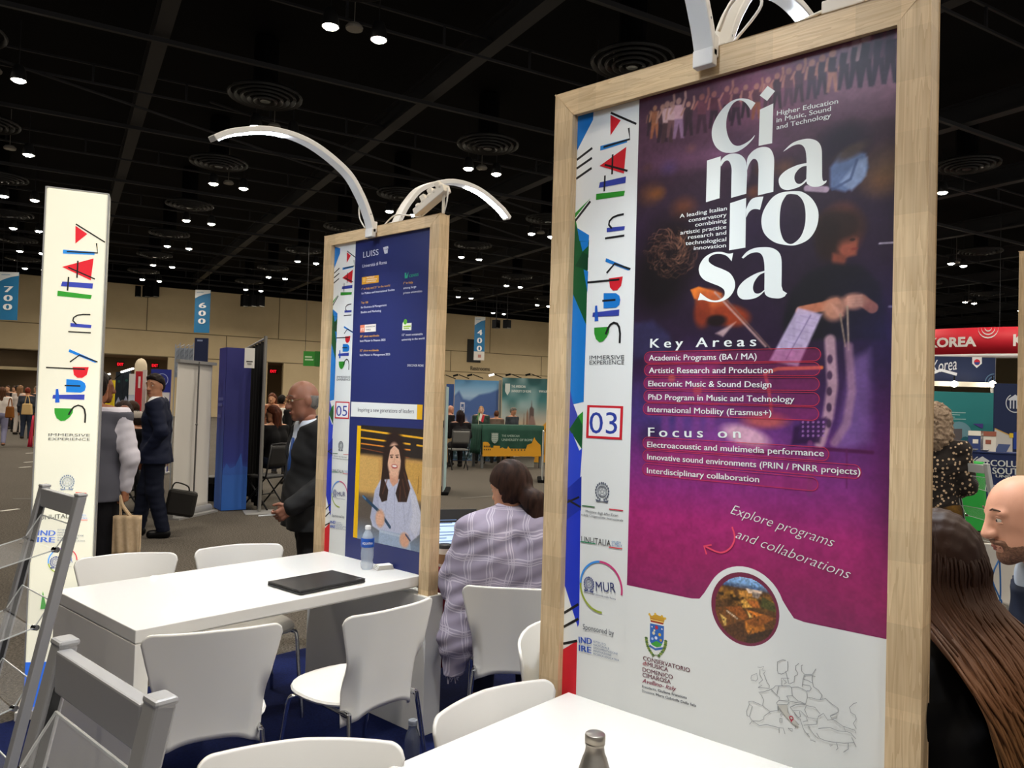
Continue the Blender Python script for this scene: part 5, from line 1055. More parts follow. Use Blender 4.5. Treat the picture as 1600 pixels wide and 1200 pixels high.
for i, (x, y) in enumerate(((165,587),(200.5,578))):
    P = at_depth(x, y+i*1.0, (18.9, 16.4)[i]); t = thing('clip_spotlight', P, ['small white clip spotlight above the yellow panel','small white clip spotlight above the black panels'][i], 'spotlight', 'clip spotlights of the far booths'); b = MB(); b.beam((-.14,0,-.04),(.1,0,.05),.07,.035); b.build('lamp_head', mat('glowing spotlight','#F4F0E8',.4,emit=3), t); b = MB(); b.tube([(-.1,0,-.04),(-.22,.1,-.18)],.01,6); b.build('arm', blackm, t)
# hanging aisle banners
teal = '#1E6FA0'
def aisle(x0, x1, y0, y1, D, num, label, strip_=False):
    A, B = at_depth(x0,(y0+y1)/2,D), at_depth(x1,(y0+y1)/2,D); u = (B-A); u.z = 0; w = u.length; u.normalize(); zt, zb = at_depth((x0+x1)/2,y0,D).z, at_depth((x0+x1)/2,y1,D).z; h = zt-zb
    t = thing('aisle_banner', (A.x,A.y,zb), label, 'hanging sign', 'hanging aisle number banners', math.atan2(u.y,u.x))
    b = MB(); b.box((0,0,0),(w,.03,h)); b.build('panel', M(teal,.6), t)
    for s in (.12,.88): b = MB(); b.tube([(w*s,.01,h),(w*s,.01,10.3-zb)],.012,5); b.build('cable', steel, t)
    S = Sheet(Vector((A.x,A.y,zb)) - Vector((-u.y,u.x,0))*.004, u, step=.004); S.V = Vector((0,0,1)); S.O = Vector((A.x,A.y,zb))-Vector((-u.y,u.x,0))*.004
    S.poly([(0,h),(w,h),(w,h*.93),(w*.6,h*.90),(w*.25,h*.85),(0,h*.80)], '#D8DEE2'); S.rect(w*.1,h*.935,w*.55,h*.95,'#7A9CB8')
    for k, c in enumerate(num): S.text(c,(w*.3,h*(.58-.185*k)),(w*.72,h*(.58-.185*k)),h*.13,'#EEF2F4',.04)
    if strip_: S.rect(0,0,w,h*.20,'#CFCBC6'); S.rect(w*.4,h*.06,w*.7,h*.13,'#B07A70')
    S.build('panel_print', t)
aisle(-2,28,425,500,37,'700','blue hanging aisle banner numbered 700 at the left edge'); aisle(304,328,453,520,46,'600','blue hanging aisle banner numbered 600'); aisle(741,757.5,495,563,56,'400','blue hanging aisle banner numbered 400 above the restrooms wall',True)
P = at_depth(320,592,13.5); t, S, w, h = panel('sign_tower', 302, 323, 528, 14.0, 'dark navy sign tower rising behind the white banner', 'display tower', M('#1A2448',.6), foot=False); S.rect(w*.2,h-.06,w*.6,h-.03,'#8A96B8'); S.build('panel_print', t)
P0, P1_ = at_depth(272,600,13.0), at_depth(300,600,13.0); zt0, zb0 = at_depth(286,538,13).z, 0; u = (P1_-P0); u.z = 0; w = u.length; u.normalize()
t = thing('truss_frame', (P0.x,P0.y,0), 'silver lattice frame rising behind the white banner', 'frame', rz=math.atan2(u.y,u.x)); b = MB()
for i in range(5):
    b.tube([(w*i/4,0,0),(w*i/4,0,zt0+.03*math.sin(i*2))], .008, 6)
for k in range(6):
    for i in range(4): b.tube([(w*i/4,0,zt0-.5+.09*k),(w*(i+1)/4,0,zt0-.41+.09*k if k < 5 else zt0)], .006, 5)
b.box((0,.02,zt0-.55),(w,.03,zt0-.06)); b.build('lattice', mat('silver tube','#A8B0BC',.4,.4), t)
g0 = at_depth(474,560,34); t = thing('hanging_box_sign', (g0.x,g0.y,at_depth(487,572,34).z), 'green hanging box sign above the man in grey suit', 'hanging sign', rz=math.atan2(face_cam(g0).y,face_cam(g0).x)-.2); hh = at_depth(487,549,34).z-at_depth(487,572,34).z
b = MB(); b.box((0,0,0),(.48,.02,hh)); b.build('panel', M('#2F8A2E'), t); b = MB(); b.box((.48,0,0),(.80,.5,hh*1.02)); b.build('side_panel', M('#1E6E22'), t); S = Sheet(Vector((0,0,0)),(1,0,0),step=.004); b = MB()
for v, ww in ((.36,.3),(.24,.36)): b.add([(.07,-.006,v),(.07+ww,-.006,v),(.07+ww,-.006,v+.07),(.07,-.006,v+.07)],[(0,1,2,3)])
b.build('lettering', M('#BCDCB4'), t)
for x in (.05,.75): b = MB(); b.tube([(x,.1,hh),(x,.1,10.2-t.location.z)],.01,5); b.build('cable', steel, t)
for gi, (xs, y0, y1, lab) in enumerate((((210,224,237),447,464,'under the ceiling left of the 600 banner'),((377,390,402),461,479,'under the ceiling right of the 600 banner'),((38,50),430,447,'under the ceiling right of the 700 banner'),((770,787),500,513,'under the ceiling right of the 400 banner'))):
    for i, x in enumerate(xs):
        D = 54; P = at_depth(x+5, y1, D); t = thing('black_loudspeaker', P, f'black hanging loudspeaker {lab}, {["first","second","third"][i]} from the left', 'loudspeaker', 'black loudspeakers below the ceiling'); hh = at_depth(x,y0,D).z-at_depth(x,y1,D).z
        b = MB(); b.box((-.22,-.2,0),(.22,.2,hh)); b.build('cabinet', blackm, t, bevel=.02); b = MB(); b.tube([(0,0,hh),(0,0,10.3-P.z)],.03,6); b.build('hanger', steel, t)
        b = MB(); b.box((-.18,-.21,-.02),(.18,.1,.03)); b.build('front_rim', M('#8A8880'), t)
# restrooms lettering on the wall
S = Sheet(hall(0,BW-.02,0), HA, step=.02); p0, p1 = S.px(735,578), S.px(765,579.5); S.text('Restrooms', p0, p1, .36, '#4A4236', .01); o = S.build('wall_lettering'); tag(o, 'dark Restrooms lettering on the beige wall', 'wall lettering')
b = MB(); b.add([hall(0,0,0)]*0, []); aa = wall_px(730,540)[0]; za, zb_ = wall_px(735,530)[1], wall_px(735,566)[1]; wslab(b, aa, aa+1.3, zb_, za, BW-.06, .05); tag(b.build('dark_wall_panel', M('#1C1A18')), 'dark rectangular panel on the beige wall beside the 400 banner', 'panel')
# American University booth
gcl = mat('dark green table cloth', '#1E4A3C', .85, noise=(6,'#1A4236',(1,1,1))); org = '#D89A1E'
FL, FR, BL = on_z(751,732), on_z(848,731.5), on_z(729,726); ux = (FR-FL); w = ux.length; ux.normalize(); uy = Vector((-ux.y,ux.x,0)); dp = .72; HT = 1.06
t = thing('cloth_counter', FL, 'high counter under a dark green university cloth with golden skyline hem', 'counter', rz=math.atan2(ux.y,ux.x))
b = MB(); b.box((0,0,HT-.03),(w,dp,HT))
def hem(P0, P1, nn=40): 
    P0, P1 = Vector(P0), Vector(P1); d_ = (P1-P0); ou = Vector((d_.y,-d_.x,0)).normalized()
    b.grid(lambda i, j: P0+d_*i+ou*((1-j)*(.03+.025*math.sin(i*26)))+Vector((0,0,.34+(HT-.34)*j)), nn, 5)
hem((0,0,0),(w,0,0)); hem((0,dp,0),(0,0,0),14); hem((w,0,0),(w,dp,0),14)
b.build('table_cloth', gcl, t, smooth=40, solid=.004)
b = MB()
sk = [(.35,.0),(.35,.36),(.40,.37),(.46,.36),(.5,.30),(.52,.22),(.58,.22),(.58,.27),(.72,.27),(.72,.2),(.78,.23),(.82,.2),(.88,.2),(.9,.26),(.94,.2),(1.3,.2),(1.32,.3),(1.42,.34),(1.46,.46),(1.48,.5),(1.5,.44),(1.56,.36),(1.62,.3),(1.64,.0)]
b.prism([(.01+(x-.35)/1.29*.94*w, -.075, .30+y*.95) for x, y in sk], (0,.008,0)); b.build('golden_runner', mat('golden cloth','#CF9420',.8), t)
b = MB()
for i in range(5): x = (.98+.07*i-.35)/1.29*.94*w; b.box((x,-.079,.44),(x+.03,-.0755,.475))
for i in range(4): b.box(((.03+.035*i)*w/1.3,-.079,.52),((.05+.035*i)*w/1.3,-.0755,.56)); b.box(((.03+.04*i)*w/1.3,-.079,.45),((.05+.04*i)*w/1.3,-.0755,.48))
b.build('runner_windows', M('#3A3418'), t)
S = Sheet(FL-uy*.066, ux, step=.002); sh = [(.44,.83),(.62,.83),(.62,.66),(.58,.6),(.53,.57),(.48,.6),(.44,.66)]; k_ = w/1.72
S.poly([((x-.20)*k_, v+.04) for x, v in sh], '#A8B4AC'); 
for i in range(4):
    for j in range(5): S.disc(((.26+.04*i)*k_, .66+.05*j), .012, '#56786A', 8)
S.text('THE AMERICAN', (.50*k_,.78),(.98*k_,.78),.055,'#9AB0A4',.02); S.text('UNIVERSITY OF ROME', (.50*k_,.68),(1.36*k_,.68),.06,'#9AB0A4',.02); S.build('cloth_lettering', t)
for x in (.05,w*.5,w-.05):
    for y in (.06,dp-.06): b = MB(); b.box((x-.03,y-.03,0),(x+.03,y+.03,HT-.03)); b.build('leg', M('#6E7070',.5,.3), t)
wb = on_z(820,731); tq = thing('white_box', (wb.x,wb.y,0), 'white box on the floor under the green counter', 'box', rz=math.atan2(ux.y,ux.x)); tq.location = FL+ux*(w*.62)+uy*.25; b = MB(); b.box((0,0,0),(.5,.35,.24)); b.build('carton', M('#C8C4B8'), tq); b = MB(); b.box((-.01,-.01,.2),(.51,.36,.26)); b.build('lid', M('#CFCBC0'), tq)
t, S, w, h = panel('photo_backdrop', 710, 779, 594, 21.5, 'backdrop printed with a blue mountain town, left of the university backdrop', 'backdrop', M('#4A6A9A'), foot=False); Wp, Hp = 70, 100
p = Paint(Wp, Hp, lambda x, y: (x*Wp, y*Hp), '#8FB4DC'); Yn = np.linspace(0,1,Hp)[:,None]*np.ones((1,Wp)); p.a = gradient_img([(0,'#5E9ACB'),(.2,'#A9C8E4'),(.3,'#6E8FC0'),(.5,'#5A78AC'),(1,'#2E4468')],Hp,Wp)
p.poly([(0,.2),(.1,.14),(.2,.24),(.35,.26),(.55,.18),(.8,.15),(1,.1),(1,.5),(0,.5)], '#4C6AA6', 1, 1.5); p.poly([(0,.24),(.08,.17),(.16,.27),(.3,.32),(.1,.45),(0,.45)], '#5E7AB0', 1, 1); p.mix(np.clip((Yn-.42)*12,0,1)*np.clip((.72-Yn)*8,0,1)*p.noise(2.5,3), '#C8A8A0', 1.0); p.mix(np.clip((Yn-.5)*6,0,1)*p.noise(3,9), '#1E3A3A', 1.3); p.mix(np.clip((Yn-.55)*6,0,1)*p.noise(2,11)**3, '#B8C8D8', 1.4)
S.picture(0,0.02,w,h,p.a); S.poly([(w*.14,h*.72),(w*.24,h*.72),(w*.24,h*.6),(w*.19,h*.55),(w*.14,h*.6)], '#D8DCE8'); S.poly([(w*.16,h*.70),(w*.22,h*.70),(w*.22,h*.61),(w*.19,h*.58),(w*.16,h*.61)], '#4A66A0'); S.text('S',(w*.17,h*.62),(w*.21,h*.62),.10,'#E8ECF4',.05); S.rect(w*.08,h*.475,w*.32,h*.492,'#C8D0DC'); S.rect(w*.12,h*.45,w*.28,h*.457,'#B8C2D0'); S.build('backdrop_print', t)
t, S, w, h = panel('photo_backdrop', 784.5, 860, 591, 21.3, 'teal university backdrop with a domed church at sunset', 'backdrop', M('#3A6A6E'), foot=False)
p = Paint(76, 100, lambda x, y: (x*76, y*100), '#3A6A6E'); p.a = gradient_img([(0,'#1E4A4C'),(.25,'#3A7478'),(.45,'#A8A8A0'),(.62,'#D8B890'),(.8,'#D8A468'),(1,'#7A5A3A')],100,76); p.mix(np.clip(p.noise(16,4)-.45,0,1)*np.ones((100,76)), '#B8CCD0', 1.2)
p.poly([(.56,.62),(.57,.36),(.6,.33),(.61,.26),(.62,.33),(.66,.36),(.67,.62)], '#5A4A48', 1, .6); p.poly([(.50,.7),(.51,.42),(.53,.36),(.55,.42),(.56,.7)], '#8A6A58', 1, .6); p.poly([(.44,.72),(.45,.5),(.46,.42),(.47,.5),(.48,.72)], '#7A6258', 1, .6); p.poly([(.56,.52),(.6,.44),(.66,.45),(.7,.54),(.7,.72),(.5,.72)], '#8C7068', 1, .8); p.poly([(.68,.66),(1,.46),(1,1),(.5,1)], '#D89A2A', 1, .8); p.poly([(.5,.72),(.75,.66),(.6,1),(.4,1)], '#9A6A34', .9, 1)
for i in range(6): p.blob(.76+.05*i, .70-.03*i, 1, 2, '#7A5418', 1)
S.picture(0,0.02,w,h,p.a); S.poly([(w*.06,h*.93),(w*.16,h*.93),(w*.16,h*.84),(w*.11,h*.79),(w*.06,h*.84)], '#D0DAD6'); S.text('THE AMERICAN',(w*.19,h*.885),(w*.48,h*.885),.07,'#E4ECE8',.02); S.text('UNIVERSITY OF ROME',(w*.19,h*.83),(w*.60,h*.83),.07,'#E4ECE8',.02); S.text('WWW.AUR.EDU',(w*.76,h*.835),(w*1.0,h*.835),.07,'#E4ECE8',.02); S.build('backdrop_print', t)
panel('end_panel', 697, 709, 600, 20.5, 'plain blue panel left of the mountain backdrop', 'panel', M('#2A4E8E'), foot=False)[0]
panel('grey_post', 779.3, 783.5, 594, 21.4, 'grey post between the two university backdrops', 'post', M('#8A8C88'), foot=False)
for i, x in enumerate((704,725,747,781,807,838)):
    P = at_depth(x+8, 592-(i*.3), 21.4); t = thing('clip_spotlight', P, f'arm spotlight on top of the university backdrops, {["first","second","third","fourth","fifth","sixth"][i]} from the left', 'spotlight', 'arm spotlights above the university booth')
    fcm = face_cam(P); b = MB(); b.tube([(0,0,0),tuple(-fcm*.14+Vector((0,0,.05))),tuple(-fcm*.28+Vector((0,0,.10)))], .012, 6); b.build('arm', blackm, t); b = MB(); b.beam(tuple(-fcm*.30+Vector((0,0,.10))), tuple(-fcm*.44+Vector((0,0,.06))), .07, .05); b.build('lamp_head', mat('glowing spotlight','#F4F0E8',.4,emit=3) if i == 3 else blackm, t)
def edge_banner(x, D, h, label, m, ang=.06, w=.8):
    P = at_depth(x, 630, D); P.z = 0; d = (P-Vector((0,0,0))); d.z = 0; d.normalize(); a = math.atan2(d.y,d.x)+ang; t = thing('rollup_banner', P, label, 'banner', rz=a)
    b = MB(); b.box((0,-.012,.06),(w,.012,h)); b.build('fabric', m, t); b = MB(); b.box((-.03,-.1,0),(w+.03,.1,.06)); b.build('foot', blackm, t, bevel=.02); b = MB(); b.tube([(-.02,0,.06),(-.02,0,h)],.012,6); b.build('support_pole', alum, t)
edge_banner(696, 13.4, 1.86, 'pale teal banner seen edge on, just right of the navy stand', M('#A8C4C8'), -.055, .8); edge_banner(851, 16.0, 1.05, 'low white sign board seen edge on, left of the large concert stand', M('#C8CCC8'), .02)
fg = FL+ux*.02+uy*.3; t = thing('small_flag', (fg.x,fg.y,HT), 'little green white and red flag standing on the green counter', 'flag', rz=math.atan2(ux.y,ux.x)); b = MB(); b.tube([(0,0,0),(-.02,0,.32)],.006,6); b.build('stick', M('#C8C0A8'), t)
for i, c in enumerate(('#2E7A3A','#E4E0DA','#C8283A')): b = MB(); k0 = .06*i; b.prism([(-.02+k0,0,.30-.02*i*1.3),(.04+k0,0,.275-.02*i*1.3),(.0+k0,0,.10-.02*i*1.3),(-.055+k0,0,.13-.02*i*1.3)],(0,.004,0)); b.build('flag_stripe', M(c), t)
# booths on the right: red ring sign, navy sign, teal backdrop, navy counter
rc = at_depth(1560,640,36); t = thing('ring_sign', (rc.x,rc.y,0), 'large red curved hanging sign lettered KOREA', 'hanging sign'); Rr = 7.0
z1, z0 = at_depth(1500,505,29.3).z, at_depth(1500,548,29.3).z; zz = z0-.17
def onring(x): # angle where the survey column meets the near side of the ring
    d = ray(x, 600); d = Vector((d.x,d.y,0)).normalized(); o = Vector((-rc.x,-rc.y,0)); bq = o.dot(d); c_ = o.length_squared-Rr*Rr; s = -bq-math.sqrt(max(bq*bq-c_,0)); P = d*s-Vector((rc.x,rc.y,0)); return math.atan2(P.y,P.x)
for nm, a_, b_, m in (('red_band',z0,z1,mat('red sign fabric','#C8142C',.6)),('white_rim',zz,z0,M('#C8C4C6'))):
    b = MB(); n = 48; am = math.atan2(-rc.y,-rc.x); A_ = [am+(i/(n-1)-.5)*2.5 for i in range(n)]; b.add([(Rr*math.cos(q),Rr*math.sin(q),z) for z in (a_,b_) for q in A_], [(i,i+1,n+i+1,n+i) for i in range(n-1)]); b.build(nm, m, t, smooth=True, solid=.05)
def ringtext(s, x0, x1, v0, v1, m, bold=.04):
    vs, fs = glyphs(s, bold); lo, hi = vs[:,0].min(), vs[:,0].max(); a0, a1 = onring(x0), onring(x1); r_ = Rr+.045
    if a1 < a0-3: a1 += 2*math.pi
    b = MB(); b.add([(r_*math.cos(a0+(a1-a0)*(x-lo)/(hi-lo)), r_*math.sin(a0+(a1-a0)*(x-lo)/(hi-lo)), z0+(z1-z0)*(v0+(v1-v0)*y/CAPH)) for x, y in vs], fs); b.build('lettering', m, t)
ringtext('KOREA',1450,1525,.30,.66,M('#ECE6E6')); ringtext('KOREA',1582,1662,.30,.72,M('#ECE6E6')); ringtext('KOREA',1330,1405,.30,.66,M('#ECE6E6'))
b = MB(); aR_ = (onring(1527)+onring(1559))/2; dR_ = abs(onring(1559)-onring(1527))/2; r_ = Rr+.045
for q in range(3):
    rad = 1-.33*q
    pts = [(math.cos(math.radians(180+i*18))*rad, math.sin(math.radians(180+i*18))*rad) for i in range(11)]
    for (x0,y0),(x1,y1) in zip(pts[:-1],pts[1:]): b.add([(r_*math.cos(aR_+(1 if onring(1559)>onring(1527) else -1)*dR_*x), r_*math.sin(aR_+(1 if onring(1559)>onring(1527) else -1)*dR_*x), z1-.04+y*.40+dz) for x,y,dz in ((x0,y0,0),(x1,y1,0),(x1,y1,.05),(x0,y0,.05))], [(0,1,2,3)])
b.build('fan_emblem', M('#ECE6E6'), t)
for a in range(5): q = math.atan2(-rc.y,-rc.x)+(a-2)*.6; b = MB(); b.tube([(Rr*math.cos(q),Rr*math.sin(q),z1),(Rr*.9*math.cos(q),Rr*.9*math.sin(q),10.3)],.01,5); b.build('cable', steel, t)
kd = 25
t, S, w, h = panel('navy_sign', 1420, 1555, 557, kd, 'navy Korea sign board below the red ring sign', 'sign', M('#16264E'), foot=False, z0=at_depth(1500,597,kd).z); q = lambda x, y: S.px(x, y)
S.text('Korea', q(1456,583), q(1496,577), .42, '#D8DCE6', 0, shear=.4); S.line([q(1455,584),q(1470,578),q(1495,585)], .09, '#D8DCE6'); S.poly([q(1519,558),q(1534,558),q(1534,568),q(1526,575),q(1519,568)], '#DCE0E6'); S.disc(q(1526.5,566), .10, '#C8283A', 14); S.poly([q(1522,566),q(1531,566),q(1529,570),q(1524,570)], '#24408A')
for k in range(3): S.ring(q(1553,598), .28-.09*k, .03, '#5A7A9A', 90, 180, 10)
S.build('sign_print', t)
b = MB(); b.tube([(0,.05,0),(0,.05,h)],.04,6); b.tube([(w,.05,0),(w,.05,h)],.04,6); b.build('post', alum, t)
t, S, w, h = panel('white_valance', 1420, 1556, 596, 24.5, 'white lit valance below the navy Korea sign', 'valance', mat('white valance','#DAD4C8',.6), foot=False, z0=at_depth(1500,604,24.5).z); b = MB(); b.tube([(0.1,.05,0),(.1,.05,h)],.04,6); b.tube([(w-.1,.05,0),(w-.1,.05,h)],.04,6); b.build('post', alum, t)
for i, x in enumerate((1491,1551)): P = at_depth(x,600,24.2); tt = thing('booth_spotlight', P, ['bright spotlight under the navy Korea sign, left one','bright spotlight under the navy Korea sign, right one'][i], 'spotlight', 'spotlights on the white valance'); b = MB(); b.ball((0,0,0),(.16,.1,.1),10); b.build('lens', mat('glowing booth lamp','#FFF2D8',.3,emit=25), tt, smooth=True); b = MB(); b.tube([(0,0,.05),(0,0,.25)],.02,6); b.build('bracket', blackm, tt)
t, S, w, h = panel('teal_backdrop', 1415, 1553.5, 612, 15.6, 'teal backdrop with small white lettering behind the curly haired woman', 'backdrop', M('#2E8C90'), foot=False); q = S.px
for k, (x1,) in enumerate(((1509,),(1500,),(1492,),(1509,))): S.line([q(1476,644+3.4*k),q(x1,645+3.4*k)], .017, '#A8D4D4')
S.disc(q(1498,679), .26, '#7AA8B8', 24); S.poly([q(1520,662),q(1536,662),q(1535,670),q(1529,667)], '#5A4AA0'); S.poly([q(1490,670),q(1503,670),q(1503,697),q(1490,697)], '#6A6468'); S.disc(q(1508,690), .10, '#2A6A7A', 12); S.build('backdrop_print', t)
t, S, w, h = panel('navy_backdrop', 1554, 1640, 600, 14.6, 'navy backdrop with white pediment emblem above the navy counter', 'backdrop', M('#14244E'), foot=False); q = S.px
S.poly([q(1554,670),q(1582,683),q(1582,712),q(1554,712)], '#C8C6C4'); S.line([q(1554,669.5),q(1582,682)], .02, '#C8A050')
def pediment(S, c, r, col):
    S.ring(c, r, r*.1, col, 120, 330, 24); x, y = c
    S.poly([(x-r*.75,y+r*.45),(x,y+r*.95),(x+r*.75,y+r*.45),(x+r*.75,y+r*.3),(x-r*.75,y+r*.3)], col)
    for k in range(4): S.rect(x-r*.6+r*.35*k, y-r*.6, x-r*.45+r*.35*k, y+r*.3, col)
pediment(S, q(1586,630), .17, '#D4DAE6'); S.poly([q(1583,675),q(1595,675),q(1595,702),q(1583,702)], '#1E3E9A'); S.rect(q(1586,0)[0],q(1586,684)[1],q(1592,0)[0],q(1586,677)[1],'#E0C030'); S.build('backdrop_print', t)
CL, CR_ = at_depth(1503,706,12.9), at_depth(1640,714,12.2); hh = CL.z; CL.z = CR_.z = 0; u = (CR_-CL); w = u.length; u.normalize(); n_ = Vector((-u.y,u.x,0))
t = thing('cloth_counter', CL, 'navy counter lettered COLUMBIA SOUTHERN UNIVERSITY behind the bald man', 'counter', rz=math.atan2(u.y,u.x)); b = MB(); b.box((0,0,.02),(w,.6,hh)); b.build('cloth', mat('navy counter cloth','#16265A',.7), t, bevel=.02); b = MB(); b.box((-.01,-.01,hh),(w+.01,.61,hh+.02)); b.build('counter_top', M('#1A2A5C'), t)
S = Sheet(CL-n_*.002, u, step=.0015); q = S.px; pediment(S, q(1535,725), .13, '#C8CCD4'); 
for tx, y, x1, hh_ in (('COLUMBIA',728,1628,.105),('SOUTHERN',740,1634,.105),('UNIVERSITY',745.5,1622,.045)): S.text(tx, q(1548 if tx[0]=='C' else 1551 if tx[0]=='S' else 1556, y), q(x1, y+4), hh_, '#D4D8DE', .03)
S.build('lettering', t)
def oncounter(x, D=.25): P = CL+u*((x-1503)/(1640-1503)*w)+n_*D; return Vector((P.x,P.y,hh+.02))
ra = math.atan2(u.y,u.x)
for i, (x, cols, lab) in enumerate(((1522,('#D8D4CC','#1E3470'),'navy and white brochure holder on the navy counter, left one'),(1543,('#8A4A38','#D0CCC4'),'brochure holder with brown photo on the navy counter, right one'))):
    t = thing('brochure_holder', oncounter(x), lab, 'brochure holder', 'brochure holders on the navy counter', ra); b = MB(); b.add([(-.11,0,0),(.11,0,0),(.11,.07,.33),(-.11,.07,.33),(-.11,.012,0),(.11,.012,0),(.11,.082,.33),(-.11,.082,.33)],[(0,1,2,3),(7,6,5,4),(0,4,5,1),(1,5,6,2),(2,6,7,3),(3,7,4,0)]); b.build('sheet', M(cols[1]), t); b = MB(); b.add([(-.11,.066*.75-.003,.25),(.11,.066*.75-.003,.25),(.11,.067,.33),(-.11,.067,.33)],[(0,1,2,3)]); b.add([(-.04,.02,.12),(.04,.02,.12),(.04,.035,.19),(-.04,.035,.19)],[(0,1,2,3)]); b.build('sheet_print', M(cols[0]), t)
t = thing('card_stand', oncounter(1565), 'tilted dark blue card on the navy counter', 'card', rz=ra); b = MB(); b.add([(-.1,0,0),(.06,0,0),(.12,.05,.13),(-.05,.05,.13),(-.1,.1,0),(.06,.1,0)],[(0,1,2,3),(0,3,4),(1,5,2),(3,2,5,4),(0,4,5,1)]); b.build('card', M('#2A3E6E'), t)
for i, x in enumerate((1512,1521.5,1540)): t = thing('small_bowl', oncounter(x,.1), f'small pale bowl at the front of the navy counter, {["first","second","third"][i]} from the left', 'bowl', 'bowls on the navy counter', ra); b = MB(); b.lathe([(.03,0),(.06,.03),(.065,.035),(.05,.03),(0,.01)],16); b.build('bowl_body', M('#C8C8C4'), t, smooth=True)
gp_ = on_z(1490,790); gp_ = at_depth(1496,720,11.3); t = thing('cloth_table', (gp_.x,gp_.y,0), 'small table under a bright green cloth behind the white rack', 'table', rz=-.7); b = MB(); hg = gp_.z
b.lathe([(.40,.02),(.38,.15),(.36,.4),(.34,hg-.02),(.33,hg),(0,hg)],40,cap=False); b.v = [(x*(1+.05*math.sin(9*math.atan2(y,x))*(1-z/hg)),y*(1+.05*math.sin(9*math.atan2(y,x))*(1-z/hg)),z) for x,y,z in b.v]; b.build('cloth', mat('bright green cloth','#1E9A3A',.8), t, smooth=True)
for i, (x, y0, y1, D) in enumerate(((1489,718,694,11.2),(1501,716,700,11.3))):
    P = at_depth(x,y0,D); t = thing('black_case', (P.x,P.y,hg), ['black equipment case on the green cloth, left one','black equipment case on the green cloth, right one'][i], 'case', 'black cases on the green cloth', -.6); b = MB(); b.box((-.13+.04*i,-.1,0),(.13-.05*i,.1,.22-.06*i)); b.build('case_body', blackm, t, bevel=.015); b = MB(); b.tube([(-.05,0,.22-.06*i),(-.04,0,.25-.06*i),(.04,0,.25-.06*i),(.05,0,.22-.06*i)],.008,6); b.build('handle', blackm, t)
# chair with a blue lanyard on it, behind the bald man
pc_ = at_depth(1556,845,4.95); d_ = Vector((.62,-.78,0)); ch = place_chair((pc_.x,pc_.y), math.atan2(d_.y,d_.x), 'white shell chair with a blue lanyard hanging on it, at the right edge')
A_ = at_depth(1561,842,4.85); b = MB(); lp_ = [at_depth(1561+dx,842+dy,4.84) for dx,dy in ((0,0),(1,10),(1,22),(0,32),(-8,50),(-10,66),(0,90),(4,98),(1,106),(-2,100),(2,92),(2,60),(1,35),(2,30))]; b.tube(smooth_path(lp_,6),.005,6); tag(b.build('lanyard', mat('blue cord','#2E66A8',.6), None, smooth=True), 'blue lanyard cord hanging from a white chair back', 'lanyard')
# far left: small orange counter with red cloth
IMG_R0 = YAW-math.pi/2+.5; P = on_z(52,699); t = thing('cloth_counter', (P.x,P.y,0), 'orange counter with a red cloth at its side, far left by the light tower', 'counter', rz=IMG_R0); b = MB(); b.box((0,0,.01),(1.4,.6,.95)); b.build('counter_body', M('#C8862A'), t); b = MB(); b.grid(lambda i, j: (-.03-.10*i*(1-j)+.02*math.sin(i*20), -.02-.02*math.sin(i*16)-.12*(1-j), .02+.86*j), 20, 4); b.build('red_cloth', M('#B81E3C'), t, smooth=True, solid=.004)
for i, q in enumerate(((15,797),(39,730),(48,708),(46,722))):
    P = on_z(*q); t = thing('floor_tape', (P.x,P.y,0), f'white tape mark on the carpet left of the light tower, {["nearest","second nearest","farthest","third nearest"][i]}', 'tape mark', 'white tape marks on the aisle carpet', .4); b = MB(); b.box((-.13,-.03,0),(.13,.03,.003)); b.build('tape_strip', M('#C8C4BC'), t)
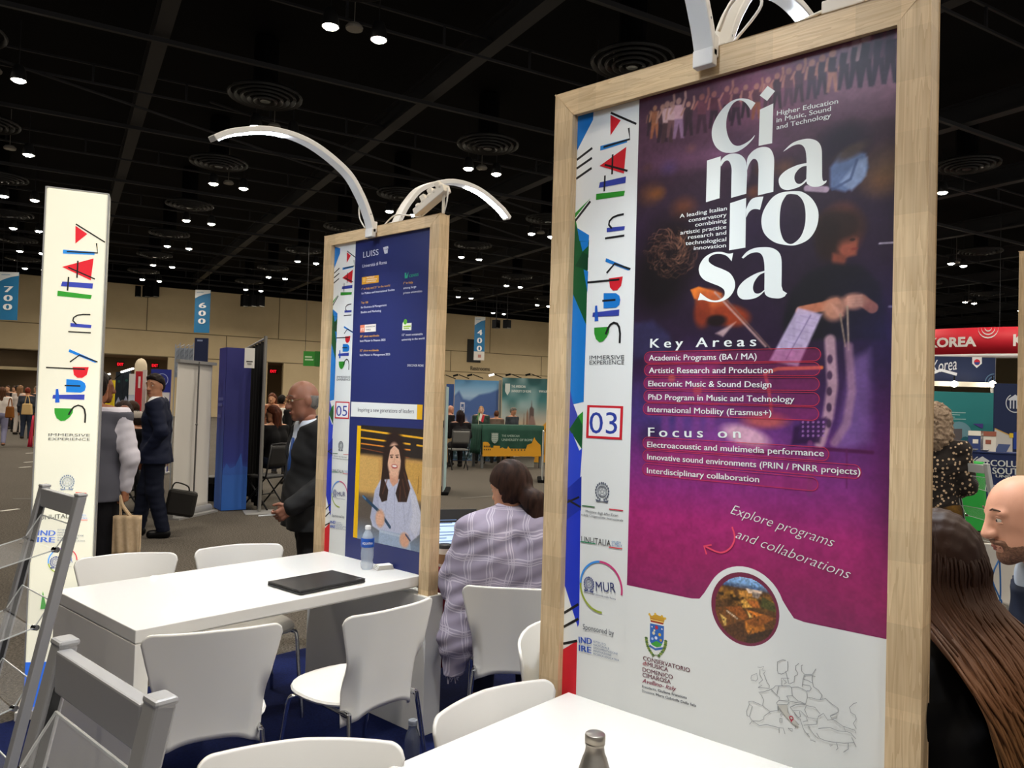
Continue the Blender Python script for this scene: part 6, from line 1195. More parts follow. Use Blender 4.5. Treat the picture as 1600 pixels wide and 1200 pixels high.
# ------------------------------------------------------------ people: bodies as one smooth skin grown round a posed skeleton
V3 = lambda *a: np.array(a, float)
def surface(fn, lo, hi, h):
    lo, hi = np.array(lo, float), np.array(hi, float); n = np.maximum(np.ceil((hi-lo)/h).astype(int)+1, 3)
    ax = [lo[i]+h*np.arange(n[i]) for i in range(3)]
    P = np.stack(np.meshgrid(*ax, indexing='ij'), -1).reshape(-1, 3)
    F = fn(P).reshape(n); s = F < 0
    c = [(i,j,k) for i in (0,1) for j in (0,1) for k in (0,1)]
    sub = lambda A, o: A[o[0]:A.shape[0]-1+o[0], o[1]:A.shape[1]-1+o[1], o[2]:A.shape[2]-1+o[2]]
    cnt = sum(sub(s, o).astype(int) for o in c); mixed = (cnt > 0) & (cnt < 8); idx = np.argwhere(mixed)
    if not len(idx): return np.zeros((0,3)), []
    num = np.full(mixed.shape, -1); num[mixed] = np.arange(len(idx)); acc = np.zeros((len(idx),3)); w = np.zeros(len(idx))
    for a in c:
        for d in range(3):
            if a[d]: continue
            b = list(a); b[d] = 1
            fa = F[idx[:,0]+a[0], idx[:,1]+a[1], idx[:,2]+a[2]]; fb = F[idx[:,0]+b[0], idx[:,1]+b[1], idx[:,2]+b[2]]
            x = (fa < 0) != (fb < 0); t = np.where(x, fa/np.where(x, fa-fb, 1), 0)
            p = np.tile(np.array(a, float), (len(idx),1)); p[:,d] += t; acc[x] += p[x]; w[x] += 1
    v = lo+h*(idx+acc/np.maximum(w,1)[:,None]); quads = []
    for d in range(3):
        e, f = (d+1)%3, (d+2)%3
        A = np.take(s, range(0, n[d]-1), d); B = np.take(s, range(1, n[d]), d); ch = np.argwhere(A != B)
        ok = (ch[:,e] > 0) & (ch[:,f] > 0) & (ch[:,e] < n[e]-1) & (ch[:,f] < n[f]-1); ch = ch[ok]
        if not len(ch): continue
        q = []
        for de, df in ((0,0),(-1,0),(-1,-1),(0,-1)):
            z = ch.copy(); z[:,e] += de; z[:,f] += df; q.append(num[z[:,0],z[:,1],z[:,2]])
        q = np.stack(q, 1); flip = A[ch[:,0],ch[:,1],ch[:,2]]; q[flip] = q[flip][:, ::-1]; q = q[(q >= 0).all(1)]; quads.append(q)
    q = np.concatenate(quads) if quads else np.zeros((0,4), int)
    return v, q[:, ::-1]
def cone(P, a, b, ra, rb, sy=None):
    a, b = np.array(a, float), np.array(b, float); d = b-a; L = max(d@d, 1e-12); t = np.clip((P-a)@d/L, 0, 1)
    return np.linalg.norm(P-a-t[:,None]*d, axis=1) - (ra+(rb-ra)*t)
def ell(P, c, r): q = (P-np.array(c))/np.array(r); k = np.linalg.norm(q, axis=1); return (k-1)*min(r)
def smin(A, k):
    out = A[0]
    for b in A[1:]:
        h = np.clip(.5+.5*(b-out)/k, 0, 1); out = b*(1-h)+out*h-k*h*(1-h)
    return out
def rotz(a): c, s = math.cos(a), math.sin(a); return np.array([[c,-s,0],[s,c,0],[0,0,1]])
def roty(a): c, s = math.cos(a), math.sin(a); return np.array([[c,0,s],[0,1,0],[-s,0,c]])
STAND = dict(pel=(0,0,.95), che=(0,0,1.28), nek=(.0,0,1.46), hed=(.02,0,1.625), shl=(0,.185,1.42), shr=(0,-.185,1.42), ell=(-.03,.235,1.13), elr=(-.03,-.235,1.13), wrl=(.05,.245,.89), wrr=(.05,-.245,.89),
             hil=(0,.09,.93), hir=(0,-.09,.93), knl=(.02,.10,.50), knr=(.02,-.10,.50), anl=(-.03,.11,.09), anr=(-.03,-.11,.09))
SIT = dict(pel=(0,0,.56), che=(-.01,0,.88), nek=(.02,0,1.06), hed=(.05,0,1.22), shl=(.01,.18,1.02), shr=(.01,-.18,1.02), ell=(.06,.245,.75), elr=(.06,-.245,.75), wrl=(.29,.17,.76), wrr=(.29,-.17,.76),
           hil=(.02,.09,.54), hir=(.02,-.09,.54), knl=(.44,.11,.52), knr=(.44,-.11,.52), anl=(.42,.12,.09), anr=(.42,-.12,.09))
class Person:
    def __init__(s, label, at, heading, pose=STAND, skin='#C89878', scale=1.0, look=(0,0), h=.012, group=None, wide=1.0, **j):
        s.J = {k: np.array(v, float) for k, v in {**pose, **j}.items()}; s.k = scale; s.h = h; s.wide = wide; s.hr = rotz(look[0]) @ roty(look[1])
        s.t = thing('person', (at[0], at[1], 0), label, 'person', group, heading); s.t.scale = (scale,)*3; s.skin = mat('skin '+skin, skin, .5, noise=None); s.skinc = skin; s.extra = []
    def limbs(s, what):
        J = s.J; W = s.wide; out = []
        if 'torso' in what:
            for g in (1, -1):
                y = V3(0, g, 0)
                out += [(J['pel']+y*.065*W, J['pel']*.45+J['che']*.55+y*.055*W, .112*W, .102*W), (J['pel']*.45+J['che']*.55+y*.055*W, J['che']+y*.075*W, .104*W, .112*W), (J['che']+y*.075*W, J['nek']*.85+J['che']*.15+y*.09, .112*W, .07)]
                out += [(J['nek']*.8+J['che']*.2+y*.06, J['shl' if g > 0 else 'shr'], .075, .062)]
        if 'neck' in what: out += [(J['nek'], J['hed']+V3(-.01,0,-.06), .058, .052)]
        for g, q in (('l', 'arml'), ('r', 'armr')):
            if 'arms' in what or q in what: out += [(J['sh'+g], J['el'+g], .062, .045), (J['el'+g], J['wr'+g], .043, .029)]
            if 'upper' in what: m = J['sh'+g]*.35+J['el'+g]*.65; out += [(J['sh'+g], m, .064, .052)]
        for g in 'lr':
            if 'legs' in what: out += [(J['hi'+g], J['kn'+g], .092*W, .060), (J['kn'+g], J['an'+g], .060, .042)]
            if 'thigh' in what: out += [(J['hi'+g], J['kn'+g], .092*W, .060)]
            if 'feet' in what or 'foot'+g in what: a = J['an'+g]; out += [(a+V3(-.03,0,-.045), a+V3(.12,0,-.052), .040, .036), (a, a+V3(0,0,-.04), .04, .042)]
        return out
    def head(s, P):
        c = s.J['hed']; q = (P-c) @ s.hr
        A = [ell(q, (0,0,.02), (.098,.077,.105)), cone(q, (.02,0,-.035), (.068,0,-.098), .066, .026), cone(q, (.03,.028,-.07), (.03,-.028,-.07), .042, .042)]
        d = smin(A, .03); n = cone(q, (.093,0,.022), (.112,0,-.028), .008, .0145); d = smin([d, n, cone(q,(.102,.014,-.03),(.102,-.014,-.03),.010,.010)], .012)
        for g in (1,-1):
            d = smin([d, ell(q, (-.005,g*.080,-.004), (.021,.010,.033)), cone(q, (.088,g*.018,.034), (.076,g*.05,.032), .0085,.0085)], .010)
            e = ell(q, (.097,g*.033,.012), (.014,.017,.012)); d = np.maximum(d, -e-.001) if s.h < .007 else d
        d = smin([d, cone(q, (.090,.018,-.062),(.090,-.018,-.062),.0085,.0085), cone(q, (.088,.015,-.074),(.088,-.015,-.074),.008,.008)], .008)
        return d
    def hand(s, P, g):
        """palm, four bent fingers and a thumb"""
        w, e = s.J['wr'+g], s.J['el'+g]; d = s.J.get('hd'+g); d = (w-e) if d is None else d; d = d/np.linalg.norm(d)
        n = s.J.get('pn'+g); n = (V3(0,-1 if g == 'l' else 1,0)) if n is None else n; n = n-d*(n@d); n /= np.linalg.norm(n); l = np.cross(d, n)
        if l@V3(1,0,0) < 0 and s.J.get('th'+g) is None: l = -l
        cu = s.J.get('cu'+g, V3(.5,0,0))[0]; A = [cone(P, w, w+d*.03, .026, .028)]
        A += [cone(P, w+d*.025+l*x, w+d*.085+l*x*1.15, .017, .015) for x in (-.022,0,.022)]
        d0 = smin(A, .012); F = []
        for i, (x, L) in enumerate(((-.031,.062),(-.0105,.072),(.0105,.078),(.031,.070))):
            p = w+d*.085+l*x; a = cu*.7; q = d
            for k, f in enumerate((.46,.30,.24)):
                q = d*math.cos(a)+n*math.sin(a)+l*(x*.6); q /= np.linalg.norm(q); p2 = p+q*L*f*1.08; F.append(cone(P, p, p2, .0092-.0008*k, .0086-.0010*k)); p = p2; a += cu*.75
        th = w+d*.025+l*.026; t1 = th+(d*.6+l*.75+n*.25)*.042; t2 = t1+(d*.85+l*.25+n*.4*cu)*.036
        F += [cone(P, th, t1, .0135, .0105), cone(P, t1, t2, .0102, .0085)]
        return smin([d0]+[np.minimum.reduce(F)], .006)
    def make(s, name, fns, m, smooth=True):
        vs, fs, n = [], [], 0
        for fn, lo, hi, h in fns:
            v, q = surface(fn, lo, hi, h); vs.append(v); fs += (q+n).tolist(); n += len(v)
        if not n: return None
        me = bpy.data.meshes.new(name); me.from_pydata(np.concatenate(vs).tolist(), [], fs)
        for x in (m if isinstance(m, list) else [m]): me.materials.append(x)
        me.shade_smooth(); me.update(); o = bpy.data.objects.new(name, me); COL.objects.link(o); o.parent = s.t; return o
    def box(s, L, pad=.03):
        A = np.array([x for a, b, ra, rb in L for x in (a-ra-pad, a+ra+pad, b-rb-pad, b+rb+pad)]); return A.min(0), A.max(0)
    def body(s, hands='', legs=True, face=True):
        L = s.limbs(['torso','neck','arms','legs','feet'] if legs else ['torso','neck','arms']); lo, hi = s.box(L)
        jobs = [(lambda P: smin([cone(P, *x) for x in L], .03), lo, hi, max(s.h, .011))]
        c = s.J['hed']; jobs.append((lambda P: smin([s.head(P), cone(P, s.J['nek'], c+V3(-.015,0,-.05), .056, .05)], .02), c-.17, c+.17, min(s.h, .009) if face else s.h))
        for g in 'lr':
            w = s.J['wr'+g]
            if g in hands: jobs.append((lambda P, g=g: s.hand(P, g), w-.22, w+.22, .0042 if s.h < .011 else .0065))
            else: e = (w-s.J['el'+g]); e = e/np.linalg.norm(e); jobs.append((lambda P, w=w, e=e: smin([ell(P, w+e*.06, (.045,.03,.06)), cone(P, w, w+e*.09, .027, .02), cone(P, w+e*.03+V3(.025,0,0), w+e*.07+V3(.04,0,0), .012, .01)], .02), w-.17, w+.17, max(s.h, .01)))
        s.make('body', jobs, s.skin)
        if face: s.face()
        return s
    def face(s, brow='#1E1512', eye='#1A1412', lip='#8A4A40', fine=False):
        c = s.J['hed']; R = s.hr; T = lambda p: tuple(c + R @ np.array(p, float))
        b = MB()
        for g in (1,-1): b.tube([T((.094,g*.014,.040)),T((.093,g*.032,.046)),T((.080,g*.052,.040))], [.0022,.0032,.0018], 6)
        b.build('eyebrow', M(s.__dict__.get('browc', brow), .8), s.t, smooth=True)
        for g in (1,-1):
            b = MB(); b.ball(T((.0775,g*.033,.012)), .0125, 12, 0); b.ball(T((.0858,g*.0335,.012)), .0056, 8, 1); b.ball(T((.0775,g*.033,.0215)), (.0140,.0155,.0080), 10, 2); b.ball(T((.0770,g*.033,.0035)), (.0128,.0150,.0055), 10, 2)
            b.build('eye', [M('#D8D2CA', .3), M(eye, .3), s.skin], s.t, smooth=True)
        b = MB(); b.tube([T((.088,.024,-.068)),T((.0985,.008,-.066)),T((.0985,-.008,-.066)),T((.088,-.024,-.068))], .0042, 6); b.tube([T((.088,.020,-.071)),T((.097,.0,-.0735)),T((.088,-.020,-.071))], .0048, 6); b.build('lips', M(lip, .5), s.t, smooth=True)
    def wear(s, name, parts, m, fat=.012, cuts=(), sub=(), add=(), k=.035, h=None, wob=0.0):
        if name == 'shoes':
            for g in 'lr': s.wear('shoe', ['foot'+g], m, fat, cuts, sub, add, k, h, wob)
            return
        L = s.limbs(parts) + [(np.array(a,float), np.array(b_,float), ra, rb) for a, b_, ra, rb in add]; lo, hi = s.box(L, fat+.03)
        def fn(P):
            d = smin([cone(P, *x) for x in L], k)-fat
            if wob: d = d + wob*(np.sin(P[:,2]*46+P[:,0]*21)*np.sin(P[:,1]*33+P[:,2]*17)+.6*np.sin(P[:,2]*90+P[:,1]*40))
            for p, n in cuts: d = np.maximum(d, (P-np.array(p, float)) @ np.array(n, float))
            for f in sub: d = np.maximum(d, -f(P))
            return d
        return s.make(name, [(fn, lo, hi, h or max(s.h, .010))], m)
    def hair(s, m, kind='short', name='hair', h=None):
        c = s.J['hed']; R = s.hr; Q = lambda P: (P-c) @ R
        rn = np.random.default_rng(3); B = [(rn.normal(size=3)) for _ in range(90)]; B = [b/np.linalg.norm(b) for b in B]
        def cap(P, t=.012, line=.035, back=-.06):
            q = Q(P); d = ell(q, (-.006,0,.024), (.098+t,.079+t,.108+t)); f = np.maximum(d, (.0+q[:,0]*.62-q[:,2]+line-.02)); return np.where(q[:,0] < -.005, np.maximum(d, back-q[:,2]), np.maximum(f, back-q[:,2]))
        def fn(P):
            q = Q(P)
            if kind == 'short': d = cap(P, .010, .055)+.0022*np.sin(q[:,0]*180+q[:,2]*60)*np.sin(q[:,1]*160)
            elif kind == 'quiff': d = smin([cap(P, .010, .052), cone(q, (.066,.032,.098), (.066,-.032,.098), .020, .020), cone(q, (-.01,.0,.118), (.05,0,.116), .022, .022)], .02)+.002*np.sin(q[:,1]*220)
            elif kind == 'fringe': 
                q0 = ell(q, (-.008,0,.02), (.104,.084,.113)); d = np.maximum(q0, np.where(q[:,2] < .06, q[:,0]+.012, -1))
                d = np.maximum(d, -.085-q[:,2])+.002*np.sin(q[:,0]*200)*np.sin(q[:,1]*170)
            elif kind == 'bald': q0 = ell(q, (-.008,0,.012), (.100,.081,.100)); d = np.maximum(np.maximum(q0, q[:,2]-.035-.2*q[:,0]), np.maximum(-.085-q[:,2], q[:,0]-.015))
            elif kind == 'long': d = smin([cap(P, .017, .035), cone(q, (-.05,.06,.02), (-.055,.075,-.22), .045, .035), cone(q, (-.05,-.06,.02), (-.055,-.075,-.22), .045, .035), cone(q, (-.07,0,.02), (-.085,0,-.24), .055, .05)], .03)+.004*np.sin(q[:,1]*150)*np.sin(q[:,2]*30)
            elif kind == 'bun': d = smin([cap(P, .016, .030, -.07), cone(q, (-.10,.0,-.03), (-.14,0,-.075), .042, .052), cone(q, (-.14,0,-.075), (-.15,.01,-.16), .058, .034)], .02)+.0028*np.sin(q[:,1]*190+q[:,2]*60)
            elif kind == 'curly':
                A = [ell(q, (-.02,0,.005), (.135,.145,.155)), ell(q, (-.03,0,-.12), (.12,.155,.13))]; d = smin(A, .05); d = np.maximum(d, np.where(q[:,2] < .055, q[:,0]-.02, -1))
                d = d+.013*np.sin(q[:,0]*80+2*np.sin(q[:,2]*60))*np.sin(q[:,1]*75+2*np.sin(q[:,0]*50))*np.sin(q[:,2]*70+np.sin(q[:,1]*90))+.006*np.sin(q[:,0]*210)*np.sin(q[:,1]*190)*np.sin(q[:,2]*170)-.004
            return d
        return s.make(name, [(fn, c-V3(.30,.27,.36), c+V3(.22,.27,.21), h or max(s.h*.8, .007))], m)
def cloth(c, rough=.85, **k): return mat('cloth '+c, c, rough, spec=.2, **k)
def hairm(c, c2): return mat('hair '+c, c, .55, spec=.12, noise=(14, c2, (3,3,.4)))
def simple(label, at, heading, pose, top, bottom, skin, hair, hk='short', scale=1.0, h=.02, look=(0,0), sleeves='arms', group=None, shoes='#2A2622', face=False, wide=1.0, **j):
    p = Person(label, at, heading, pose, skin, scale, look, h, group, wide, **j); p.body(face=face); sit = p.J['kn' 'l'][0] > .3
    p.wear('top', ['torso', sleeves], cloth(top), .014, cuts=[((0,0,p.J['pel'][2]-.06),(0,0,-1)), ((0,0,p.J['nek'][2]+.015),(0,0,1))], h=h)
    p.wear('trousers', ['legs'], cloth(bottom), .016, cuts=[((0,0,.075),(0,0,-1)), ((0,0,p.J['pel'][2]+.06),(0,0,1))], add=[(p.J['pel']+V3(0,.06,0), p.J['pel']+V3(0,-.06,0), .115, .115)], h=h)
    p.wear('shoes', ['feet'], cloth(shoes), .008, cuts=[((0,0,.085),(0,0,1)), ((0,0,.004),(0,0,-1))], h=max(h*.7,.01))
    if hk: p.hair(hairm(*hair), hk, h=max(h*.7,.010))
    return p
IMG_L = YAW+math.pi/2; AWAY = YAW; TOWARD = YAW+math.pi; IMG_R = YAW-math.pi/2
def gxy(x, D): P = at_depth(x, 640, D); return (P.x, P.y)
def lookdeg(y, p=0): return (math.radians(y), math.radians(p))

# --- man in the navy suit
navyc = cloth('#141A30', .7); p = Person('man in dark navy suit and white shirt, standing with a hand in his pocket', gxy(246, 8.75), IMG_L+.26, STAND, '#A8765A', 1.03, lookdeg(58, 4), .009,
    wrl=(.07,.175,.90), ell=(-.09,.255,1.14), elr=(-.05,-.23,1.14), wrr=(-.06,-.20,.88), anl=(-.12,.10,.09), knl=(-.02,.10,.50), anr=(.16,-.09,.09), knr=(.10,-.09,.50), hed=(.03,0,1.625))
p.body('r'); p.hair(hairm('#141010','#241A18'), 'quiff')
vcut = lambda P: np.maximum(np.maximum(.055-(P[:,0]-.0), np.abs(P[:,1])-(P[:,2]-1.10)*.22), 1.10-P[:,2])
p.wear('shirt', ['torso'], cloth('#D8D8DC', .7), .010, cuts=[((0,0,.95),(0,0,-1)), ((0,0,1.515),(0,0,1))], add=[((0,0,1.44),(0.01,0,1.50),.066,.064)])
p.wear('jacket', ['torso','arms'], navyc, .024, cuts=[((0,0,.80),(0,0,-1)), ((0,0,1.49),(.55,0,1))], sub=[vcut], add=[(V3(0,.07,.92),V3(-.01,.09,.82),.125,.135),(V3(0,-.07,.92),V3(-.01,-.09,.82),.125,.135)], wob=.0022)
p.wear('trousers', ['legs'], cloth('#121728', .75), .026, cuts=[((0,0,.07),(0,0,-1)), ((0,0,1.02),(0,0,1))], add=[(V3(0,.07,.92),V3(0,-.07,.92),.115,.115)], wob=.002)
p.wear('shoes', ['feet'], cloth('#0C0C0E', .35), .010, cuts=[((0,0,.09),(0,0,1)), ((0,0,.004),(0,0,-1))])
bp_ = at_depth(279, 806, 8.75); t = thing('briefcase', (bp_.x,bp_.y,bp_.z), 'black briefcase hanging behind the man in navy suit', 'bag', rz=IMG_L+.25); t.rotation_euler.x = .0; t.rotation_euler.y = -.16
b = MB(); b.box((-.155,-.05,0),(.155,.05,.29)); b.build('bag_body', mat('black nylon','#15120F',.7), t, bevel=.035); b = MB(); b.box((-.14,-.058,.03),(.14,-.049,.18)); b.build('front_pocket', mat('black nylon','#15120F',.7), t, bevel=.012)
b = MB(); b.tube(smooth_path([(-.06,0,.28),(-.03,0,.34),(.10,0,.36),(.13,0,.28)],5), .008, 6); b.build('handle', mat('black nylon','#15120F',.7), t)
# --- man in the grey suit
gs = cloth('#1F1F20', .75); p = Person('older man in charcoal suit with glasses and grey hair, walking left', gxy(499, 4.95), IMG_L+.48, STAND, '#7E5240', .985, lookdeg(4, 10), .008, wide=1.12,
    hed=(.10,0,1.605), nek=(.055,0,1.45), che=(.03,0,1.28), wrl=(.20,.235,.965), ell=(-.03,.275,1.14), shl=(.03,.185,1.42), shr=(.03,-.185,1.42), elr=(-.03,-.26,1.13), wrr=(.1,-.25,.95), anl=(-.12,.10,.09), knl=(.04,.10,.50), anr=(-.24,-.1,.10), knr=(-.02,-.1,.50), cul=(1.0,0,0), pnl=(0.1,-1,0))
p.browc = '#6A625C'; p.body('l'); p.hair(mat('grey cropped hair','#4A4744',.7,noise=(40,'#6E6A66',(1,1,1))), 'bald', h=.007)
p.wear('shirt', ['torso'], cloth('#C4CCDA', .7), .010, cuts=[((0,0,.95),(0,0,-1)), ((0,0,1.51),(.3,0,1))], add=[((.01,0,1.43),(.025,0,1.485),.068,.066)])
vc2 = lambda P: np.maximum(np.maximum(.06-(P[:,0]-.0), np.abs(P[:,1])-.012-(P[:,2]-1.08)*.26), 1.08-P[:,2])
p.wear('jacket', ['torso','arms'], gs, .026, cuts=[((0,0,.80),(0,0,-1)), ((0,0,1.525),(.6,0,1))], sub=[vc2], add=[(V3(.03,.07,1.0),V3(.02,.09,.80),.145,.15),(V3(.03,-.07,1.0),V3(.02,-.09,.80),.145,.15),(V3(.05,0,1.12),V3(.05,0,.98),.13,.13)], wob=.0022)
p.wear('trousers', ['legs'], cloth('#1C1B1C', .75), .028, cuts=[((0,0,.07),(0,0,-1)), ((0,0,1.02),(0,0,1))], add=[(V3(0,.07,.92),V3(0,-.07,.92),.12,.12)], wob=.002)
p.wear('shoes', ['feet'], cloth('#0C0C0E', .35), .010, cuts=[((0,0,.09),(0,0,1)), ((0,0,.004),(0,0,-1))])
b = MB(); b.tube([(.165,.03,1.37),(.180,.03,1.22),(.190,.02,1.06)], [.026,.04,.03], 8, flat=.3, up=(1,0,0)); b.build('tie', cloth('#24427A', .6), p.t, smooth=True)
c = p.J['hed']; R_ = p.hr; b = MB()
for g in (1,-1):
    b.tube([tuple(c+R_@V3(.106,g*.034+.021*math.cos(a),.010+.017*math.sin(a))) for a in np.linspace(0,2*math.pi,13)], .0016, 5); b.tube([tuple(c+R_@V3(.104,g*.055,.014)), tuple(c+R_@V3(.0,g*.082,.016))], .0016, 5)
b.tube([tuple(c+R_@V3(.108,.013,.012)), tuple(c+R_@V3(.108,-.013,.012))], .0016, 5); b.build('glasses', mat('thin gold wire','#8A7A50',.3,1), p.t)
hp = p.t.location + Matrix.Rotation(p.t.rotation_euler.z, 3, 'Z') @ Vector(tuple((p.J['wrl']+V3(.10,-.03,-.05))*.985)); b = MB(); dv = Vector((math.cos(IMG_L),math.sin(IMG_L),-.1)); b.tube([hp-dv*.06, hp+dv*.09], [.004,.003], 7); tag(b.build('pen', M('#D8DADC',.3)), 'white pen in the hand of the man in charcoal suit', 'pen')
# --- person with the tote, mostly behind the light tower
p = Person('person in white shirt and grey knit vest behind the light tower, holding a tote', gxy(146, 5.6), AWAY+.1, STAND, '#9A6448', 1.0, lookdeg(0), .010, elr=(-.02,-.275,1.13), wrr=(.02,-.235,.91), hdr=(0,0,-1), cur=(1.3,0,0))
p.body('r', face=False); p.hair(hairm('#1A1412','#2A201C'), 'short'); p.wear('shirt', ['torso','arms'], cloth('#D4D0DC', .8), .016, cuts=[((0,0,.86),(0,0,-1)), ((0,0,1.49),(0,0,1))], wob=.003)
p.wear('vest', ['torso'], cloth('#5A5A64', .95), .028, cuts=[((0,0,.82),(0,0,-1)), ((0,0,1.46),(0,0,1))], add=[(V3(0,-.07,1.0),V3(0,-.08,.84),.105,.11),(V3(0,.07,1.0),V3(0,.08,.84),.105,.11)])
p.wear('trousers', ['legs'], cloth('#17161A', .85), .022, cuts=[((0,0,.07),(0,0,-1)), ((0,0,1.0),(0,0,1))]); p.wear('shoes', ['feet'], cloth('#0C0C0E', .35), .010, cuts=[((0,0,.09),(0,0,1)), ((0,0,.004),(0,0,-1))])
tp_ = at_depth(197, 866, 5.55); tote = thing('tote_bag', (tp_.x,tp_.y,max(tp_.z,.25)), 'plain cream canvas tote hanging from the hand behind the light tower', 'bag', rz=IMG_R+.2); can = mat('cream canvas','#CDB596',.9,noise=(30,'#BFA686',(1,1,1)))
zt_b = at_depth(197,806,5.55).z-tp_.z
b = MB(); b.grid(lambda i, j: (-.088+.176*i, -.022-.02*math.sin(math.pi*i)+.012*math.sin(i*17+j*2)*(1-.5*j), zt_b*(j+.02*math.sin(i*3))), 22, 10); b.grid(lambda i, j: (.088-.176*i, .022+.015*math.sin(math.pi*i), zt_b*j), 16, 8)
for sx in (-.088,.088): b.grid(lambda i, j, sx=sx: (sx, -.022+.044*i, zt_b*j), 2, 8)
b.box((-.085,-.02,-.004),(.085,.02,.004)); b.build('bag_body', can, tote, smooth=50, solid=.004)
hx = -.045; zh = at_depth(187,774,5.55).z-tp_.z
for y in (-.02,.02): b = MB(); b.tube(smooth_path([(-.045,y,zt_b-.02),(-.05,y*.6,zt_b+.07),(-.055,0,zh),(-.035,y*.6,zt_b+.07),(.03,y,zt_b-.02)],6), .010, 6, flat=.35); b.build('handle', can, tote, smooth=True)
# --- dark haired person gesturing beside them, seated group beyond
p = simple('person with dark hair and raised brown hand, right of the light tower', gxy(151, 6.6), IMG_L-2.5, STAND, '#16161C', '#1A1A20', '#7A4A34', ('#120E0C','#201814'), 'short', 1.0, .012, elr=(.05,-.24,1.16), wrr=(.16,-.16,1.38), hdr=(.2,-.3,.5))
p = simple('seated man in brown T-shirt and pale cap, behind the man in navy suit', gxy(219, 10.5), IMG_L-.25, SIT, '#5A3424', '#20242A', '#B8805E', ('#1E1614','#2A2220'), 'short', 1.0, .012, sleeves='upper', face=True, wide=1.1)
c = p.J['hed']; p.make('cap', [(lambda P: np.minimum(np.maximum(ell(P-c, (-.005,0,.035), (.112,.092,.105)), .035-(P-c)[:,2]), np.maximum(ell(P-c, (.12,0,.045), (.085,.075,.016)), -(P-c)[:,2]+.03)), c-.2, c+.25, .010)], cloth('#A09890')); p.make('beard', [(lambda P: np.maximum(smin([cone(P-c,(.02,0,-.045),(.072,0,-.105),.070,.03)],.02), (P-c)[:,2]+.05), c-.2, c+.2, .010)], hairm('#1E1614','#2A2220'))
simple('seated woman with dark hair seen from behind, near the yellow panel', gxy(191, 9.0), AWAY+.2, SIT, '#101014', '#16161A', '#9A6A50', ('#1C1210','#30201A'), 'long', 1.10, .013)
simple('person with short brown hair facing left, beyond the seated woman', gxy(211, 12.4), IMG_L, SIT, '#2A2C34', '#22242A', '#C08A68', ('#2E1E16','#3E2A20'), 'short', 1.08, .014)
fold = mat('black folding chair vinyl', '#1C1B1C', .6); foldm = mat('dark steel tube', '#2A2A2C', .4, .6)
def folding(at, rz, label, s=1.0, c=fold):
    t = thing('folding_chair', (at[0],at[1],0), label, 'chair', 'dark folding chairs', rz); t.scale = (s,)*3
    b = MB(); b.box((-.2,-.2,.43),(.2,.2,.47)); b.build('seat', c, t, bevel=.02)
    b = MB(); b.grid(lambda i, j: (-.2-.05*j-.03*math.sin(math.pi*i), -.19+.38*i, .60+.28*j), 10, 6); b.build('backrest', c, t, smooth=True, solid=.03)
    for y in (-.2,.2):
        b = MB(); b.tube([(-.26,y,.9),(-.18,y,.45),(.22,y,.0)], .012, 8); b.build('leg', foldm, t, smooth=True)
        b = MB(); b.tube([(.16,y*.9,.45),(-.22,y*.9,.0)], .012, 8); b.build('leg', foldm, t, smooth=True)
    b = MB(); b.tube([(-.26,-.2,.9),(-.265,0,.91),(-.26,.2,.9)], .012, 8); b.tube([(-.02,-.2,.2),(-.02,.2,.2)], .009, 6); b.build('cross_bar', foldm, t, smooth=True); return t
folding(gxy(190,8.93), AWAY+.2, 'black folding chair with its back to us, under the dark haired woman', 1.15); folding(gxy(222,10.6), IMG_L-.25, 'black folding chair under the man in the pale cap', 1.0)
# --- far left walkers
simple('woman in white blouse and lilac trousers walking at the left edge', gxy(2, 21.5), AWAY+.5, STAND, '#CFC6C0', '#7A7A94', '#A87458', ('#3A2418','#5A3A28'), 'long', .93, .02, anl=(.2,.1,.09), knl=(.15,.1,.5), anr=(-.25,-.1,.14), knr=(.0,-.1,.5))
def far_bag(x, y0, y1, D, w, col, label, rz=0):
    P = at_depth(x, y1, D); hh = at_depth(x, y0, D).z-P.z; t = thing('shoulder_bag', P, label, 'bag', rz=IMG_R+rz); b = MB(); b.add([(-w/2,-.06,0),(w/2,-.06,0),(w*.42,-.05,hh*.62),(-w*.42,-.05,hh*.62),(-w/2,.06,0),(w/2,.06,0),(w*.42,.05,hh*.62),(-w*.42,.05,hh*.62)],[(3,2,1,0)[::-1],(4,5,6,7)[::-1],(0,1,5,4)[::-1],(1,2,6,5)[::-1],(2,3,7,6)[::-1],(3,0,4,7)[::-1]]); b.build('bag_body', cloth(col), t, bevel=.03); b = MB(); b.tube(smooth_path([(-w*.25,0,hh*.6),(-w*.1,0,hh),(w*.1,0,hh),(w*.25,0,hh*.6)],5), .015, 6); b.build('strap', cloth(col), t)
far_bag(15, 624, 653, 20.9, .22, '#7A4A1E', 'brown leather bag on the shoulder of the walking woman')
simple('person with reddish hair, dark jacket and wide jeans, left of the light tower', gxy(42, 25.3), AWAY+.35, STAND, '#33363E', '#2A3242', '#B8805E', ('#5A2418','#7A3424'), 'short', .94, .02, wide=1.15)
far_bag(42, 620, 648, 24.7, .33, '#C8A874', 'tan patterned bag on the back of the person in wide jeans')
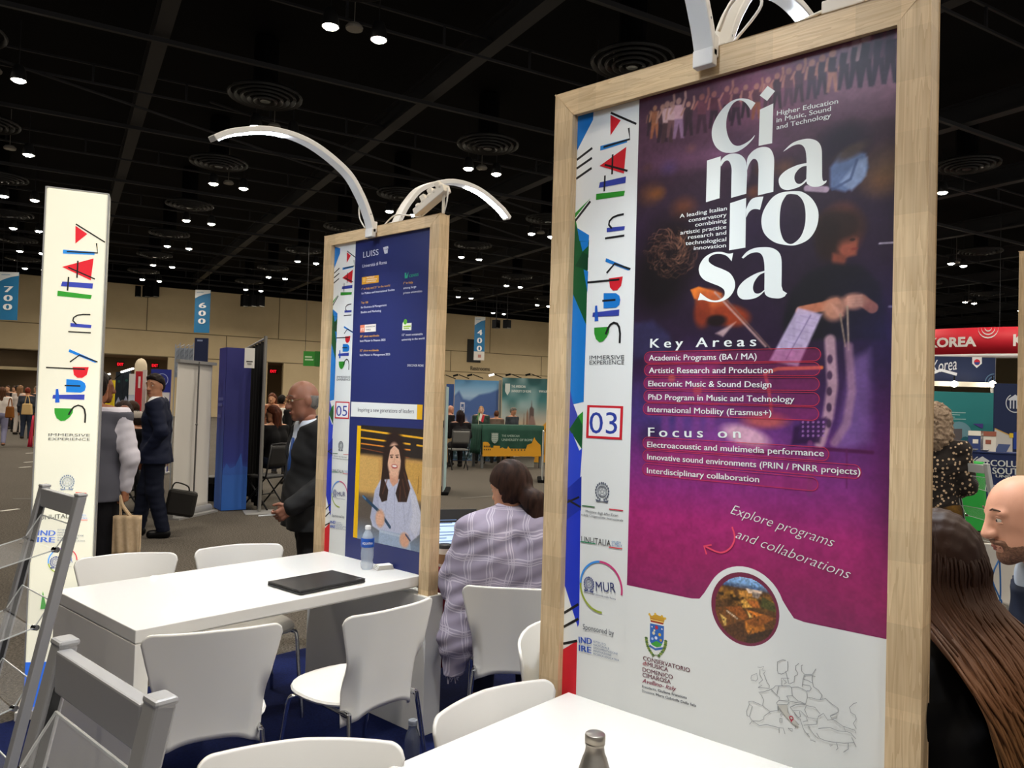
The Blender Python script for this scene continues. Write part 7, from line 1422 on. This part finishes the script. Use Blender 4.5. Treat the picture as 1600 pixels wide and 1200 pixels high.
for i, (x, D, top, bot, hr, hk, lab, hd) in enumerate(((11,31,'#4A3A34','#2A2626',('#2A1A12','#3A281E'),'short','distant person in brown behind the walking woman','T'),(26,29,'#141418','#1A1A1E',('#120E0C','#1E1814'),'short','distant person in black, taller, left of the red haired person','A'),(30,27.5,'#C8BCB4','#CFC4BC',('#6A4A34','#8A6A4C'),'long','distant woman in pale dress left of the red haired person','A'),(57,27,'#22242A','#1E1E22',('#5A4A3E','#7A6A5C'),'short','distant person leaning at the orange counter','L'),(64,30,'#8A7A6E','#3A3634',('#8A8078','#A8A098'),'short','distant grey haired person beyond the orange counter','A'),(21,36,'#5A2A28','#2A2A30',('#2A1E18','#3A2A22'),'long','most distant person in dark red by the left wall','T'))):
    simple(lab, gxy(x,D), {'T':TOWARD,'A':AWAY,'L':IMG_L}[hd], STAND, top, bot, '#B88A6C', hr, hk, .98, .026)
# --- seated group right of the curtain
simple('seated woman with brown curly hair in black, right of the black curtain', gxy(431, 12.4), IMG_L-.5, SIT, '#121214', '#1E2434', '#C89474', ('#3A1E14','#5A3020'), 'long', 1.07, .013, look=lookdeg(35), face=True)
simple('person in white top with black hair, beyond the curly seated woman', gxy(440, 16), AWAY, STAND, '#D8D4CC', '#2A2A30', '#B88464', ('#120E0C','#1E1814'), 'short', .93, .016)
simple('person in black with blond hair beside the man in charcoal suit', gxy(454, 14.5), IMG_L, STAND, '#141416', '#141416', '#C8946E', ('#6A4630','#8A6042'), 'short', .93, .016)
simple('person in tan clothes with brown hair at the edge of the black curtain', gxy(425, 18), TOWARD, STAND, '#8A5A44', '#3A2E2A', '#C08A68', ('#4A2A1C','#6A3E2A'), 'long', .95, .018)
folding(gxy(418,11.2), IMG_L-.4, 'dark folding chair with rounded back by the metal curtain pole', 1.03); 
# --- university booth
simple('bald man in dark jacket standing at the left of the university booth', gxy(703, 19.9), IMG_R+.5, STAND, '#1A1A1E', '#B09A78', '#B8826A', ('#1A1614','#2A2220'), None, .86, .016)
simple('seated woman with long dark hair left of the green counter', gxy(720, 18.9), AWAY+.3, SIT, '#161418', '#1A181C', '#A8745C', ('#150E10','#281A1C'), 'long', 1.03, .016)
simple('blond woman behind the green counter, facing us', gxy(752, 20.6), TOWARD, STAND, '#3A4A44', '#22262A', '#D0A080', ('#8A6A4A','#A8845C'), 'fringe', .86, .014, look=lookdeg(0), face=True)
simple('brown haired person bending low behind the green counter', gxy(776, 20.95), AWAY, STAND, '#6A5A50', '#2A2A2E', '#C08A6C', ('#4A2E20','#6A4430'), 'fringe', .80, .016)
simple('grey haired person bowed behind the green counter', gxy(801, 20.5), IMG_L+2.4, STAND, '#3A3E44', '#2A2A2E', '#B88468', ('#4A4642','#7A746C'), 'short', .855, .014, look=lookdeg(20,25))
t_ = folding(gxy(718,18.6), AWAY+.3, 'grey folding chair left of the green counter', 1.05, M('#6A6A68',.5))
# --- woman in the lilac shawl
def plaid():
    m = mat('lilac plaid shawl', '#A9A0B2', .9, spec=.15); nt = m.node_tree; L = nt.links.new; tc = nt.nodes.new('ShaderNodeTexCoord'); sp = nt.nodes.new('ShaderNodeSeparateXYZ'); b = nt.nodes['Principled BSDF']
    nz = nt.nodes.new('ShaderNodeTexNoise'); nz.inputs['Scale'].default_value = 5; ad = nt.nodes.new('ShaderNodeMixRGB'); ad.blend_type = 'ADD'; ad.inputs[0].default_value = .09
    L(tc.outputs['Object'], nz.inputs['Vector']); L(tc.outputs['Object'], ad.inputs[1]); L(nz.outputs['Color'], ad.inputs[2]); L(ad.outputs[0], sp.inputs[0])
    last = None
    for ax, sc, off in (('Y',11,0),('Y',11,.16),('Y',11,.26),('Z',9,.3),('Z',9,.43),('Z',9,.52)):
        a = nt.nodes.new('ShaderNodeMath'); a.operation = 'MULTIPLY_ADD'; a.inputs[1].default_value = sc; a.inputs[2].default_value = off
        f = nt.nodes.new('ShaderNodeMath'); f.operation = 'FRACT'; c = nt.nodes.new('ShaderNodeMath'); c.operation = 'LESS_THAN'; c.inputs[1].default_value = .05
        L(sp.outputs[ax], a.inputs[0]); L(a.outputs[0], f.inputs[0]); L(f.outputs[0], c.inputs[0])
        if last is None: last = c
        else: x = nt.nodes.new('ShaderNodeMath'); x.operation = 'MAXIMUM'; L(last.outputs[0], x.inputs[0]); L(c.outputs[0], x.inputs[1]); last = x
    mx = nt.nodes.new('ShaderNodeMixRGB'); mx.inputs[1].default_value = (*rgb('#8E8698'),1); mx.inputs[2].default_value = (*rgb('#BBB4C2'),1); k = nt.nodes.new('ShaderNodeMath'); k.operation = 'MULTIPLY'; k.inputs[1].default_value = .75
    L(last.outputs[0], k.inputs[0]); L(k.outputs[0], mx.inputs[0]); L(mx.outputs[0], b.inputs['Base Color']); return m
dirS = Vector((.78,.62,0)); seatS = c3+dC*.25+dirS*.27
p = Person('seated woman wrapped in a lilac plaid shawl with dark low ponytail, at the open laptop', (seatS.x-.025,seatS.y+.03), math.atan2(dirS.y,dirS.x)+.12, SIT, '#B98466', .985, lookdeg(44, 12), .008,
    hed=(.10,.02,1.205), nek=(.05,.01,1.05), ell=(.12,.27,.78), wrl=(.38,.22,.83), elr=(.14,-.25,.78), wrr=(.40,-.10,.80), shl=(.03,.19,1.0), shr=(.03,-.19,1.0))
p.body('l'); p.hair(hairm('#1E1310','#3A261E'), 'bun', h=.006)
p.wear('trousers', ['legs'], cloth('#1C2038'), .016, cuts=[((0,0,.12),(0,0,-1))], add=[(V3(0,.06,.55),V3(0,-.06,.55),.115,.115)]); p.wear('shoes', ['feet'], cloth('#2A1A18'), .008, cuts=[((0,0,.085),(0,0,1)), ((0,0,.004),(0,0,-1))])
drape = [(V3(.0,.18,1.0),V3(-.02,.25,.52),.06,.075),(V3(.02,.18,1.0),V3(.12,.26,.74),.06,.075),(V3(-.04,.10,1.0),V3(-.06,.16,.56),.075,.075),(V3(-.04,-.1,1.0),V3(-.06,-.14,.58),.075,.075),(V3(-.02,.25,.56),V3(-.04,.275,.36),.06,.028),(V3(.02,0,1.05),V3(.04,0,1.10),.08,.07),(V3(.0,-.17,1.0),V3(.06,-.23,.66),.065,.075)]
p.wear('shawl', ['torso','arml'], plaid(), .020, cuts=[((0,0,.36),(0,0,-1)), ((0,0,1.125),(-.4,0,1)), ((.36,0,0),(1,0,0))], add=drape, wob=.0045, k=.05)
b = MB(); rn = np.random.default_rng(8)
for i in range(16): x, y = -.06+.04*rn.random(), .25+.05*rn.random(); b.tube([(x,y,.37),(x+rn.normal()*.01,y+rn.normal()*.012,.35-.03*rn.random())], .0022, 5)
b.build('shawl_fringe', cloth('#C8C0CC'), p.t)
# --- person in the cream jacket, mostly behind the concert stand
o = Matrix.Rotation(math.pi+.35, 3, 'Z') @ Vector((0,.02,0)); pD = Vector((chairD.location.x,chairD.location.y,0))+o
p = Person('seated person in cream jacket with a black strap, partly behind the large concert stand', (pD.x,pD.y), math.pi*1.5+.35, SIT, '#C08E70', 1.0, lookdeg(0), .010, nek=(.05,0,1.06), hed=(.12,0,1.21))
p.body(face=False); p.hair(hairm('#4A2A1A','#6E4028'), 'long'); p.wear('jacket', ['torso','arms'], cloth('#CFC9BA', .8, noise=(8,'#BDB6A4',(1,1,1))), .026, cuts=[((0,0,.46),(0,0,-1)), ((0,0,1.09),(0,0,1))], wob=.004, add=[(V3(-.02,.08,.6),V3(-.03,.1,.46),.13,.14),(V3(-.02,-.08,.6),V3(-.03,-.1,.46),.13,.14)])
p.wear('trousers', ['legs'], cloth('#22242C'), .016, cuts=[((0,0,.075),(0,0,-1))]); p.wear('shoes', ['feet'], cloth('#1A1614'), .008, cuts=[((0,0,.085),(0,0,1)), ((0,0,.004),(0,0,-1))])
b = MB(); b.tube(smooth_path([(.10,.05,1.0),(-.06,-.17,1.06),(-.15,-.10,.85),(-.16,.06,.66)],6), .018, 6, flat=.3); b.build('strap', blackm, p.t, smooth=True)
# --- woman with long straight hair, right, seen from behind
p = Person('woman with very long brown hair in black jacket, seen from behind at the right', (2.135,.428), math.radians(62), SIT, '#C89A7C', 1.01, lookdeg(-8, 6), .009, hed=(.08,0,1.215), nek=(.03,0,1.02), shl=(.0,.175,.935), shr=(.0,-.185,.935), ell=(.10,.195,.75), wrl=(.30,.09,.76))
p.body(face=False); blk = cloth('#0C0B0C', .8); p.wear('jacket', ['torso','arms'], blk, .018, cuts=[((0,0,.47),(0,0,-1)), ((0,0,1.085),(0,0,1))], wob=.003)
p.wear('trousers', ['legs'], cloth('#101014'), .018, cuts=[((0,0,.075),(0,0,-1))]); p.wear('shoes', ['feet'], cloth('#0E0E10'), .008, cuts=[((0,0,.085),(0,0,1)), ((0,0,.004),(0,0,-1))])
lh = mat('long brown hair', '#2A1A14', .5, spec=.2); nt = lh.node_tree; tc = nt.nodes.new('ShaderNodeTexCoord'); sp = nt.nodes.new('ShaderNodeSeparateXYZ'); cr = nt.nodes.new('ShaderNodeValToRGB'); mr = nt.nodes.new('ShaderNodeMapRange'); mr.inputs[1].default_value = .62; mr.inputs[2].default_value = 1.36
nt.links.new(tc.outputs['Object'], sp.inputs[0]); nt.links.new(sp.outputs['Z'], mr.inputs[0]); nt.links.new(mr.outputs[0], cr.inputs[0]); nt.links.new(cr.outputs[0], nt.nodes['Principled BSDF'].inputs['Base Color'])
cr.color_ramp.elements[0].color = (*rgb('#A87848'),1); cr.color_ramp.elements[0].position = .1; cr.color_ramp.elements[1].color = (*rgb('#2E1B13'),1); cr.color_ramp.elements[1].position = .8; e_ = cr.color_ramp.elements.new(.5); e_.color = (*rgb('#5E3C24'),1)
c = p.J['hed']; R_ = p.hr; T = lambda q: c + R_ @ np.array(q, float); b = MB(); rn = np.random.default_rng(12)
for i in range(620):
    th = rn.uniform(-2.35, 2.35); el = rn.uniform(.15, 1.0); rr = 1.07+.07*rn.random()
    ang = math.pi+th; part = .0
    top = T((-.01+.05*math.cos(ang)*.4, .018*math.copysign(1,math.sin(ang))*rn.random(), .128))
    side = T((-.006+.100*rr*math.cos(ang)*(.55+.45*el), .088*rr*math.sin(ang), .10-.09*el)); low = T((-.02+.104*rr*math.cos(ang)*.9, .092*rr*math.sin(ang), -.07))
    sh_ = c+V3(-.215-.03*rn.random()-.03*math.cos(math.sin(ang)*1.5), .118*math.sin(ang)*rr+.012+rn.normal()*.012, -.19-.03*rn.random()); s_y = sh_[1]
    ln = rn.uniform(.30,.62)*(1 if abs(s_y) < .07 else .9); end = sh_+V3(-.05-.03*rn.random(), -s_y*.25-.10-.05*rn.random()+rn.normal()*.010, -ln)
    mid = sh_*.5+end*.5+V3(-.02,rn.normal()*.008,0)
    path = smooth_path([Vector(tuple(x)) for x in (top, side, low, sh_, mid, end)], 4); n = len(path); b.tube(path, [.0028+.0022*math.sin(math.pi*min(k/n*1.2,1)) if k < n-2 else .0012 for k in range(n)], 4)
b.build('hair', lh, p.t, smooth=True)
p.hair(lh, 'short', name='hair_cap', h=.007)
# --- bald man, right edge
p = Person('bald man with short dark beard leaning forward at the right edge', (2.98,.27), IMG_L-.25, SIT, '#D29A80', 1.07, lookdeg(4, 12), .0065, hed=(.16,0,1.205), nek=(.07,0,1.05), che=(.02,0,.88))
p.browc = '#4A3428'; p.body('')
c = p.J['hed']; R_ = p.hr
p.make('beard', [(lambda P: np.maximum(np.maximum(smin([cone((P-c)@R_,(.02,0,-.035),(.068,0,-.098),.0675,.0275), cone((P-c)@R_, (.03,.028,-.07), (.03,-.028,-.07), .0432, .0432), cone((P-c)@R_,(.094,.02,-.050),(.094,-.02,-.050),.006,.006)],.03)-.0005, ((P-c)@R_)[:,2]+.048-.15*np.maximum(.08-((P-c)@R_)[:,0],0)), -(((P-c)@R_)[:,2]+.13)), c-.17, c+.17, .005)], mat('short dark stubble','#5A4034',.9,noise=(160,'#8A6450',(1,1,1))))
p.wear('shirt', ['torso','arms'], cloth('#AEBACB', .8), .016, cuts=[((0,0,.48),(0,0,-1)), ((.07,0,1.115),(.5,0,1))], add=[((.05,0,1.04),(.085,0,1.09),.072,.07)]); p.wear('jacket', ['torso','arms'], cloth('#1C2436', .8), .030, cuts=[((0,0,.48),(0,0,-1)), ((.05,0,1.07),(.7,0,1))])
p.wear('trousers', ['legs'], cloth('#1A1C24'), .018, cuts=[((0,0,.075),(0,0,-1))]); p.wear('shoes', ['feet'], cloth('#1A1412'), .008, cuts=[((0,0,.085),(0,0,1)), ((0,0,.004),(0,0,-1))])
for at, rz, lab in (((2.98,.27), IMG_L-.25, 'white shell chair under the bald man'), ((2.135,.428), math.radians(62), 'white shell chair under the long haired woman')):
    dd = Vector((math.cos(rz),math.sin(rz),0)); place_chair((at[0]-dd.x*.26, at[1]-dd.y*.26), rz-math.pi/2, lab)
# --- curly haired woman
p = Person('standing woman with big curly grey-brown hair and dotted black blouse', gxy(1457, 5.95), IMG_R+1.0, STAND, '#C08E72', .955, lookdeg(-10, 10), .010, ell=(.02,.24,1.14), wrl=(.22,.10,1.03), elr=(.0,-.25,1.14), wrr=(.20,-.14,1.04))
p.body('r', face=False); p.hair(mat('curly ash hair','#6A5646',.7,noise=(40,'#A08C76',(1,1,1))), 'curly', h=.008)
dm = mat('dotted blouse', '#14100E', .8); nt = dm.node_tree; vo = nt.nodes.new('ShaderNodeTexVoronoi'); vo.inputs['Scale'].default_value = 32; tc = nt.nodes.new('ShaderNodeTexCoord'); ls = nt.nodes.new('ShaderNodeMath'); ls.operation = 'LESS_THAN'; ls.inputs[1].default_value = .30; mx = nt.nodes.new('ShaderNodeMixRGB'); mx.inputs[1].default_value = (*rgb('#1A1210'),1); mx.inputs[2].default_value = (*rgb('#C8AE90'),1)
nt.links.new(tc.outputs['Object'], vo.inputs['Vector']); nt.links.new(vo.outputs['Distance'], ls.inputs[0]); nt.links.new(ls.outputs[0], mx.inputs[0]); nt.links.new(mx.outputs[0], nt.nodes['Principled BSDF'].inputs['Base Color'])
p.wear('blouse', ['torso','arms'], dm, .024, cuts=[((0,0,.86),(0,0,-1)), ((0,0,1.49),(0,0,1))], wob=.003)
p.wear('skirt', ['thigh'], cloth('#7A5A1E', .8, noise=(6,'#2A1C14',(1,1,1))), .03, cuts=[((0,0,.30),(0,0,-1)), ((0,0,1.0),(0,0,1))], add=[(V3(0,.06,.9),V3(0,.09,.32),.12,.15),(V3(0,-.06,.9),V3(0,-.09,.32),.12,.15)]); p.wear('shoes', ['feet'], cloth('#1A1412'), .008, cuts=[((0,0,.085),(0,0,1)), ((0,0,.004),(0,0,-1))])
